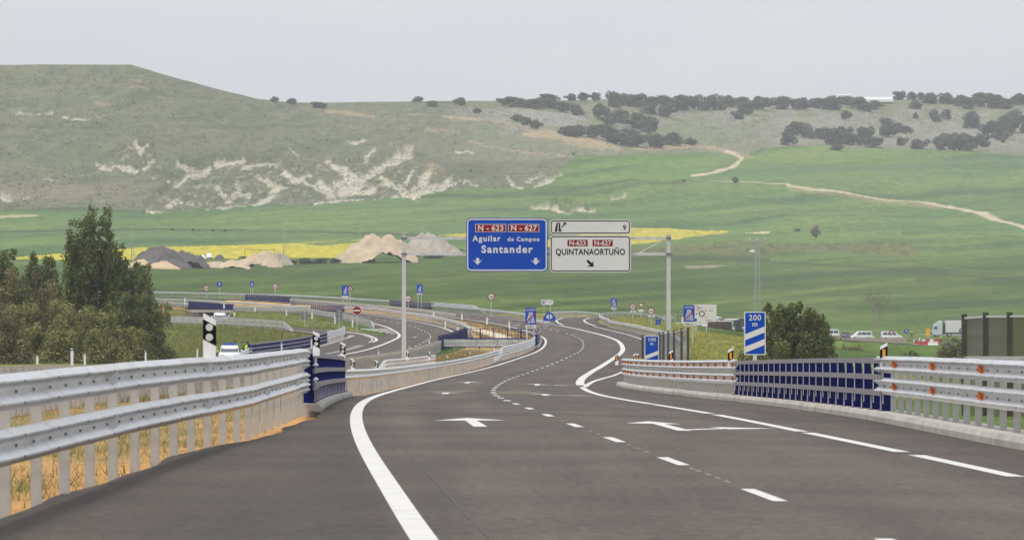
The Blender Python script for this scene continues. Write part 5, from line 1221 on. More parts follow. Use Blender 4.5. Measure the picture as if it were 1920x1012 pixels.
bushy('willow_bush', 'brownish shrub between the frame edge and the olive willow', 5, 455, -50, 60, 596, M['redshrub'], 14000, .11, 48, rad=.8, th=2)
bushy('willow_bush', 'thin grey green bush on the slope right of the poplar', 300, 640, 285, 322, 566, M['willow'], 1800, .14, 49, rad=.5, th=2, np_=8)
# right hand tree behind the 200 m sign
rng = np.random.default_rng(8); d1 = 420.0; b = gat(1490, d1); z1 = lambda py: at(0, py, d1)[2] - b[2]
pr = lambda x: float(np.interp(1490 + x * F / d1, [1400, 1424, 1440, 1465, 1480, 1500, 1520, 1540, 1552, 1575], [z1(640), z1(585), z1(565), z1(574), z1(570), z1(563), z1(580), z1(600), z1(635), z1(690)]))
cl = plumes(rng, 52, S(70, d1), .3, 5, .55, 2.0, .05, pr)
tree('willow_tree', 'dense dark green bushy tree behind the 200 m sign', b, cl, 70000, .105, M['shrub'], 1.8, .10, 61, 'tree', None, 5, .5, .3, 2)
bushy('shrub', 'low light shrub in front of the dense tree by the 200 m sign', 1400, 380, 1375, 1440, 660, M['willow'], 3000, .11, 62, rad=.5, th=1.0, np_=12, cat='shrub')
bushy('shrub', 'grey thorn shrub in the field right of the dense tree', 1585, 700, 1558, 1612, 657, M['redshrub'], 1800, .14, 63, rad=.5, th=1.0, np_=10, cat='shrub'); bushy('shrub', 'small round dark bush alone in the right hand field', 1706, 690, 1697, 1718, 660, M['shrub'], 900, .14, 64, rad=.45, th=.8, np_=6, cat='shrub'); bushy('shrub', 'brown reedy shrub beside the dark glass screen', 1790, 560, 1765, 1812, 634, M['redshrub'], 2200, .12, 65, rad=.5, th=1.4, np_=12, cat='shrub')
# bare tree in the field
rng = np.random.default_rng(12); b = far_at(1645, 612); root = empty('bare_tree', b, 0, 'leafless grey tree standing in the wheat beyond the vehicles', 'tree')
mb = MB(); ends = []
for s in range(6):
    a = s * 1.05; limbs(mb, (.3 * math.cos(a), .3 * math.sin(a), -.2), (math.cos(a) * .22, math.sin(a) * .22, 1), 4.6, .075, 3, rng, ends)
mb.build('stems', mat('bark_grey', (.30, .26, .22), .9), root, True)
E = np.array(ends); P = np.repeat(E, 5, 0) + rng.normal(size=(len(E) * 5, 3)) * .5; nn = rng.normal(size=P.shape); nn /= np.linalg.norm(nn, axis=1, keepdims=True)
link('crown', leaves_mesh('crown', P, nn, rng.uniform(.10, .2, len(P)), tintof(len(P), rng, np.zeros(len(P), int), 1), rng), M['redshrub'], root)

# ------------------------------------------------------------------ holm oaks on the ridge: six crowns, many copies
OAKS = []
for v in range(6):
    rng = np.random.default_rng(100 + v); root = empty('holm_oak', (0, 0, 0)); cl = []
    for i in range(11):
        a = rng.uniform(0, 6.28); r = rng.uniform(0, 2.6); cl.append((r * math.cos(a), r * math.sin(a), 2.6 + rng.normal() * .7 - r * .22, 1.5 * rng.uniform(.7, 1.2), 1.5 * rng.uniform(.7, 1.2), 1.15 * rng.uniform(.7, 1.2)))
    mb = MB(); ends = []; limbs(mb, (0, 0, -.8), (0, 0, 1), 2.6, .35, 1, rng, ends); mb.build('trunk', M['bark'], root, True)
    n = 1500; pos, nrm, k = clump_points(cl, n, rng, .55); pos[:, 2] = np.maximum(pos[:, 2], .25); nrm = nrm + rng.normal(size=nrm.shape) * .5; nrm /= np.linalg.norm(nrm, axis=1, keepdims=True)
    link('crown', leaves_mesh('crown', pos, nrm, .34 * rng.uniform(.6, 1.4, n), tintof(n, rng, k, len(cl), .7, 1.35, .1), rng), M['oak'], root); OAKS.append(root)
_used = [False] * 6; _rk = random.Random(5)
def oak(px, py, wpx, hpx=None, label=None, group=None):
    """oak whose foot stands at sight line (px,py) on the hill, wpx wide"""
    v = _rk.randrange(6); b = far_at(px, max(py, float(ysky(px)) + .5)); s = wpx / F * b[1] / 7.0; hs = (hpx / F * b[1] / 4.6) if hpx else s
    o = OAKS[v] if not _used[v] else copy_tree(OAKS[v]); _used[v] = True
    o.location = (b[0], b[1], b[2] - .2); o.scale = (s, s, hs); o.rotation_euler = (0, 0, _rk.uniform(0, 6.28)); tag(o, label or 'dark rounded holm oak in the scattered wood on the right hand ridge', 'tree', group or 'holm oaks on the right hand ridge'); return o
for px, py, w, h, lb in ((514, 194, 20, 11, 'lone round oak where the left mesa meets the ridge'), (547, 198, 24, 13, 'twin domed oak right of the lone round ridge oak'), (596, 206, 38, 13, 'wide low oak below the ridge line left of the ochre soil'), (784, 192, 26, 11, 'flat oak on the skyline above a larger one'), (808, 201, 33, 14, 'large rounded oak just under the bare skyline'), (863, 199, 30, 16, 'tall rounded oak alone on the bare skyline'), (894, 217, 20, 11, 'small oak alone on the pale scree slope'), (935, 191, 18, 8, 'little oak on the skyline before the wood begins')): oak(px, py, w, h, lb, 'lone oaks on the ridge')
def oak_label(px, py):
    if px < 1130: return ('dark holm oak in the belt above the grey scree', 'dark holm oak at the foot of the grey scree')[py > 215]
    if px < 1310 and py > 215: return 'dark holm oak in the grove just above the ochre soil'
    if px < 1400: return 'dark holm oak in the dense skyline belt left of the hangar'
    if px < 1660 and py < 215: return 'dark holm oak in the thinning skyline row left of the hangar'
    if px < 1660: return 'dark holm oak in the grove on stony ground below the hangar'
    if py < 212: return 'dark holm oak in the skyline row right of the hangar'
    return 'dark holm oak scattered on the slope right of the hangar'
for px, py, w, h in ((955,205,34,16),(975,206,30,12),(1000,208,40,14),(1028,206,44,14),(1030,191,44,12),(1055,212,40,14),(1080,220,32,14),(1070,190,24,10),(1090,190,26,11),(1115,190,26,11),(968,238,24,11),(985,244,24,12),(1005,250,26,12),
    (1150,205,34,22),(1170,200,40,16),(1195,204,40,18),(1225,206,40,18),(1255,208,44,18),(1245,196,34,12),(1280,208,44,22),(1310,208,40,20),(1340,206,40,20),(1365,200,36,16),(1390,198,34,12),(1215,216,34,14),(1250,222,36,16),(1400,215,36,18),(1385,224,26,12),(1430,208,40,18),(1465,206,44,18),(1500,208,44,16),(1535,203,40,16),(1560,206,40,18),(1590,198,44,14),(1610,204,40,16),
    (1125,224,34,18),(1140,236,36,18),(1165,232,40,20),(1190,240,44,22),(1215,246,44,22),(1080,258,44,16),(1110,258,46,18),(1060,258,36,14),(1140,262,44,18),(1165,266,46,18),(1195,268,46,18),(1225,270,44,18),(1260,268,44,18),(1295,270,28,10),(1135,250,40,16),(1180,254,40,16),
    (1480,275,34,22),(1495,258,48,18),(1515,262,30,16),(1545,262,36,18),(1560,274,50,24),(1580,262,34,18),(1600,272,46,18),(1625,270,40,22),(1640,280,46,16),(1665,262,40,18),(1660,240,28,14),(1680,248,36,12),(1700,252,26,13),(1630,208,36,14),(1645,204,30,12),(1717,203,26,12),(1717,218,12,8),(1752,225,24,16),(1772,220,24,16),(1690,276,24,12),(1722,283,38,14),(1586,230,22,12),(1570,286,30,8),
    (1690,188,28,12),(1710,188,22,12),(1728,188,18,12),(1745,194,34,14),(1775,195,34,16),(1800,200,34,16),(1820,205,36,16),(1840,200,40,20),(1865,204,40,20),(1890,206,36,16),(1850,190,44,12),(1910,196,36,16),(1823,236,38,22),(1860,255,44,26),(1890,248,44,26),(1880,262,40,22),(1905,232,36,18),(1765,284,36,18),(1790,288,40,24),(1820,290,44,24),(1770,276,34,16),(1840,282,30,18),(1880,272,12,10),(1935,250,40,22),(1950,220,40,18)):
    oak(px, py, w * 1.18, h * 1.45, oak_label(px, py), oak_label(px, py)[5:])
for px, py, w, lb in ((1076, 293, 7, 'tiny dark bush at the corner of the bright upper field'), (1283, 349, 9, 'tiny dark bush on the baulk below the bright upper field'), (1381, 348, 16, 'green roadside bush on the baulk under the winding track'), (1222, 356, 4, 'speck of a bush on the waste strip above the chalk pit'), (883, 318, 6, 'tiny tree on the dark patch of the left hill'), (120, 322, 5, 'tiny bush on the left hill terrace')): oak(px, py, w, w * .8, lb, 'single bushes in the fields')
b = far_at(1530, 446); rng = np.random.default_rng(77); cl = [(rng.normal() * .9, rng.normal() * .9, 2.6 + rng.normal() * .8, .9, .9, .9) for i in range(14)]
tree('field_tree', 'single small round brown tree on the green baulk', b, cl, 2200, .2, M['redshrub'], 2.2, .12, 78)
b = far_at(1496, 437); tree('field_tree', 'little dark bush beside the pale mast in the far field', b, [(rng.normal() * 1.0, rng.normal() * .8, 1.0, .7, .7, .6) for i in range(6)], 700, .2, M['oak'], 1.0, .08, 79)
# hedge bushes by the spoil heaps and along the baulk
for i, (px, py, w, h) in enumerate(((548, 496, 34, 12), (575, 495, 36, 13), (600, 494, 34, 12), (625, 493, 28, 10), (640, 492, 20, 8), (455, 484, 20, 5), (480, 492, 14, 6), (822, 478, 34, 10), (850, 474, 36, 12), (770, 482, 40, 8), (810, 484, 44, 7))): oak(px, py, w, h, 'dark hedge bush along the foot of the spoil heaps', 'hedge bushes by the spoil heaps')
for i, (px, w) in enumerate(((323, 7), (362, 9), (374, 5), (398, 8), (422, 9))): oak(px, 433, w, 5, 'dot of a bush on the long field baulk', 'bushes on the field baulk')

# low scrub on the hill pastures, too much to count
rng = np.random.default_rng(55); N = 26000; qx = rng.uniform(-40, 1960, N); qy = rng.uniform(125, 395, N); keep = inpoly(qx, qy, HILL) & (qy > ysky(qx) + 3) & (fbm(qx / 60, qy / 16, 4, 61) + .25 * fbm(qx / 9, qy / 5, 2, 63) > .60); qx, qy = qx[keep], qy[keep]
D_ = np.zeros(len(qx)); us_ = np.linspace(0, 1, 400)
for c0 in np.arange(-40, 1960, 20.0):
    m_ = (qx >= c0) & (qx < c0 + 20)
    if m_.any(): D_[m_] = 1150 + np.interp((yj(qx[m_]) - qy[m_]) / (yj(qx[m_]) - ysky(qx[m_])), gfar(np.full(400, c0 + 10), us_), us_) * (dcr(qx[m_]) - 1150)
P_ = np.stack([(qx - 960) * D_ / F, D_, np.zeros(len(qx))], 1); P_[:, 2] = ground(P_[:, 0], P_[:, 1]) + .25; P_ = np.repeat(P_, 3, 0) + rng.normal(size=(len(P_) * 3, 3)) * [.7, .7, .2]
nn = rng.normal(size=P_.shape) + [0, -.4, .8]; nn /= np.linalg.norm(nn, axis=1, keepdims=True)
o = link('scrub', leaves_mesh('scrub', P_, nn, rng.uniform(.22, .6, len(P_)), tintof(len(P_), rng, np.zeros(len(P_), int), 1, .6, 1.5, .15), rng), leafmat('scrub_leaf', (.17, .18, .105), .1)); tag(o, 'low grey green scrub scattered over the hill pastures', 'scrub', kind='stuff')

# ------------------------------------------------------------------ grass, as stuff
def grass(name, label, pts, size, lm, seed, sx=.35, bw=1.0):
    rng = np.random.default_rng(seed); P = np.array(pts); n = len(P); k = 5
    B = np.repeat(P, k, 0) + np.stack([rng.normal(size=n * k) * .13, rng.normal(size=n * k) * .13, np.zeros(n * k)], 1)
    h = (np.repeat(rng.uniform(.5, 1.5, n) * size, k)) * rng.uniform(.6, 1.1, n * k); a = rng.uniform(0, 6.28, n * k); w = h * .07 * bw + .012 * bw
    d = np.stack([np.cos(a), np.sin(a), np.zeros(n * k)], 1); lean = np.stack([rng.normal(size=n * k) * sx, rng.normal(size=n * k) * sx, np.ones(n * k)], 1) * h[:, None]
    V = np.empty((n * k, 3, 3)); V[:, 0] = B - d * w[:, None]; V[:, 1] = B + d * w[:, None]; V[:, 2] = B + lean
    me = bpy.data.meshes.new(name); m = n * k; me.vertices.add(m * 3); me.vertices.foreach_set('co', V.ravel()); me.loops.add(m * 3); me.loops.foreach_set('vertex_index', np.arange(m * 3))
    me.polygons.add(m); me.polygons.foreach_set('loop_start', np.arange(m) * 3); me.polygons.foreach_set('loop_total', np.full(m, 3))
    t = np.repeat(tintof(n, rng, np.zeros(n, int), 1, .6, 1.4, .25), k, 0); c = np.ones((m, 3, 4)); c[:, :, :3] = t[:, None]; me.color_attributes.new('tint', 'FLOAT_COLOR', 'CORNER').data.foreach_set('color', c.ravel())
    me.update(calc_edges=True); o = link(name, me, lm); tag(o, label, 'grass', kind='stuff'); return o
def scatter(n, ymin, ymax, fx0, fx1, seed, keep=None, sharp=2.0):
    rng = np.random.default_rng(seed); y = rng.uniform(ymin, ymax, n); t = rng.random(n); x0 = np.array([fx0(v) for v in y]); x1 = np.array([fx1(v) for v in y]); x = x0 + (x1 - x0) * t
    m = fbm(x / 2.2, y / 5, 3, seed) ** sharp > rng.random(n) * .55; m &= (x > -0.092 * y) & (x < 0.092 * y)
    if keep is not None: m &= keep(x, y)
    x, y = x[m], y[m]; return np.stack([x, y, ground(x, y) - .03], 1)
def ramp_clear(x, y):
    dd, _ = path_dist(x, y, L2_R); return (dd > 4.2) & (np.abs(x - cx(y) - L1OFF) > 6.0)
grass('grass', 'rough olive grass on the slope below the left ramp', scatter(26000, 500, 690, lambda y: -.07 * y, lambda y: float(cx(y)) - 24.5, 1, ramp_clear), .42, M['grassy'], 1)
grass('grass', 'rough grass between the left ramp and the far carriageways', scatter(14000, 690, 935, lambda y: -.07 * y, lambda y: float(cx(y)) - 21, 2, ramp_clear), .35, M['grassy'], 2)
def exit_clear(x, y):
    dd, _ = path_dist(x, y, E_R); return dd > 4.4
grass('grass', 'yellowish rough grass on the bank right of the exit road', scatter(30000, 270, 830, lambda y: max(float(cx(y)) + float(tab(y, T_RB)) + 1.2, 9.0 if y > 690 else 0), lambda y: .052 * y, 3, exit_clear), .24, M['grassy'], 3)
grass('flowers', 'yellow flowers dotted through the right hand bank', scatter(9000, 290, 720, lambda y: float(cx(y)) + float(tab(y, T_RB)) + 2.0, lambda y: .046 * y, 4, exit_clear, 4.0), .20, M['yflower'], 4)
grass('grass', 'dry tawny grass on the earth median', scatter(15000, 150, 480, lambda y: float(cx(y)) - 10.0, lambda y: float(cx(y)) + float(tab(y, T_LB)) - .5, 5), .20, M['drygrass'], 5)
grass('grass', 'green weeds on the earth median behind the near guardrail', scatter(4200, 150, 470, lambda y: float(cx(y)) - 10.0, lambda y: float(cx(y)) + float(tab(y, T_LB)) - .35, 6, None, 3.0), .22, M['grassy'], 6)
grass('grass', 'dry grass on the median inside the far bend', scatter(4500, 555, 740, lambda y: float(cx(y)) - 9.8, lambda y: float(cx(y)) - 4.6, 7, lambda x, y: np.abs(x - cx(y) + 7.6 + (y - 600) * .012) > 1.2), .26, M['drygrass'], 7)
grass('grass', 'short dry grass behind the posts of the shoulder guardrail', scatter(10000, 40, 150, lambda y: float(cx(y)) - 10.4, lambda y: float(cx(y)) + float(tab(y, T_LB)) - .45, 8), .08, M['drygrass'], 8, .5, .35)
grass('grass', 'green weeds behind the posts of the shoulder guardrail', scatter(5500, 40, 150, lambda y: float(cx(y)) - 10.4, lambda y: float(cx(y)) + float(tab(y, T_LB)) - .30, 9, None, 3.5), .15, M['grassy'], 9, .5, .35)
# ------------------------------------------------------------------ vehicles
def wheel(root, x, y, r, w, parent=None, z=None):
    """axle along x; tyre with rim as sub-part"""
    z = r if z is None else z; mb = MB(); n = 18
    for yy in (0,): mb.tube([(x - w / 2, y, z), (x - w / 2 + .03, y, z), (x + w / 2 - .03, y, z), (x + w / 2, y, z)], [r * .93, r, r, r * .93], n)
    t = mb.build('wheel', M['tyre'], root, True); mb = MB(); mb.tube([(x - w / 2 - .012, y, z), (x + w / 2 + .012, y, z)], r * .6, 14); mb.build('rim', M['rim'], t)
def loft(secs, m=10, power=4.0):
    """secs: (y, half width, z bottom, z top): superellipse sections along y"""
    mb = MB(); vs = []; fs = []; N = 20
    for y, w, z0, z1 in secs:
        for i in range(N):
            a = 2 * math.pi * (i + .5) / N; c, s = math.cos(a), math.sin(a); q = 2 / power
            vs.append((w * math.copysign(abs(c) ** q, c), y, (z0 + z1) / 2 + (z1 - z0) / 2 * math.copysign(abs(s) ** q, s)))
    for k in range(len(secs) - 1):
        for i in range(N): j = (i + 1) % N; fs.append((k * N + i, k * N + j, (k + 1) * N + j, (k + 1) * N + i))
    fs += [tuple(range(N - 1, -1, -1)), tuple((len(secs) - 1) * N + i for i in range(N))]
    mb.add(vs, fs); return mb
def car(label, loc, rz, paint, kind='hatch', police=False, open_door=False, group=None):
    """front looks to local -y"""
    root = empty('police_car' if police else 'van' if kind == 'van' else 'car', loc, rz, label, 'police car' if police else kind if kind == 'van' else 'car', group)
    w, hb, ht, L = (.90, .95, 1.50, 4.3) if kind != 'van' else (.90, 1.05, 1.82, 4.4)
    if kind != 'van':
        low = [(-L/2, w*.72, .30, .62), (-L/2+.15, w*.92, .22, .76), (-L/2+.9, w, .20, .90), (-.6, w, .20, hb), (1.3, w, .20, hb+.02), (L/2-.2, w*.95, .24, hb-.02), (L/2, w*.82, .32, hb-.2)]
        top = [(-.95, w*.86, .84, .95), (-.25, w*.80, .84, ht-.06), (.3, w*.78, .84, ht), (1.1, w*.78, .84, ht-.03), (1.75, w*.78, .84, 1.15), (1.95, w*.84, .84, .95)]
    else:
        low = [(-L/2, w*.78, .32, .72), (-L/2+.15, w*.94, .24, .86), (-L/2+.8, w, .22, 1.02), (-.8, w, .22, hb), (L/2-.1, w, .24, hb), (L/2, w*.95, .30, hb-.05)]
        top = [(-1.35, w*.90, .92, 1.05), (-.75, w*.86, .92, ht-.10), (-.3, w*.86, .92, ht), (L/2-.25, w*.86, .92, ht), (L/2-.03, w*.86, .92, ht-.2)]
    fix_normals(loft(low, power=5).build('body', paint, root, True)); fix_normals(loft(top, power=6).build('cabin', paint, root, True))
    t0, t1 = top[0], top[1]
    # windscreen, rear window, side windows a touch proud of the cabin
    def pane(pts): mb = MB(); mb.add(pts, [(0, 1, 2, 3)]); return mb.build('window', M['glass'], root)
    pane([(-t0[1]*.92, t0[0]-.03, .97), (t0[1]*.92, t0[0]-.03, .97), (t1[1]*.90, t1[0]-.05, t1[3]-.07), (-t1[1]*.90, t1[0]-.05, t1[3]-.07)])
    e0, e1 = top[-2], top[-1]; yb = e1[0] + .02
    pane([(t0[1]*.85, yb + .01, 1.0), (-t0[1]*.85, yb + .01, 1.0), (-e0[1]*.85, e0[0] + .06, e0[3]-.05), (e0[1]*.85, e0[0] + .06, e0[3]-.05)])
    for s in (-1, 1):
        xs = s * (w * .865 + .012) if kind == 'van' else s * (w * .81 + .012)
        segs = [(-.55, .25), (.33, 1.2)] if kind != 'van' else [(-.95, -.1), (.0, .95), (1.05, 1.9)]
        for a, b in segs: pane([(xs, a, .97), (xs, b, .97), (xs * .985, b, ht - .14), (xs * .985, a + (.35 if a < -.4 else 0), ht - .14)][::s])
        for yw in (-L/2 + .82, L/2 - .78): wheel(root, s * (w - .10), yw, .31, .20)
        mb = MB(); mb.box((s * w * .66, -L/2 + .06, .66), (.17, .05, .08)); mb.build('headlight', M['lampclear'], root)
        mb = MB(); mb.box((s * w * .74, L/2 - .05, .80), (.10, .05, .13)); mb.build('tail_light', M['lampred'], root)
        mb = MB(); mb.box((s * (w + .12), -.78, 1.02), (.11, .06, .08)); bevel(mb.build('mirror', paint, root), .03)
    mb = MB(); mb.box((0, -L/2 + .02, .42), (w * .66, .05, .10)); mb.build('grille', M['dark'], root)
    if police:
        mb = MB(); mb.box((0, .15, ht + .08), (.58, .15, .06)); lb = bevel(mb.build('light_bar', M['lampblue'], root), .03); mb = MB(); mb.box((0, .15, ht + .012), (.45, .08, .02)); mb.build('light_bar_base', M['dark'], lb)
    if open_door:
        mb = MB(); a = R_(62); dx, dy = math.sin(a), math.cos(a); X0, Y0 = w, -.75
        def q(u, z): return (X0 + dx * u, Y0 + dy * u * .9, z)
        o = [q(0, .32), q(.98, .32), q(1.02, .95), q(.85, 1.42), q(.45, 1.42), q(.02, .95)]; i = [q(.10, .96), q(.93, .96), q(.80, 1.34), q(.47, 1.34)]
        vs = o + [(p[0] + .03, p[1] - .05, p[2]) for p in o]
        mb.add(vs, [(0, 1, 2, 5), (6, 11, 8, 7), (0, 6, 7, 1), (1, 7, 8, 2), (5, 11, 6, 0)])
        for (p0, p1) in ((q(1.0, .95), q(.84, 1.42)), (q(.84, 1.42), q(.45, 1.42)), (q(.45, 1.42), q(.03, .95))): mb.bar(p0, p1, .06)
        mb.build('open_door', paint, root); mb = MB(); mb.add(i, [(0, 1, 2, 3)]); mb.build('door_window', M['glass'], root)
    return root
px_, d_ = 430.5, 462.0; x, y, z = at(px_, 643 + 1.64 * F / d_, d_)
car('white police car with blue roof light bar between two officers', (x, y, z), R_(2), M['carwhite'], 'hatch', True)
x, y, z = at(412, 610.5, 705); car('white car parked on the ramp with its door open', (x, y, float(path_dist(np.array([x]), np.array([y]), L2_R)[1][0]) + .01), R_(8), M['carwhite'], 'hatch', False, True)
def on_c(px, d, off=0.0):
    x = (px - 960) * d / F; _, zz = path_dist(np.array([x]), np.array([d]), C_R); return (x, d, float(zz[0]) + .02)
def on_c2(px, off=0.0):
    """country road point at image column px"""
    k = np.argmin([abs(960 + p[0] * F / p[1] - px) for p in C_R]); p = C_R[k]; q = C_R[min(k + 1, len(C_R) - 1)]; t = (q - p)[:2] / (np.linalg.norm((q - p)[:2]) + 1e-9) if k < len(C_R) - 1 else np.array([1., 0])
    x = p[0] + t[1] * off; y = p[1] - t[0] * off; x = (px - 960) * y / F; return (x, y, p[2] + .02), math.atan2(t[1], t[0])
def van_at(px, label, yb, d):
    x, y, z = at(px, yb, d); o = car(label, (x, y, z), R_(-80), M['carwhite'], 'van'); o.scale = (1.08, 1.08, 1.05); return o
van_at(1614, 'white people carrier parked beside the concrete wall', 637, 1235); van_at(1672, 'white van half behind the give way sign on the country road', 637, 1265).rotation_euler = (0, 0, R_(95))
x, y, z = at(1585, 638, 1225); o = car('dark off-road car behind the white people carrier', (x, y, z), R_(-10), mat('car_navy', (.015, .018, .035), .35), 'van')
van_at(1393, 'white van behind the 200 m sign', 634, 980).rotation_euler = (0, 0, R_(-60)); van_at(1552, 'white car bonnet beside the dense green tree', 634, 1215)
x, y, z = at(1324, 625, 940); car('small silver green car in front of the brown lorry', (x, y, z), R_(-20), mat('car_silver', (.48, .52, .48), .35), 'hatch')
def lorry(label, loc, rz, cabm, bodym, L=7.5, hb=1.6, bodyname='tipper_body', cabh=2.6, W=1.22, z0=1.0, boxh=None, nw=3):
    """rigid lorry, front to local -y"""
    root = empty('lorry', loc, rz, label, 'lorry')
    mb = MB(); mb.box((0, 0, .85), (.45, L / 2, .12)); mb.build('chassis', M['dark'], root)
    mb = MB(); yf = -L / 2; pr = [(yf, .55), (yf + 1.7, .55), (yf + 1.7, cabh + .1), (yf + .55, cabh), (yf + .12, cabh * .62)]
    n = len(pr); mb.add([(-W, a, b) for a, b in pr] + [(W, a, b) for a, b in pr], [tuple(range(n)), tuple(range(2 * n - 1, n - 1, -1))] + [(i, i + n, (i + 1) % n + n, (i + 1) % n) for i in range(n)])
    c = bevel(fix_normals(mb.build('cab', cabm, root)), .07)
    mb = MB(); mb.add([(-W * .86, yf + .10, cabh * .63), (W * .86, yf + .10, cabh * .63), (W * .82, yf + .47, cabh * .95), (-W * .82, yf + .47, cabh * .95)], [(0, 1, 2, 3)]); mb.build('windscreen', M['glass'], c)
    for s in (-1, 1):
        mb = MB(); xs = s * (W + .012); mb.add([(xs, yf + .35, cabh * .64), (xs, yf + 1.3, cabh * .64), (xs, yf + 1.3, cabh * .93), (xs, yf + .60, cabh * .93)][::s], [(0, 1, 2, 3)]); mb.build('side_window', M['glass'], c)
    mb = MB(); y0, y1 = yf + 1.9, L / 2; h = boxh or hb
    if bodyname == 'tipper_body':
        mb.box((0, (y0 + y1) / 2, z0 + .06), (W, (y1 - y0) / 2, .06))
        for s in (-1, 1): mb.box((s * W, (y0 + y1) / 2, z0 + h / 2), (.05, (y1 - y0) / 2, h / 2))
        for yy in (y0, y1): mb.box((0, yy, z0 + h / 2 + .06), (W - .06, .05, h / 2))
        for k in range(5):
            yy = y0 + (y1 - y0) * (k + .5) / 5
            for s in (-1, 1): mb.box((s * (W + .07), yy, z0 + h / 2), (.03, .06, h / 2))
        for zz in (.3, .7, 1.1): mb.box((0, y1 + .07, z0 + zz), (W, .03, .05))
    else: mb.box((0, (y0 + y1) / 2, z0 + h / 2), (W, (y1 - y0) / 2, h / 2))
    b = bevel(mb.build(bodyname, bodym, root), .02)
    for yy in ([yf + .95] + [L / 2 - .8 - 1.3 * k for k in range(nw - 1)]):
        for s in (-1, 1): wheel(root, s * (W - .16), yy, .5, .3)
    return root
BR = mat('rusty_brown_paint', (.085, .055, .042), .7, var=.3); BK = mat('black_lorry_paint', (.03, .03, .032), .5); WH = mat('lorry_white', (.70, .70, .68), .45, var=.05); GR = mat('lorry_grey', (.33, .34, .36), .5); NB = mat('lorry_navy', (.03, .035, .07), .5)
def lat(px, yb, d): return at(px, yb, d)
lorry('brown tipper lorry seen from behind by the roundabout panel', lat(1353, 632, 930), R_(160), WH, BR, 7, 1.5); lorry('black tipper lorry right of the brown one', lat(1371, 630, 965), R_(165), BK, BK, 7, 1.7); lorry('white cab lorry with navy body behind the 200 m sign', lat(1388, 629, 1010), R_(-35), WH, NB, 8, 2.0, 'box_body', 2.9); lorry('white lorry behind the roundabout panel', lat(1318, 622, 985), R_(70), WH, WH, 7, 1.6, 'box_body')
# white flatbed with an open frame and a raised grey loading boom
fb = lorry('white flatbed lorry with an open frame left of the motorway end sign', lat(1278, 620, 955), R_(85), WH, WH, 6.5, .4); 
for a in (-1.1, 1.1):
    for b_ in (-.6, 1.1, 2.9): mb = MB(); mb.bar((a, b_, 1.3), (a, b_, 2.75), .08); mb.build('frame_post', GR, fb)
    mb = MB(); mb.bar((a, -.6, 2.75), (a, 2.9, 2.75), .09); mb.build('frame_rail', GR, fb)
x, y, z = at(1255, 622, 945); bm_ = empty('loading_boom', (x, y, z), 0, 'grey raised loading boom behind the right gantry post', 'boom'); p1 = np.array(at(1226, 589, 945)) - np.array((x, y, z)); p2 = np.array(at(1243, 597, 945)) - np.array((x, y, z))
mb = MB(); mb.tube([(0.1, 0, .9), tuple(p2 * [1, 1, 1]), tuple(p1)], [.32, .30, .14], 10); mb.build('boom_tube', GR, bm_, True); mb = MB(); mb.bar((0, .1, .2), tuple(p2 + [.1, 0, -.5]), .16); mb.build('boom_ram', M['dark'], bm_); mb = MB(); mb.box((.4, 0, .45), (.8, .7, .45)); bevel(mb.build('boom_base', GR, bm_), .05)
# articulated white lorry on the right
d = 1320.0; loc = at(1776, 631.5, d); ar = empty('articulated_lorry', loc, R_(-90), 'white articulated lorry with blue slashes on its trailer', 'lorry')   # front to image left
W = 1.25; mb = MB(); pr = [(-3.5, .5), (-1.2, .5), (-1.2, 3.75), (-1.75, 3.8), (-2.9, 3.0), (-3.25, 2.85), (-3.55, 1.6)]
n = len(pr); mb.add([(-W, a, b) for a, b in pr] + [(W, a, b) for a, b in pr], [tuple(range(n)), tuple(range(2 * n - 1, n - 1, -1))] + [(i, i + n, (i + 1) % n + n, (i + 1) % n) for i in range(n)])
c = bevel(fix_normals(mb.build('cab', mat('cab_pale_blue', (.55, .62, .68), .4, var=.04), ar)), .10)
for s in (-1, 1): mb = MB(); mb.add([(s * (W + .015), -3.2, 1.75), (s * (W + .015), -2.35, 1.75), (s * (W + .015), -2.35, 2.45), (s * (W + .015), -3.05, 2.45)][::s], [(0, 1, 2, 3)]); mb.build('side_window', M['glass'], c)
mb = MB(); mb.add([(-W * .9, -3.53, 1.75), (W * .9, -3.53, 1.75), (W * .88, -3.33, 2.7), (-W * .88, -3.33, 2.7)], [(0, 1, 2, 3)]); mb.build('windscreen', M['glass'], c)
mb = MB(); mb.box((0, -.75, 1.9), (1.1, .18, 1.3)); mb.build('cab_gap_fairing', M['dark'], ar); mb = MB(); mb.box((0, 6.0, 2.45), (1.27, 6.5, 1.4)); tr = bevel(mb.build('trailer', WH, ar), .04)
for k in range(2): mb = MB(); y0 = 2.5 + k * .62; s = -1; mb.add([(-1.285, y0 + .5, 2.55), (-1.285, y0, 2.55), (-1.285, y0 - .35, 3.6), (-1.285, y0 + .15, 3.6)], [(0, 1, 2, 3)]); mb.build('blue_slash', M['signblue'] if k == 0 else NB, tr)
mb = MB(); mb.box((0, 4, .85), (.5, 8, .15)); mb.build('chassis', M['dark'], ar)
for yy in (-2.6, .4, 8.5, 9.8, 11.1):
    for s in (-1, 1): wheel(ar, s * 1.05, yy, .5, .32)

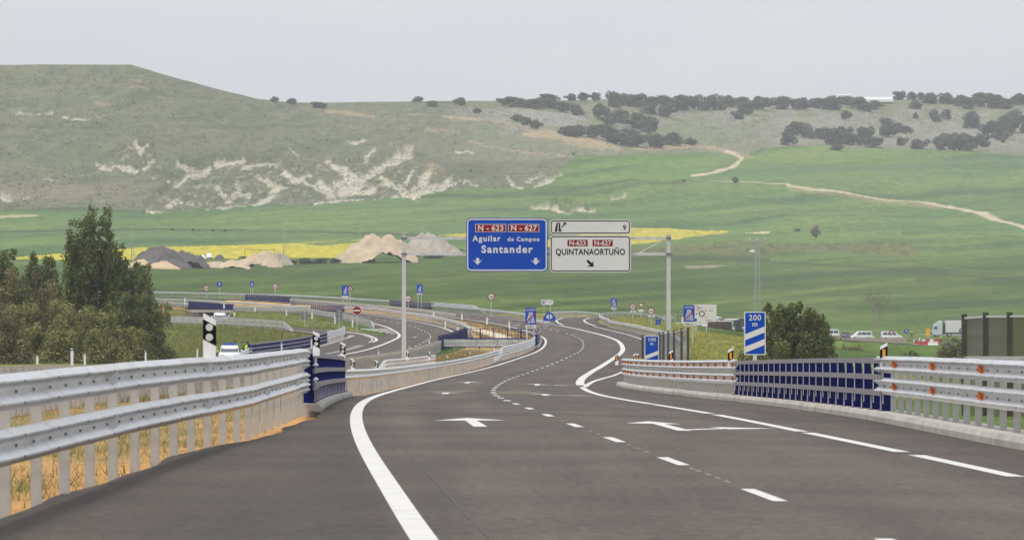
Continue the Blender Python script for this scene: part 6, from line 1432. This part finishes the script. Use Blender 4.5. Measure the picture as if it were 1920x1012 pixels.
# ------------------------------------------------------------------ people: one skinned body each
HIVIS = mat('hi_vis_yellow', (.62, .80, .02), .6, var=.08); NAVY = mat('dark_uniform', (.014, .015, .022), .8, var=.2); SKIN = mat('skin', (.45, .27, .19), .6); HAIR = mat('dark_hair', (.015, .012, .010), .8); SILVER = mat('reflective_tape', (.62, .63, .62), .3)
def person(label, loc, rz, pose='stand', trousers=None, scale=1.0):
    root = empty('person', loc, rz, label, 'person'); root.scale = (scale,) * 3
    arms = {'stand': ((.24, .02, 1.12), (.27, -.04, .88)), 'folded': ((.25, -.02, 1.14), (.10, -.22, 1.10)), 'akimbo': ((.36, .06, 1.18), (.20, -.06, 1.0))}[pose]
    V = [(0, 0, .96), (0, 0, 1.15), (0, .01, 1.36), (0, 0, 1.50), (0, -.015, 1.60), (0, -.02, 1.70)]; Rr = [.155, .145, .17, .065, .088, .085]; E = [(0, 1), (1, 2), (2, 3), (3, 4), (4, 5)]
    for s in (-1, 1):
        b = len(V); V += [(s * .19, .01, 1.41), (s * arms[0][0], arms[0][1], arms[0][2]), (s * arms[1][0], arms[1][1], arms[1][2]), (s * arms[1][0], arms[1][1] - .03, arms[1][2] - .09)]; Rr += [.075, .052, .038, .032]; E += [(2, b), (b, b + 1), (b + 1, b + 2), (b + 2, b + 3)]
        b = len(V); V += [(s * .10, 0, .88), (s * .115, -.02, .50), (s * .12, .02, .09), (s * .14, -.13, .045)]; Rr += [.10, .066, .048, .042]; E += [(0, b), (b, b + 1), (b + 1, b + 2), (b + 2, b + 3)]
    me = bpy.data.meshes.new('body'); me.from_pydata(V, E, []); o = bpy.data.objects.new('body', me); COL.objects.link(o)
    md = o.modifiers.new('s', 'SKIN'); md.use_smooth_shade = True
    for i, r in enumerate(Rr): me.skin_vertices[0].data[i].radius = (r, r * (.72 if i in (0, 1, 2) else 1)); me.skin_vertices[0].data[i].use_root = (i == 0)
    o.modifiers.new('u', 'SUBSURF').levels = 1
    dg = bpy.context.evaluated_depsgraph_get(); dg.update(); m2 = bpy.data.meshes.new_from_object(o.evaluated_get(dg)); bpy.data.objects.remove(o)
    for mm in (NAVY, trousers or NAVY, SKIN): m2.materials.append(mm)
    hx, hz = arms[1][0], arms[1][2] - .03
    for p in m2.polygons:
        c = p.center
        p.material_index = 2 if c.z > 1.52 or (abs(abs(c.x) - hx) < .07 and c.z < hz and c.z > hz - .2 and abs(c.x) > .06 and (pose != 'stand' or c.z < .86)) else 1 if c.z < .98 else 0
    link('body', m2, None, root)
    mb = loft([(-.02, .10, -.12, .12)], power=3); mb = MB(); N = 18; vs = []; fs = []
    secs = [(.98, .195, .140), (1.15, .185, .132), (1.32, .215, .150), (1.42, .205, .125), (1.485, .13, .085)]
    for z, a, b in secs:
        for i in range(N): t = 2 * math.pi * i / N; vs.append((a * math.copysign(abs(math.cos(t)) ** .75, math.cos(t)), .005 + b * math.sin(t), z))
    for k in range(len(secs) - 1):
        for i in range(N): j = (i + 1) % N; fs.append((k * N + i, k * N + j, (k + 1) * N + j, (k + 1) * N + i))
    mb.add(vs, fs); v = mb.build('hi_vis_vest', HIVIS, root, True); mb = MB()
    for z, a, b in ((1.10, .192, .138), (1.22, .203, .146)): mb.tube([(a * 1.02 * math.cos(t), .005 + b * 1.03 * math.sin(t), z) for t in np.linspace(0, 2 * math.pi, 19)], .012, 4, cap=False)
    mb.build('reflective_tape', SILVER, v)
    mb = MB(); N = 14; vs = []; fs = []; secs = [(1.665, .094, .108), (1.73, .098, .112), (1.785, .075, .085), (1.80, .01, .012)]
    for z, a, b in secs:
        for i in range(N): t = 2 * math.pi * i / N; vs.append((a * math.cos(t), -.012 + b * math.sin(t), z))
    for k in range(3):
        for i in range(N): j = (i + 1) % N; fs.append((k * N + i, k * N + j, (k + 1) * N + j, (k + 1) * N + i))
    mb.add(vs, fs); mb.box((0, -.14, 1.672), (.075, .06, .008)); mb.build('cap', HAIR, root, True)
    mb = MB(); mb.box((0, -.108, 1.60), (.014, .018, .024)); bevel(mb.build('nose', SKIN, root), .006)
    return root
x, y, z = at(463.5, 640 + 1.78 * F / 455, 455); person('officer in dark uniform and yellow vest right of the police car, seen from behind', (x, y, z), R_(170), 'akimbo')
x, y, z = at(404, 641.5 + 1.78 * F / 458, 458); person('officer in yellow vest left of the police car, side on', (x, y, z), R_(80), 'stand')
x, y, z = at(440, 608.5, 712); zz_ = float(path_dist(np.array([x]), np.array([y]), L2_R)[1][0]); person('worker in yellow vest with arms folded behind the ramp guardrail', (x, y, zz_ + .01), 0, 'folded')
x, y, z = at(1709.5, 632, 1290); person('worker in yellow jacket between the round blue sign and the yellow board', (x, y, z), R_(20), 'stand')
x, y, z = at(1764.5, 643, 1190); person('worker in yellow jacket standing by the red and white barriers', (x, y, z), R_(10), 'stand')

# ------------------------------------------------------------------ roundabout works on the right
RW = mat('barrier_red', (.45, .03, .04), .5)
def jersey(label, px, py, d, rz, m, group):
    root = empty('plastic_barrier', at(px, py, d), rz, label, 'barrier', group); mb = MB(); pr = [(-.25, 0), (.25, 0), (.22, .22), (.09, .38), (.07, .85), (-.07, .85), (-.09, .38), (-.22, .22)]; n = len(pr)
    mb.add([(-.75, a, b) for a, b in pr] + [(.75, a, b) for a, b in pr], [tuple(range(n)), tuple(range(2 * n - 1, n - 1, -1))] + [(i, i + n, (i + 1) % n + n, (i + 1) % n) for i in range(n)]); fix_normals(mb.build('body', m, root)); mb = MB(); mb.box((0, 0, .88), (.12, .05, .03)); mb.build('filler_cap', M['dark'], root)
for i, (px, py, d, m) in enumerate(((1721, 647.5, 1180, RW), (1733, 647.5, 1180, RW), (1743, 648, 1180, M['white']), (1752, 647.5, 1180, M['white']), (1735, 643, 1200, M['white']), (1742, 643, 1200, RW), (1750, 643, 1200, M['white']), (1757, 643, 1200, RW))):
    jersey('red plastic road barrier in the row by the roundabout works' if m is RW else 'white plastic road barrier in the row by the roundabout works', px, py, d, R_(_rk.uniform(-25, 25)), m, 'red plastic barriers at the works' if m is RW else 'white plastic barriers at the works')
def cone(px, py, d):
    root = empty('traffic_cone', at(px, py, d), 0, 'small white banded traffic cone near the plastic barriers', 'traffic cone', 'cones at the works'); mb = MB(); mb.tube([(0, 0, .04), (0, 0, .9)], [.22, .05], 12); mb.build('body', M['white'], root, True); mb = MB(); mb.box((0, 0, .02), (.28, .28, .025)); mb.build('base', M['orange'], root)
for px, py in ((1714, 644), (1724, 641), (1638, 637)): cone(px, py, 1190)
def small_round(label, px, pyc, r, yb, d):
    return roundsign(label, px, d, pyc, r, 'blue', None, yb)
small_round('round blue arrow sign left of the worker on the country road', 1699, 620.5, 4.4, 634, 1240); small_round('round blue arrow sign in front of the white trailer', 1802.5, 619.5, 4.6, 632, 1240); small_round('blue arrow sign lying low beside the plastic barriers', 1777.5, 645, 4.6, 650, 1170)
x, y, z = at(1740, 632, 1260); yb = empty('information_board', (x, y, z), 0, 'plain yellow works board in front of the articulated lorry', 'sign board'); layer('panel', rrect(-.48, .25, .48, 1.9, .03), 0, M['signyellow'], yb, .03); posts(yb, (-.3, .3), 1.0, .4, .07)
d = 1240.0; x, y, zc = at(1671.5, 623, d); zb = at(0, 640, d)[2]; root = empty('road_sign', (x, y, zb), 0, 'give way triangle in front of the white van', 'road sign'); z = zc - zb
mb = MB(); mb.plate([(0, z - .62), (.62, z + .42), (-.62, z + .42)], -.01, .02); mb.build('panel', M['signred'], root); layer('white_field', [(0, z - .32), (.36, z + .26), (-.36, z + .26)], -.01, M['signwhite'], root); posts(root, (0,), z, .4, .08)
# wall and rail in front of the vehicles
WALL = mat('pale_render', (.52, .44, .36), .9, var=.1); w0, w1 = np.array(at(1579, 642.5, 1160)), np.array(at(1699, 643, 1175)); wl = empty('concrete_wall', tuple(w0), 0, 'low pale wall in front of the parked white vehicles', 'wall'); v = w1 - w0
for k in range(6): a, b = v * k / 6, v * (k + .985) / 6; mb = MB(); mb.bar((a[0], a[1], .45), (b[0], b[1], .45 + b[2] - a[2]), .3, 1.0); mb.build('wall_panel', WALL, wl)
guardrail('guardrail', [at(1500, 649, 1130), at(1560, 649, 1130), at(1640, 649, 1138), at(1720, 650, 1145)], +1, 'straight guardrail below the pale wall', (0.42,), 4.0, False); guardrail('guardrail', [at(1640, 630.5, 1330), at(1740, 630.5, 1345), at(1860, 630, 1360)], +1, 'pale rail running behind the white van and the lorry', (0.35,), 4.0, False)

# ------------------------------------------------------------------ spoil heaps
def heap(label, px0, px1, ytop, ybase, m, seed, peaks=2, flat=.5, group=None):
    """loose tipped material: conical heaps with slumped flanks"""
    b = np.array(far_at((px0 + px1) / 2, ybase)); s = F / b[1]; w = (px1 - px0) / s / 2; h = (ybase - ytop) / s; rng = np.random.default_rng(seed)
    n = 44; gx_, gy_ = np.meshgrid(np.linspace(-1, 1, n), np.linspace(-1, 1, n)); pk = [(rng.uniform(-.5, .5) if peaks > 1 else 0, rng.uniform(-.3, .3), rng.uniform(.78, 1.0) if i else 1.0) for i in range(peaks)]
    z = np.zeros_like(gx_)
    for a, c, hh_ in pk: z = np.maximum(z, hh_ * np.clip(1.10 - 1.12 * np.hypot((gx_ - a) / (1 - abs(a) * .75), (gy_ - c) * .95) ** (1.25 + .25 * flat), 0, 1))
    z = z * (.55 + .9 * fbm(gx_ * 2.6 + seed, gy_ * 2.6, 4, seed)) + (z > 0) * (fbm(gx_ * 14, gy_ * 14, 3, seed) - .5) * .22 - (z > .1) * .10 * np.abs(2 * fbm(gx_ * 7 + seed, gy_ * 2.5, 3, seed + 5) - 1)
    z = z / z.max() * h; X = gx_ * w; Yv = gy_ * w * .5; G = ground((X + b[0]).ravel(), (Yv + b[1]).ravel()).reshape(n, n) - b[2]; Z = np.where(z > .02 * h, G + z, G - .6)
    V = np.stack([X.ravel(), Yv.ravel(), Z.ravel()], 1); idx = np.arange(n * n).reshape(n, n); Fq = np.stack([idx[:-1, :-1].ravel(), idx[:-1, 1:].ravel(), idx[1:, 1:].ravel(), idx[1:, :-1].ravel()], 1)
    me = bpy.data.meshes.new('spoil_heap'); me.from_pydata(V.tolist(), [], Fq.tolist()); me.polygons.foreach_set('use_smooth', [True] * len(Fq)); o = link('spoil_heap', me, m); o.location = b; tag(o, label, 'spoil heap', group); return o
SAND = mat('pale_spoil', (.55, .44, .31), .95, var=.18, scale=.5, bump=.6, bscale=2); OCH = mat('sandy_spoil', (.58, .44, .27), .95, var=.15, scale=.5, bump=.6, bscale=2); GRV = mat('grey_gravel', (.135, .125, .125), .95, var=.3, scale=.5, bump=.6, bscale=2); GRV2 = mat('grey_tan_spoil', (.42, .37, .31), .95, var=.2, scale=.5, bump=.6, bscale=2)
heap('large dark grey gravel heap against the yellow field', 244, 362, 459, 501, GRV, 1, 3, 1); heap('second dark grey heap sloping down beside the largest', 296, 394, 468, 502, GRV, 2, 2, 1); heap('sandy yellow heap in front of the dark gravel heaps', 235, 338, 486, 503, OCH, 3, 2, 1); heap('long low pale heap right of the dark gravel', 358, 470, 485, 502, SAND, 4, 3, 1); heap('pointed pale heap with a flat flank', 430, 530, 469, 500, SAND, 5, 2, 1); heap('small grey tan heap next to the hedge', 500, 552, 472, 497, GRV2, 6, 1); heap('little brown heap on the yellow field edge', 400, 424, 476, 487, GRV, 9, 1)
heap('biggest pale earth mound left of the gantry post', 600, 784, 437, 492, SAND, 7, 4, 1); heap('grey tan mound behind the gantry arm', 745, 890, 434, 479, GRV2, 8, 3, 1); heap('low pale earth spread in front of the biggest mound', 640, 705, 476, 492, SAND, 10, 2, 1)
for px, py, lb in ((378, 490, 'white site vehicle between the dark and pale heaps'), (391, 486, 'second white site vehicle behind the pale heap')):
    b = far_at(px, py); car(lb, b, R_(12), M['carwhite'], 'van')
for i, (xa, xb, yt, ybm) in enumerate(((459, 515, 468, 482), (326, 348, 473, 492))):
    a, b = np.array(far_at(xa, ybm)), np.array(far_at(xb, ybm)); h = (ybm - yt) * a[1] / F; rt = empty('goal_frame', tuple(a), 0, ('wide dark pipe frame over the pointed pale heap', 'narrow dark pipe frame in front of the second dark heap')[i], 'frame'); v = b - a
    for q in (a * 0, v): mb = MB(); mb.tube([tuple(q + [0, 0, -.3]), tuple(q + [0, 0, h])], .07, 6); mb.build('upright', M['dark'], rt)
    mb = MB(); mb.tube([(0, 0, h), tuple(v + [0, 0, h])], .07, 6); mb.build('crossbar', M['dark'], rt)
# white stones
heap('little white stone pile by the pylon in the waste strip', 1404, 1418, 466, 471.5, mat('white_stone', (.6, .58, .55), .9), 14, 1)

# ------------------------------------------------------------------ masts, pylon and wire
GRY = mat('mast_grey', (.34, .36, .37), .6)
for px, y0, y1, lb in ((247, 424, 492, 'pale lamp mast beside the poplar top'), (532, 424, 484, 'pale lamp mast beside the pointed pale heap'), (791, 413, 476, 'pale lamp mast in front of the grey tan mound')):
    b = far_at(px, y1); h = (y1 - y0) * b[1] / F; rt = empty('lamp_mast', b, 0, lb, 'lamp mast'); mb = MB(); mb.tube([(0, 0, -.5), (0, 0, h)], [.12, .06], 8); mb.build('pole', GRY, rt, True); mb = MB(); mb.tube([(-.65, 0, h + .05), (0, 0, h), (.65, 0, h + .05)], .04, 6); mb.build('arm', GRY, rt)
    for s in (-1, 1): mb = MB(); mb.box((s * .75, 0, h + .03), (.22, .12, .06)); mb.build('lamp_head', GRY, rt)
    mb = MB(); mb.tube([(.62, .3, -.5), (.62, .3, h * .9)], .07, 6); mb.build('second_pole', GRY, rt)
for px, y0, y1, lb in ((1474, 409, 437, 'thin pale mast in the far right field'), (1839, 431, 442, 'short pale post on the right field edge')):
    b = far_at(px, y1); h = (y1 - y0) * b[1] / F; rt = empty('field_mast', b, 0, lb, 'mast'); mb = MB(); mb.tube([(0, 0, -.5), (0, 0, h)], [.12, .08], 6); mb.build('pole', GRY, rt); mb = MB(); mb.tube([(-.5, 0, h - .2), (.5, 0, h - .2)], .05, 6); mb.build('crossarm', GRY, rt)
dP = 900.0; zb = gz((1420 - 960) * dP / F, dP); b = ((1420 - 960) * dP / F, dP, zb); h = at(0, 449, dP)[2] - zb; rt = empty('lattice_pylon', b, 0, 'slender grey lattice pylon behind the 200 m sign', 'pylon')
wb_, wt_ = .48, .30
def cor(k, t): w = wb_ + (wt_ - wb_) * t; return ((-w, -w), (w, -w), (w, w), (-w, w))[k % 4] + (t * h,)
for k in range(4): mb = MB(); mb.bar(cor(k, 0), cor(k, 1), .09); mb.build('leg', GRY, rt)
nb_ = 18
for k in range(4):
    mb = MB()
    for i in range(nb_):
        a, c = (k, k + 1) if i % 2 else (k + 1, k); mb.bar(cor(a, i / nb_), cor(c, (i + 1) / nb_), .055)
    mb.build('lattice_bracing', GRY, rt)
mb = MB(); mb.bar((-1.3, 0, h - .1), (1.3, 0, h - .1), .12); mb.build('crossarm', GRY, rt)
for s in (-1.2, 0, 1.2): mb = MB(); mb.tube([(s, 0, h - .05), (s, 0, h + .35)], .06, 6); mb.build('insulator', M['white'], rt)
top = np.array(b) + [1.2, 0, h + .3]; e = np.array(at(2050, 513, 820)); P = [tuple(top + (e - top) * t - np.array([0, 0, 1.6 * 4 * t * (1 - t)])) for t in np.linspace(0, 1, 24)]
mb = MB(); mb.tube(P, .022, 5); tag(mb.build('power_line', GRY, None, True), 'single overhead wire running right from the lattice pylon', 'power line')
# ------------------------------------------------------------------ farm hangar on the ridge
b = np.array(far_at(1645, 193)); sF = b[1] / F; hg = empty('farm_hangar', tuple(b), R_(-6), 'white round-roofed farm hangar on the ridge among the oaks', 'farm building'); HW = mat('hangar_white', (.80, .81, .82), .6, var=.03); Lh = 29 * sF; Wd = 5.0; hh_ = 10 * sF
mb = MB(); N = 12; vs = []; fs = []
for x in (-Lh, Lh):
    for i in range(N + 1): a = math.pi * i / N; vs.append((x, -Wd * math.cos(a), hh_ * .45 + hh_ * .55 * math.sin(a)))
for i in range(N): fs.append((i, i + 1, N + 2 + i, N + 1 + i))
mb.add(vs, fs); fix_normals(mb.build('roof', HW, hg, True))
mb = MB(); 
for s in (-1, 1): mb.box((0, s * (Wd - .05), hh_ * .22), (Lh - .02, .05, hh_ * .23))
mb.build('side_walls', HW, hg); 
for x in (-Lh + .03, Lh - .03):
    mb = MB(); m_ = [(x, -Wd * .98, -.5)] + [(x, -Wd * .98 * math.cos(math.pi * i / N), hh_ * .45 + hh_ * .54 * math.sin(math.pi * i / N)) for i in range(N + 1)] + [(x, Wd * .98, -.5)]; mb.add(m_, [tuple(range(len(m_)))]); mb.build('gable', HW, hg)
b = np.array(far_at(1582, 190)); sm = empty('farm_shed', tuple(b), R_(-6), 'low white shed peeping over the oaks left of the hangar', 'farm building'); mb = MB(); mb.box((0, 0, 1.9), (4.2, 3, 1.9)); mb.build('walls', HW, sm); mb = MB(); mb.add([(-4.4, -3.2, 3.8), (4.4, -3.2, 3.8), (4.4, 0, 4.6), (-4.4, 0, 4.6), (4.4, 3.2, 3.8), (-4.4, 3.2, 3.8)], [(0, 1, 2, 3), (3, 2, 4, 5)]); mb.build('roof', HW, sm)

# ------------------------------------------------------------------ haze: the air itself
mb = MB(); mb.box((0, 2370, 70), (3100, 2680, 92)); hz = mb.mesh('haze'); hm, ht_, _b = newmat('haze_air'); ht_.nodes.remove(_b); pv = ht_.nodes.new('ShaderNodeVolumePrincipled')
pv.inputs['Color'].default_value = (.93, .95, 1.0, 1); pv.inputs['Density'].default_value = 1.05e-4; pv.inputs['Anisotropy'].default_value = 0.0
ht_.links.new(pv.outputs[0], ht_.nodes['Material Output'].inputs['Volume']); o = link('haze', hz, hm); tag(o, 'thin even haze in the valley air', 'haze', kind='stuff')
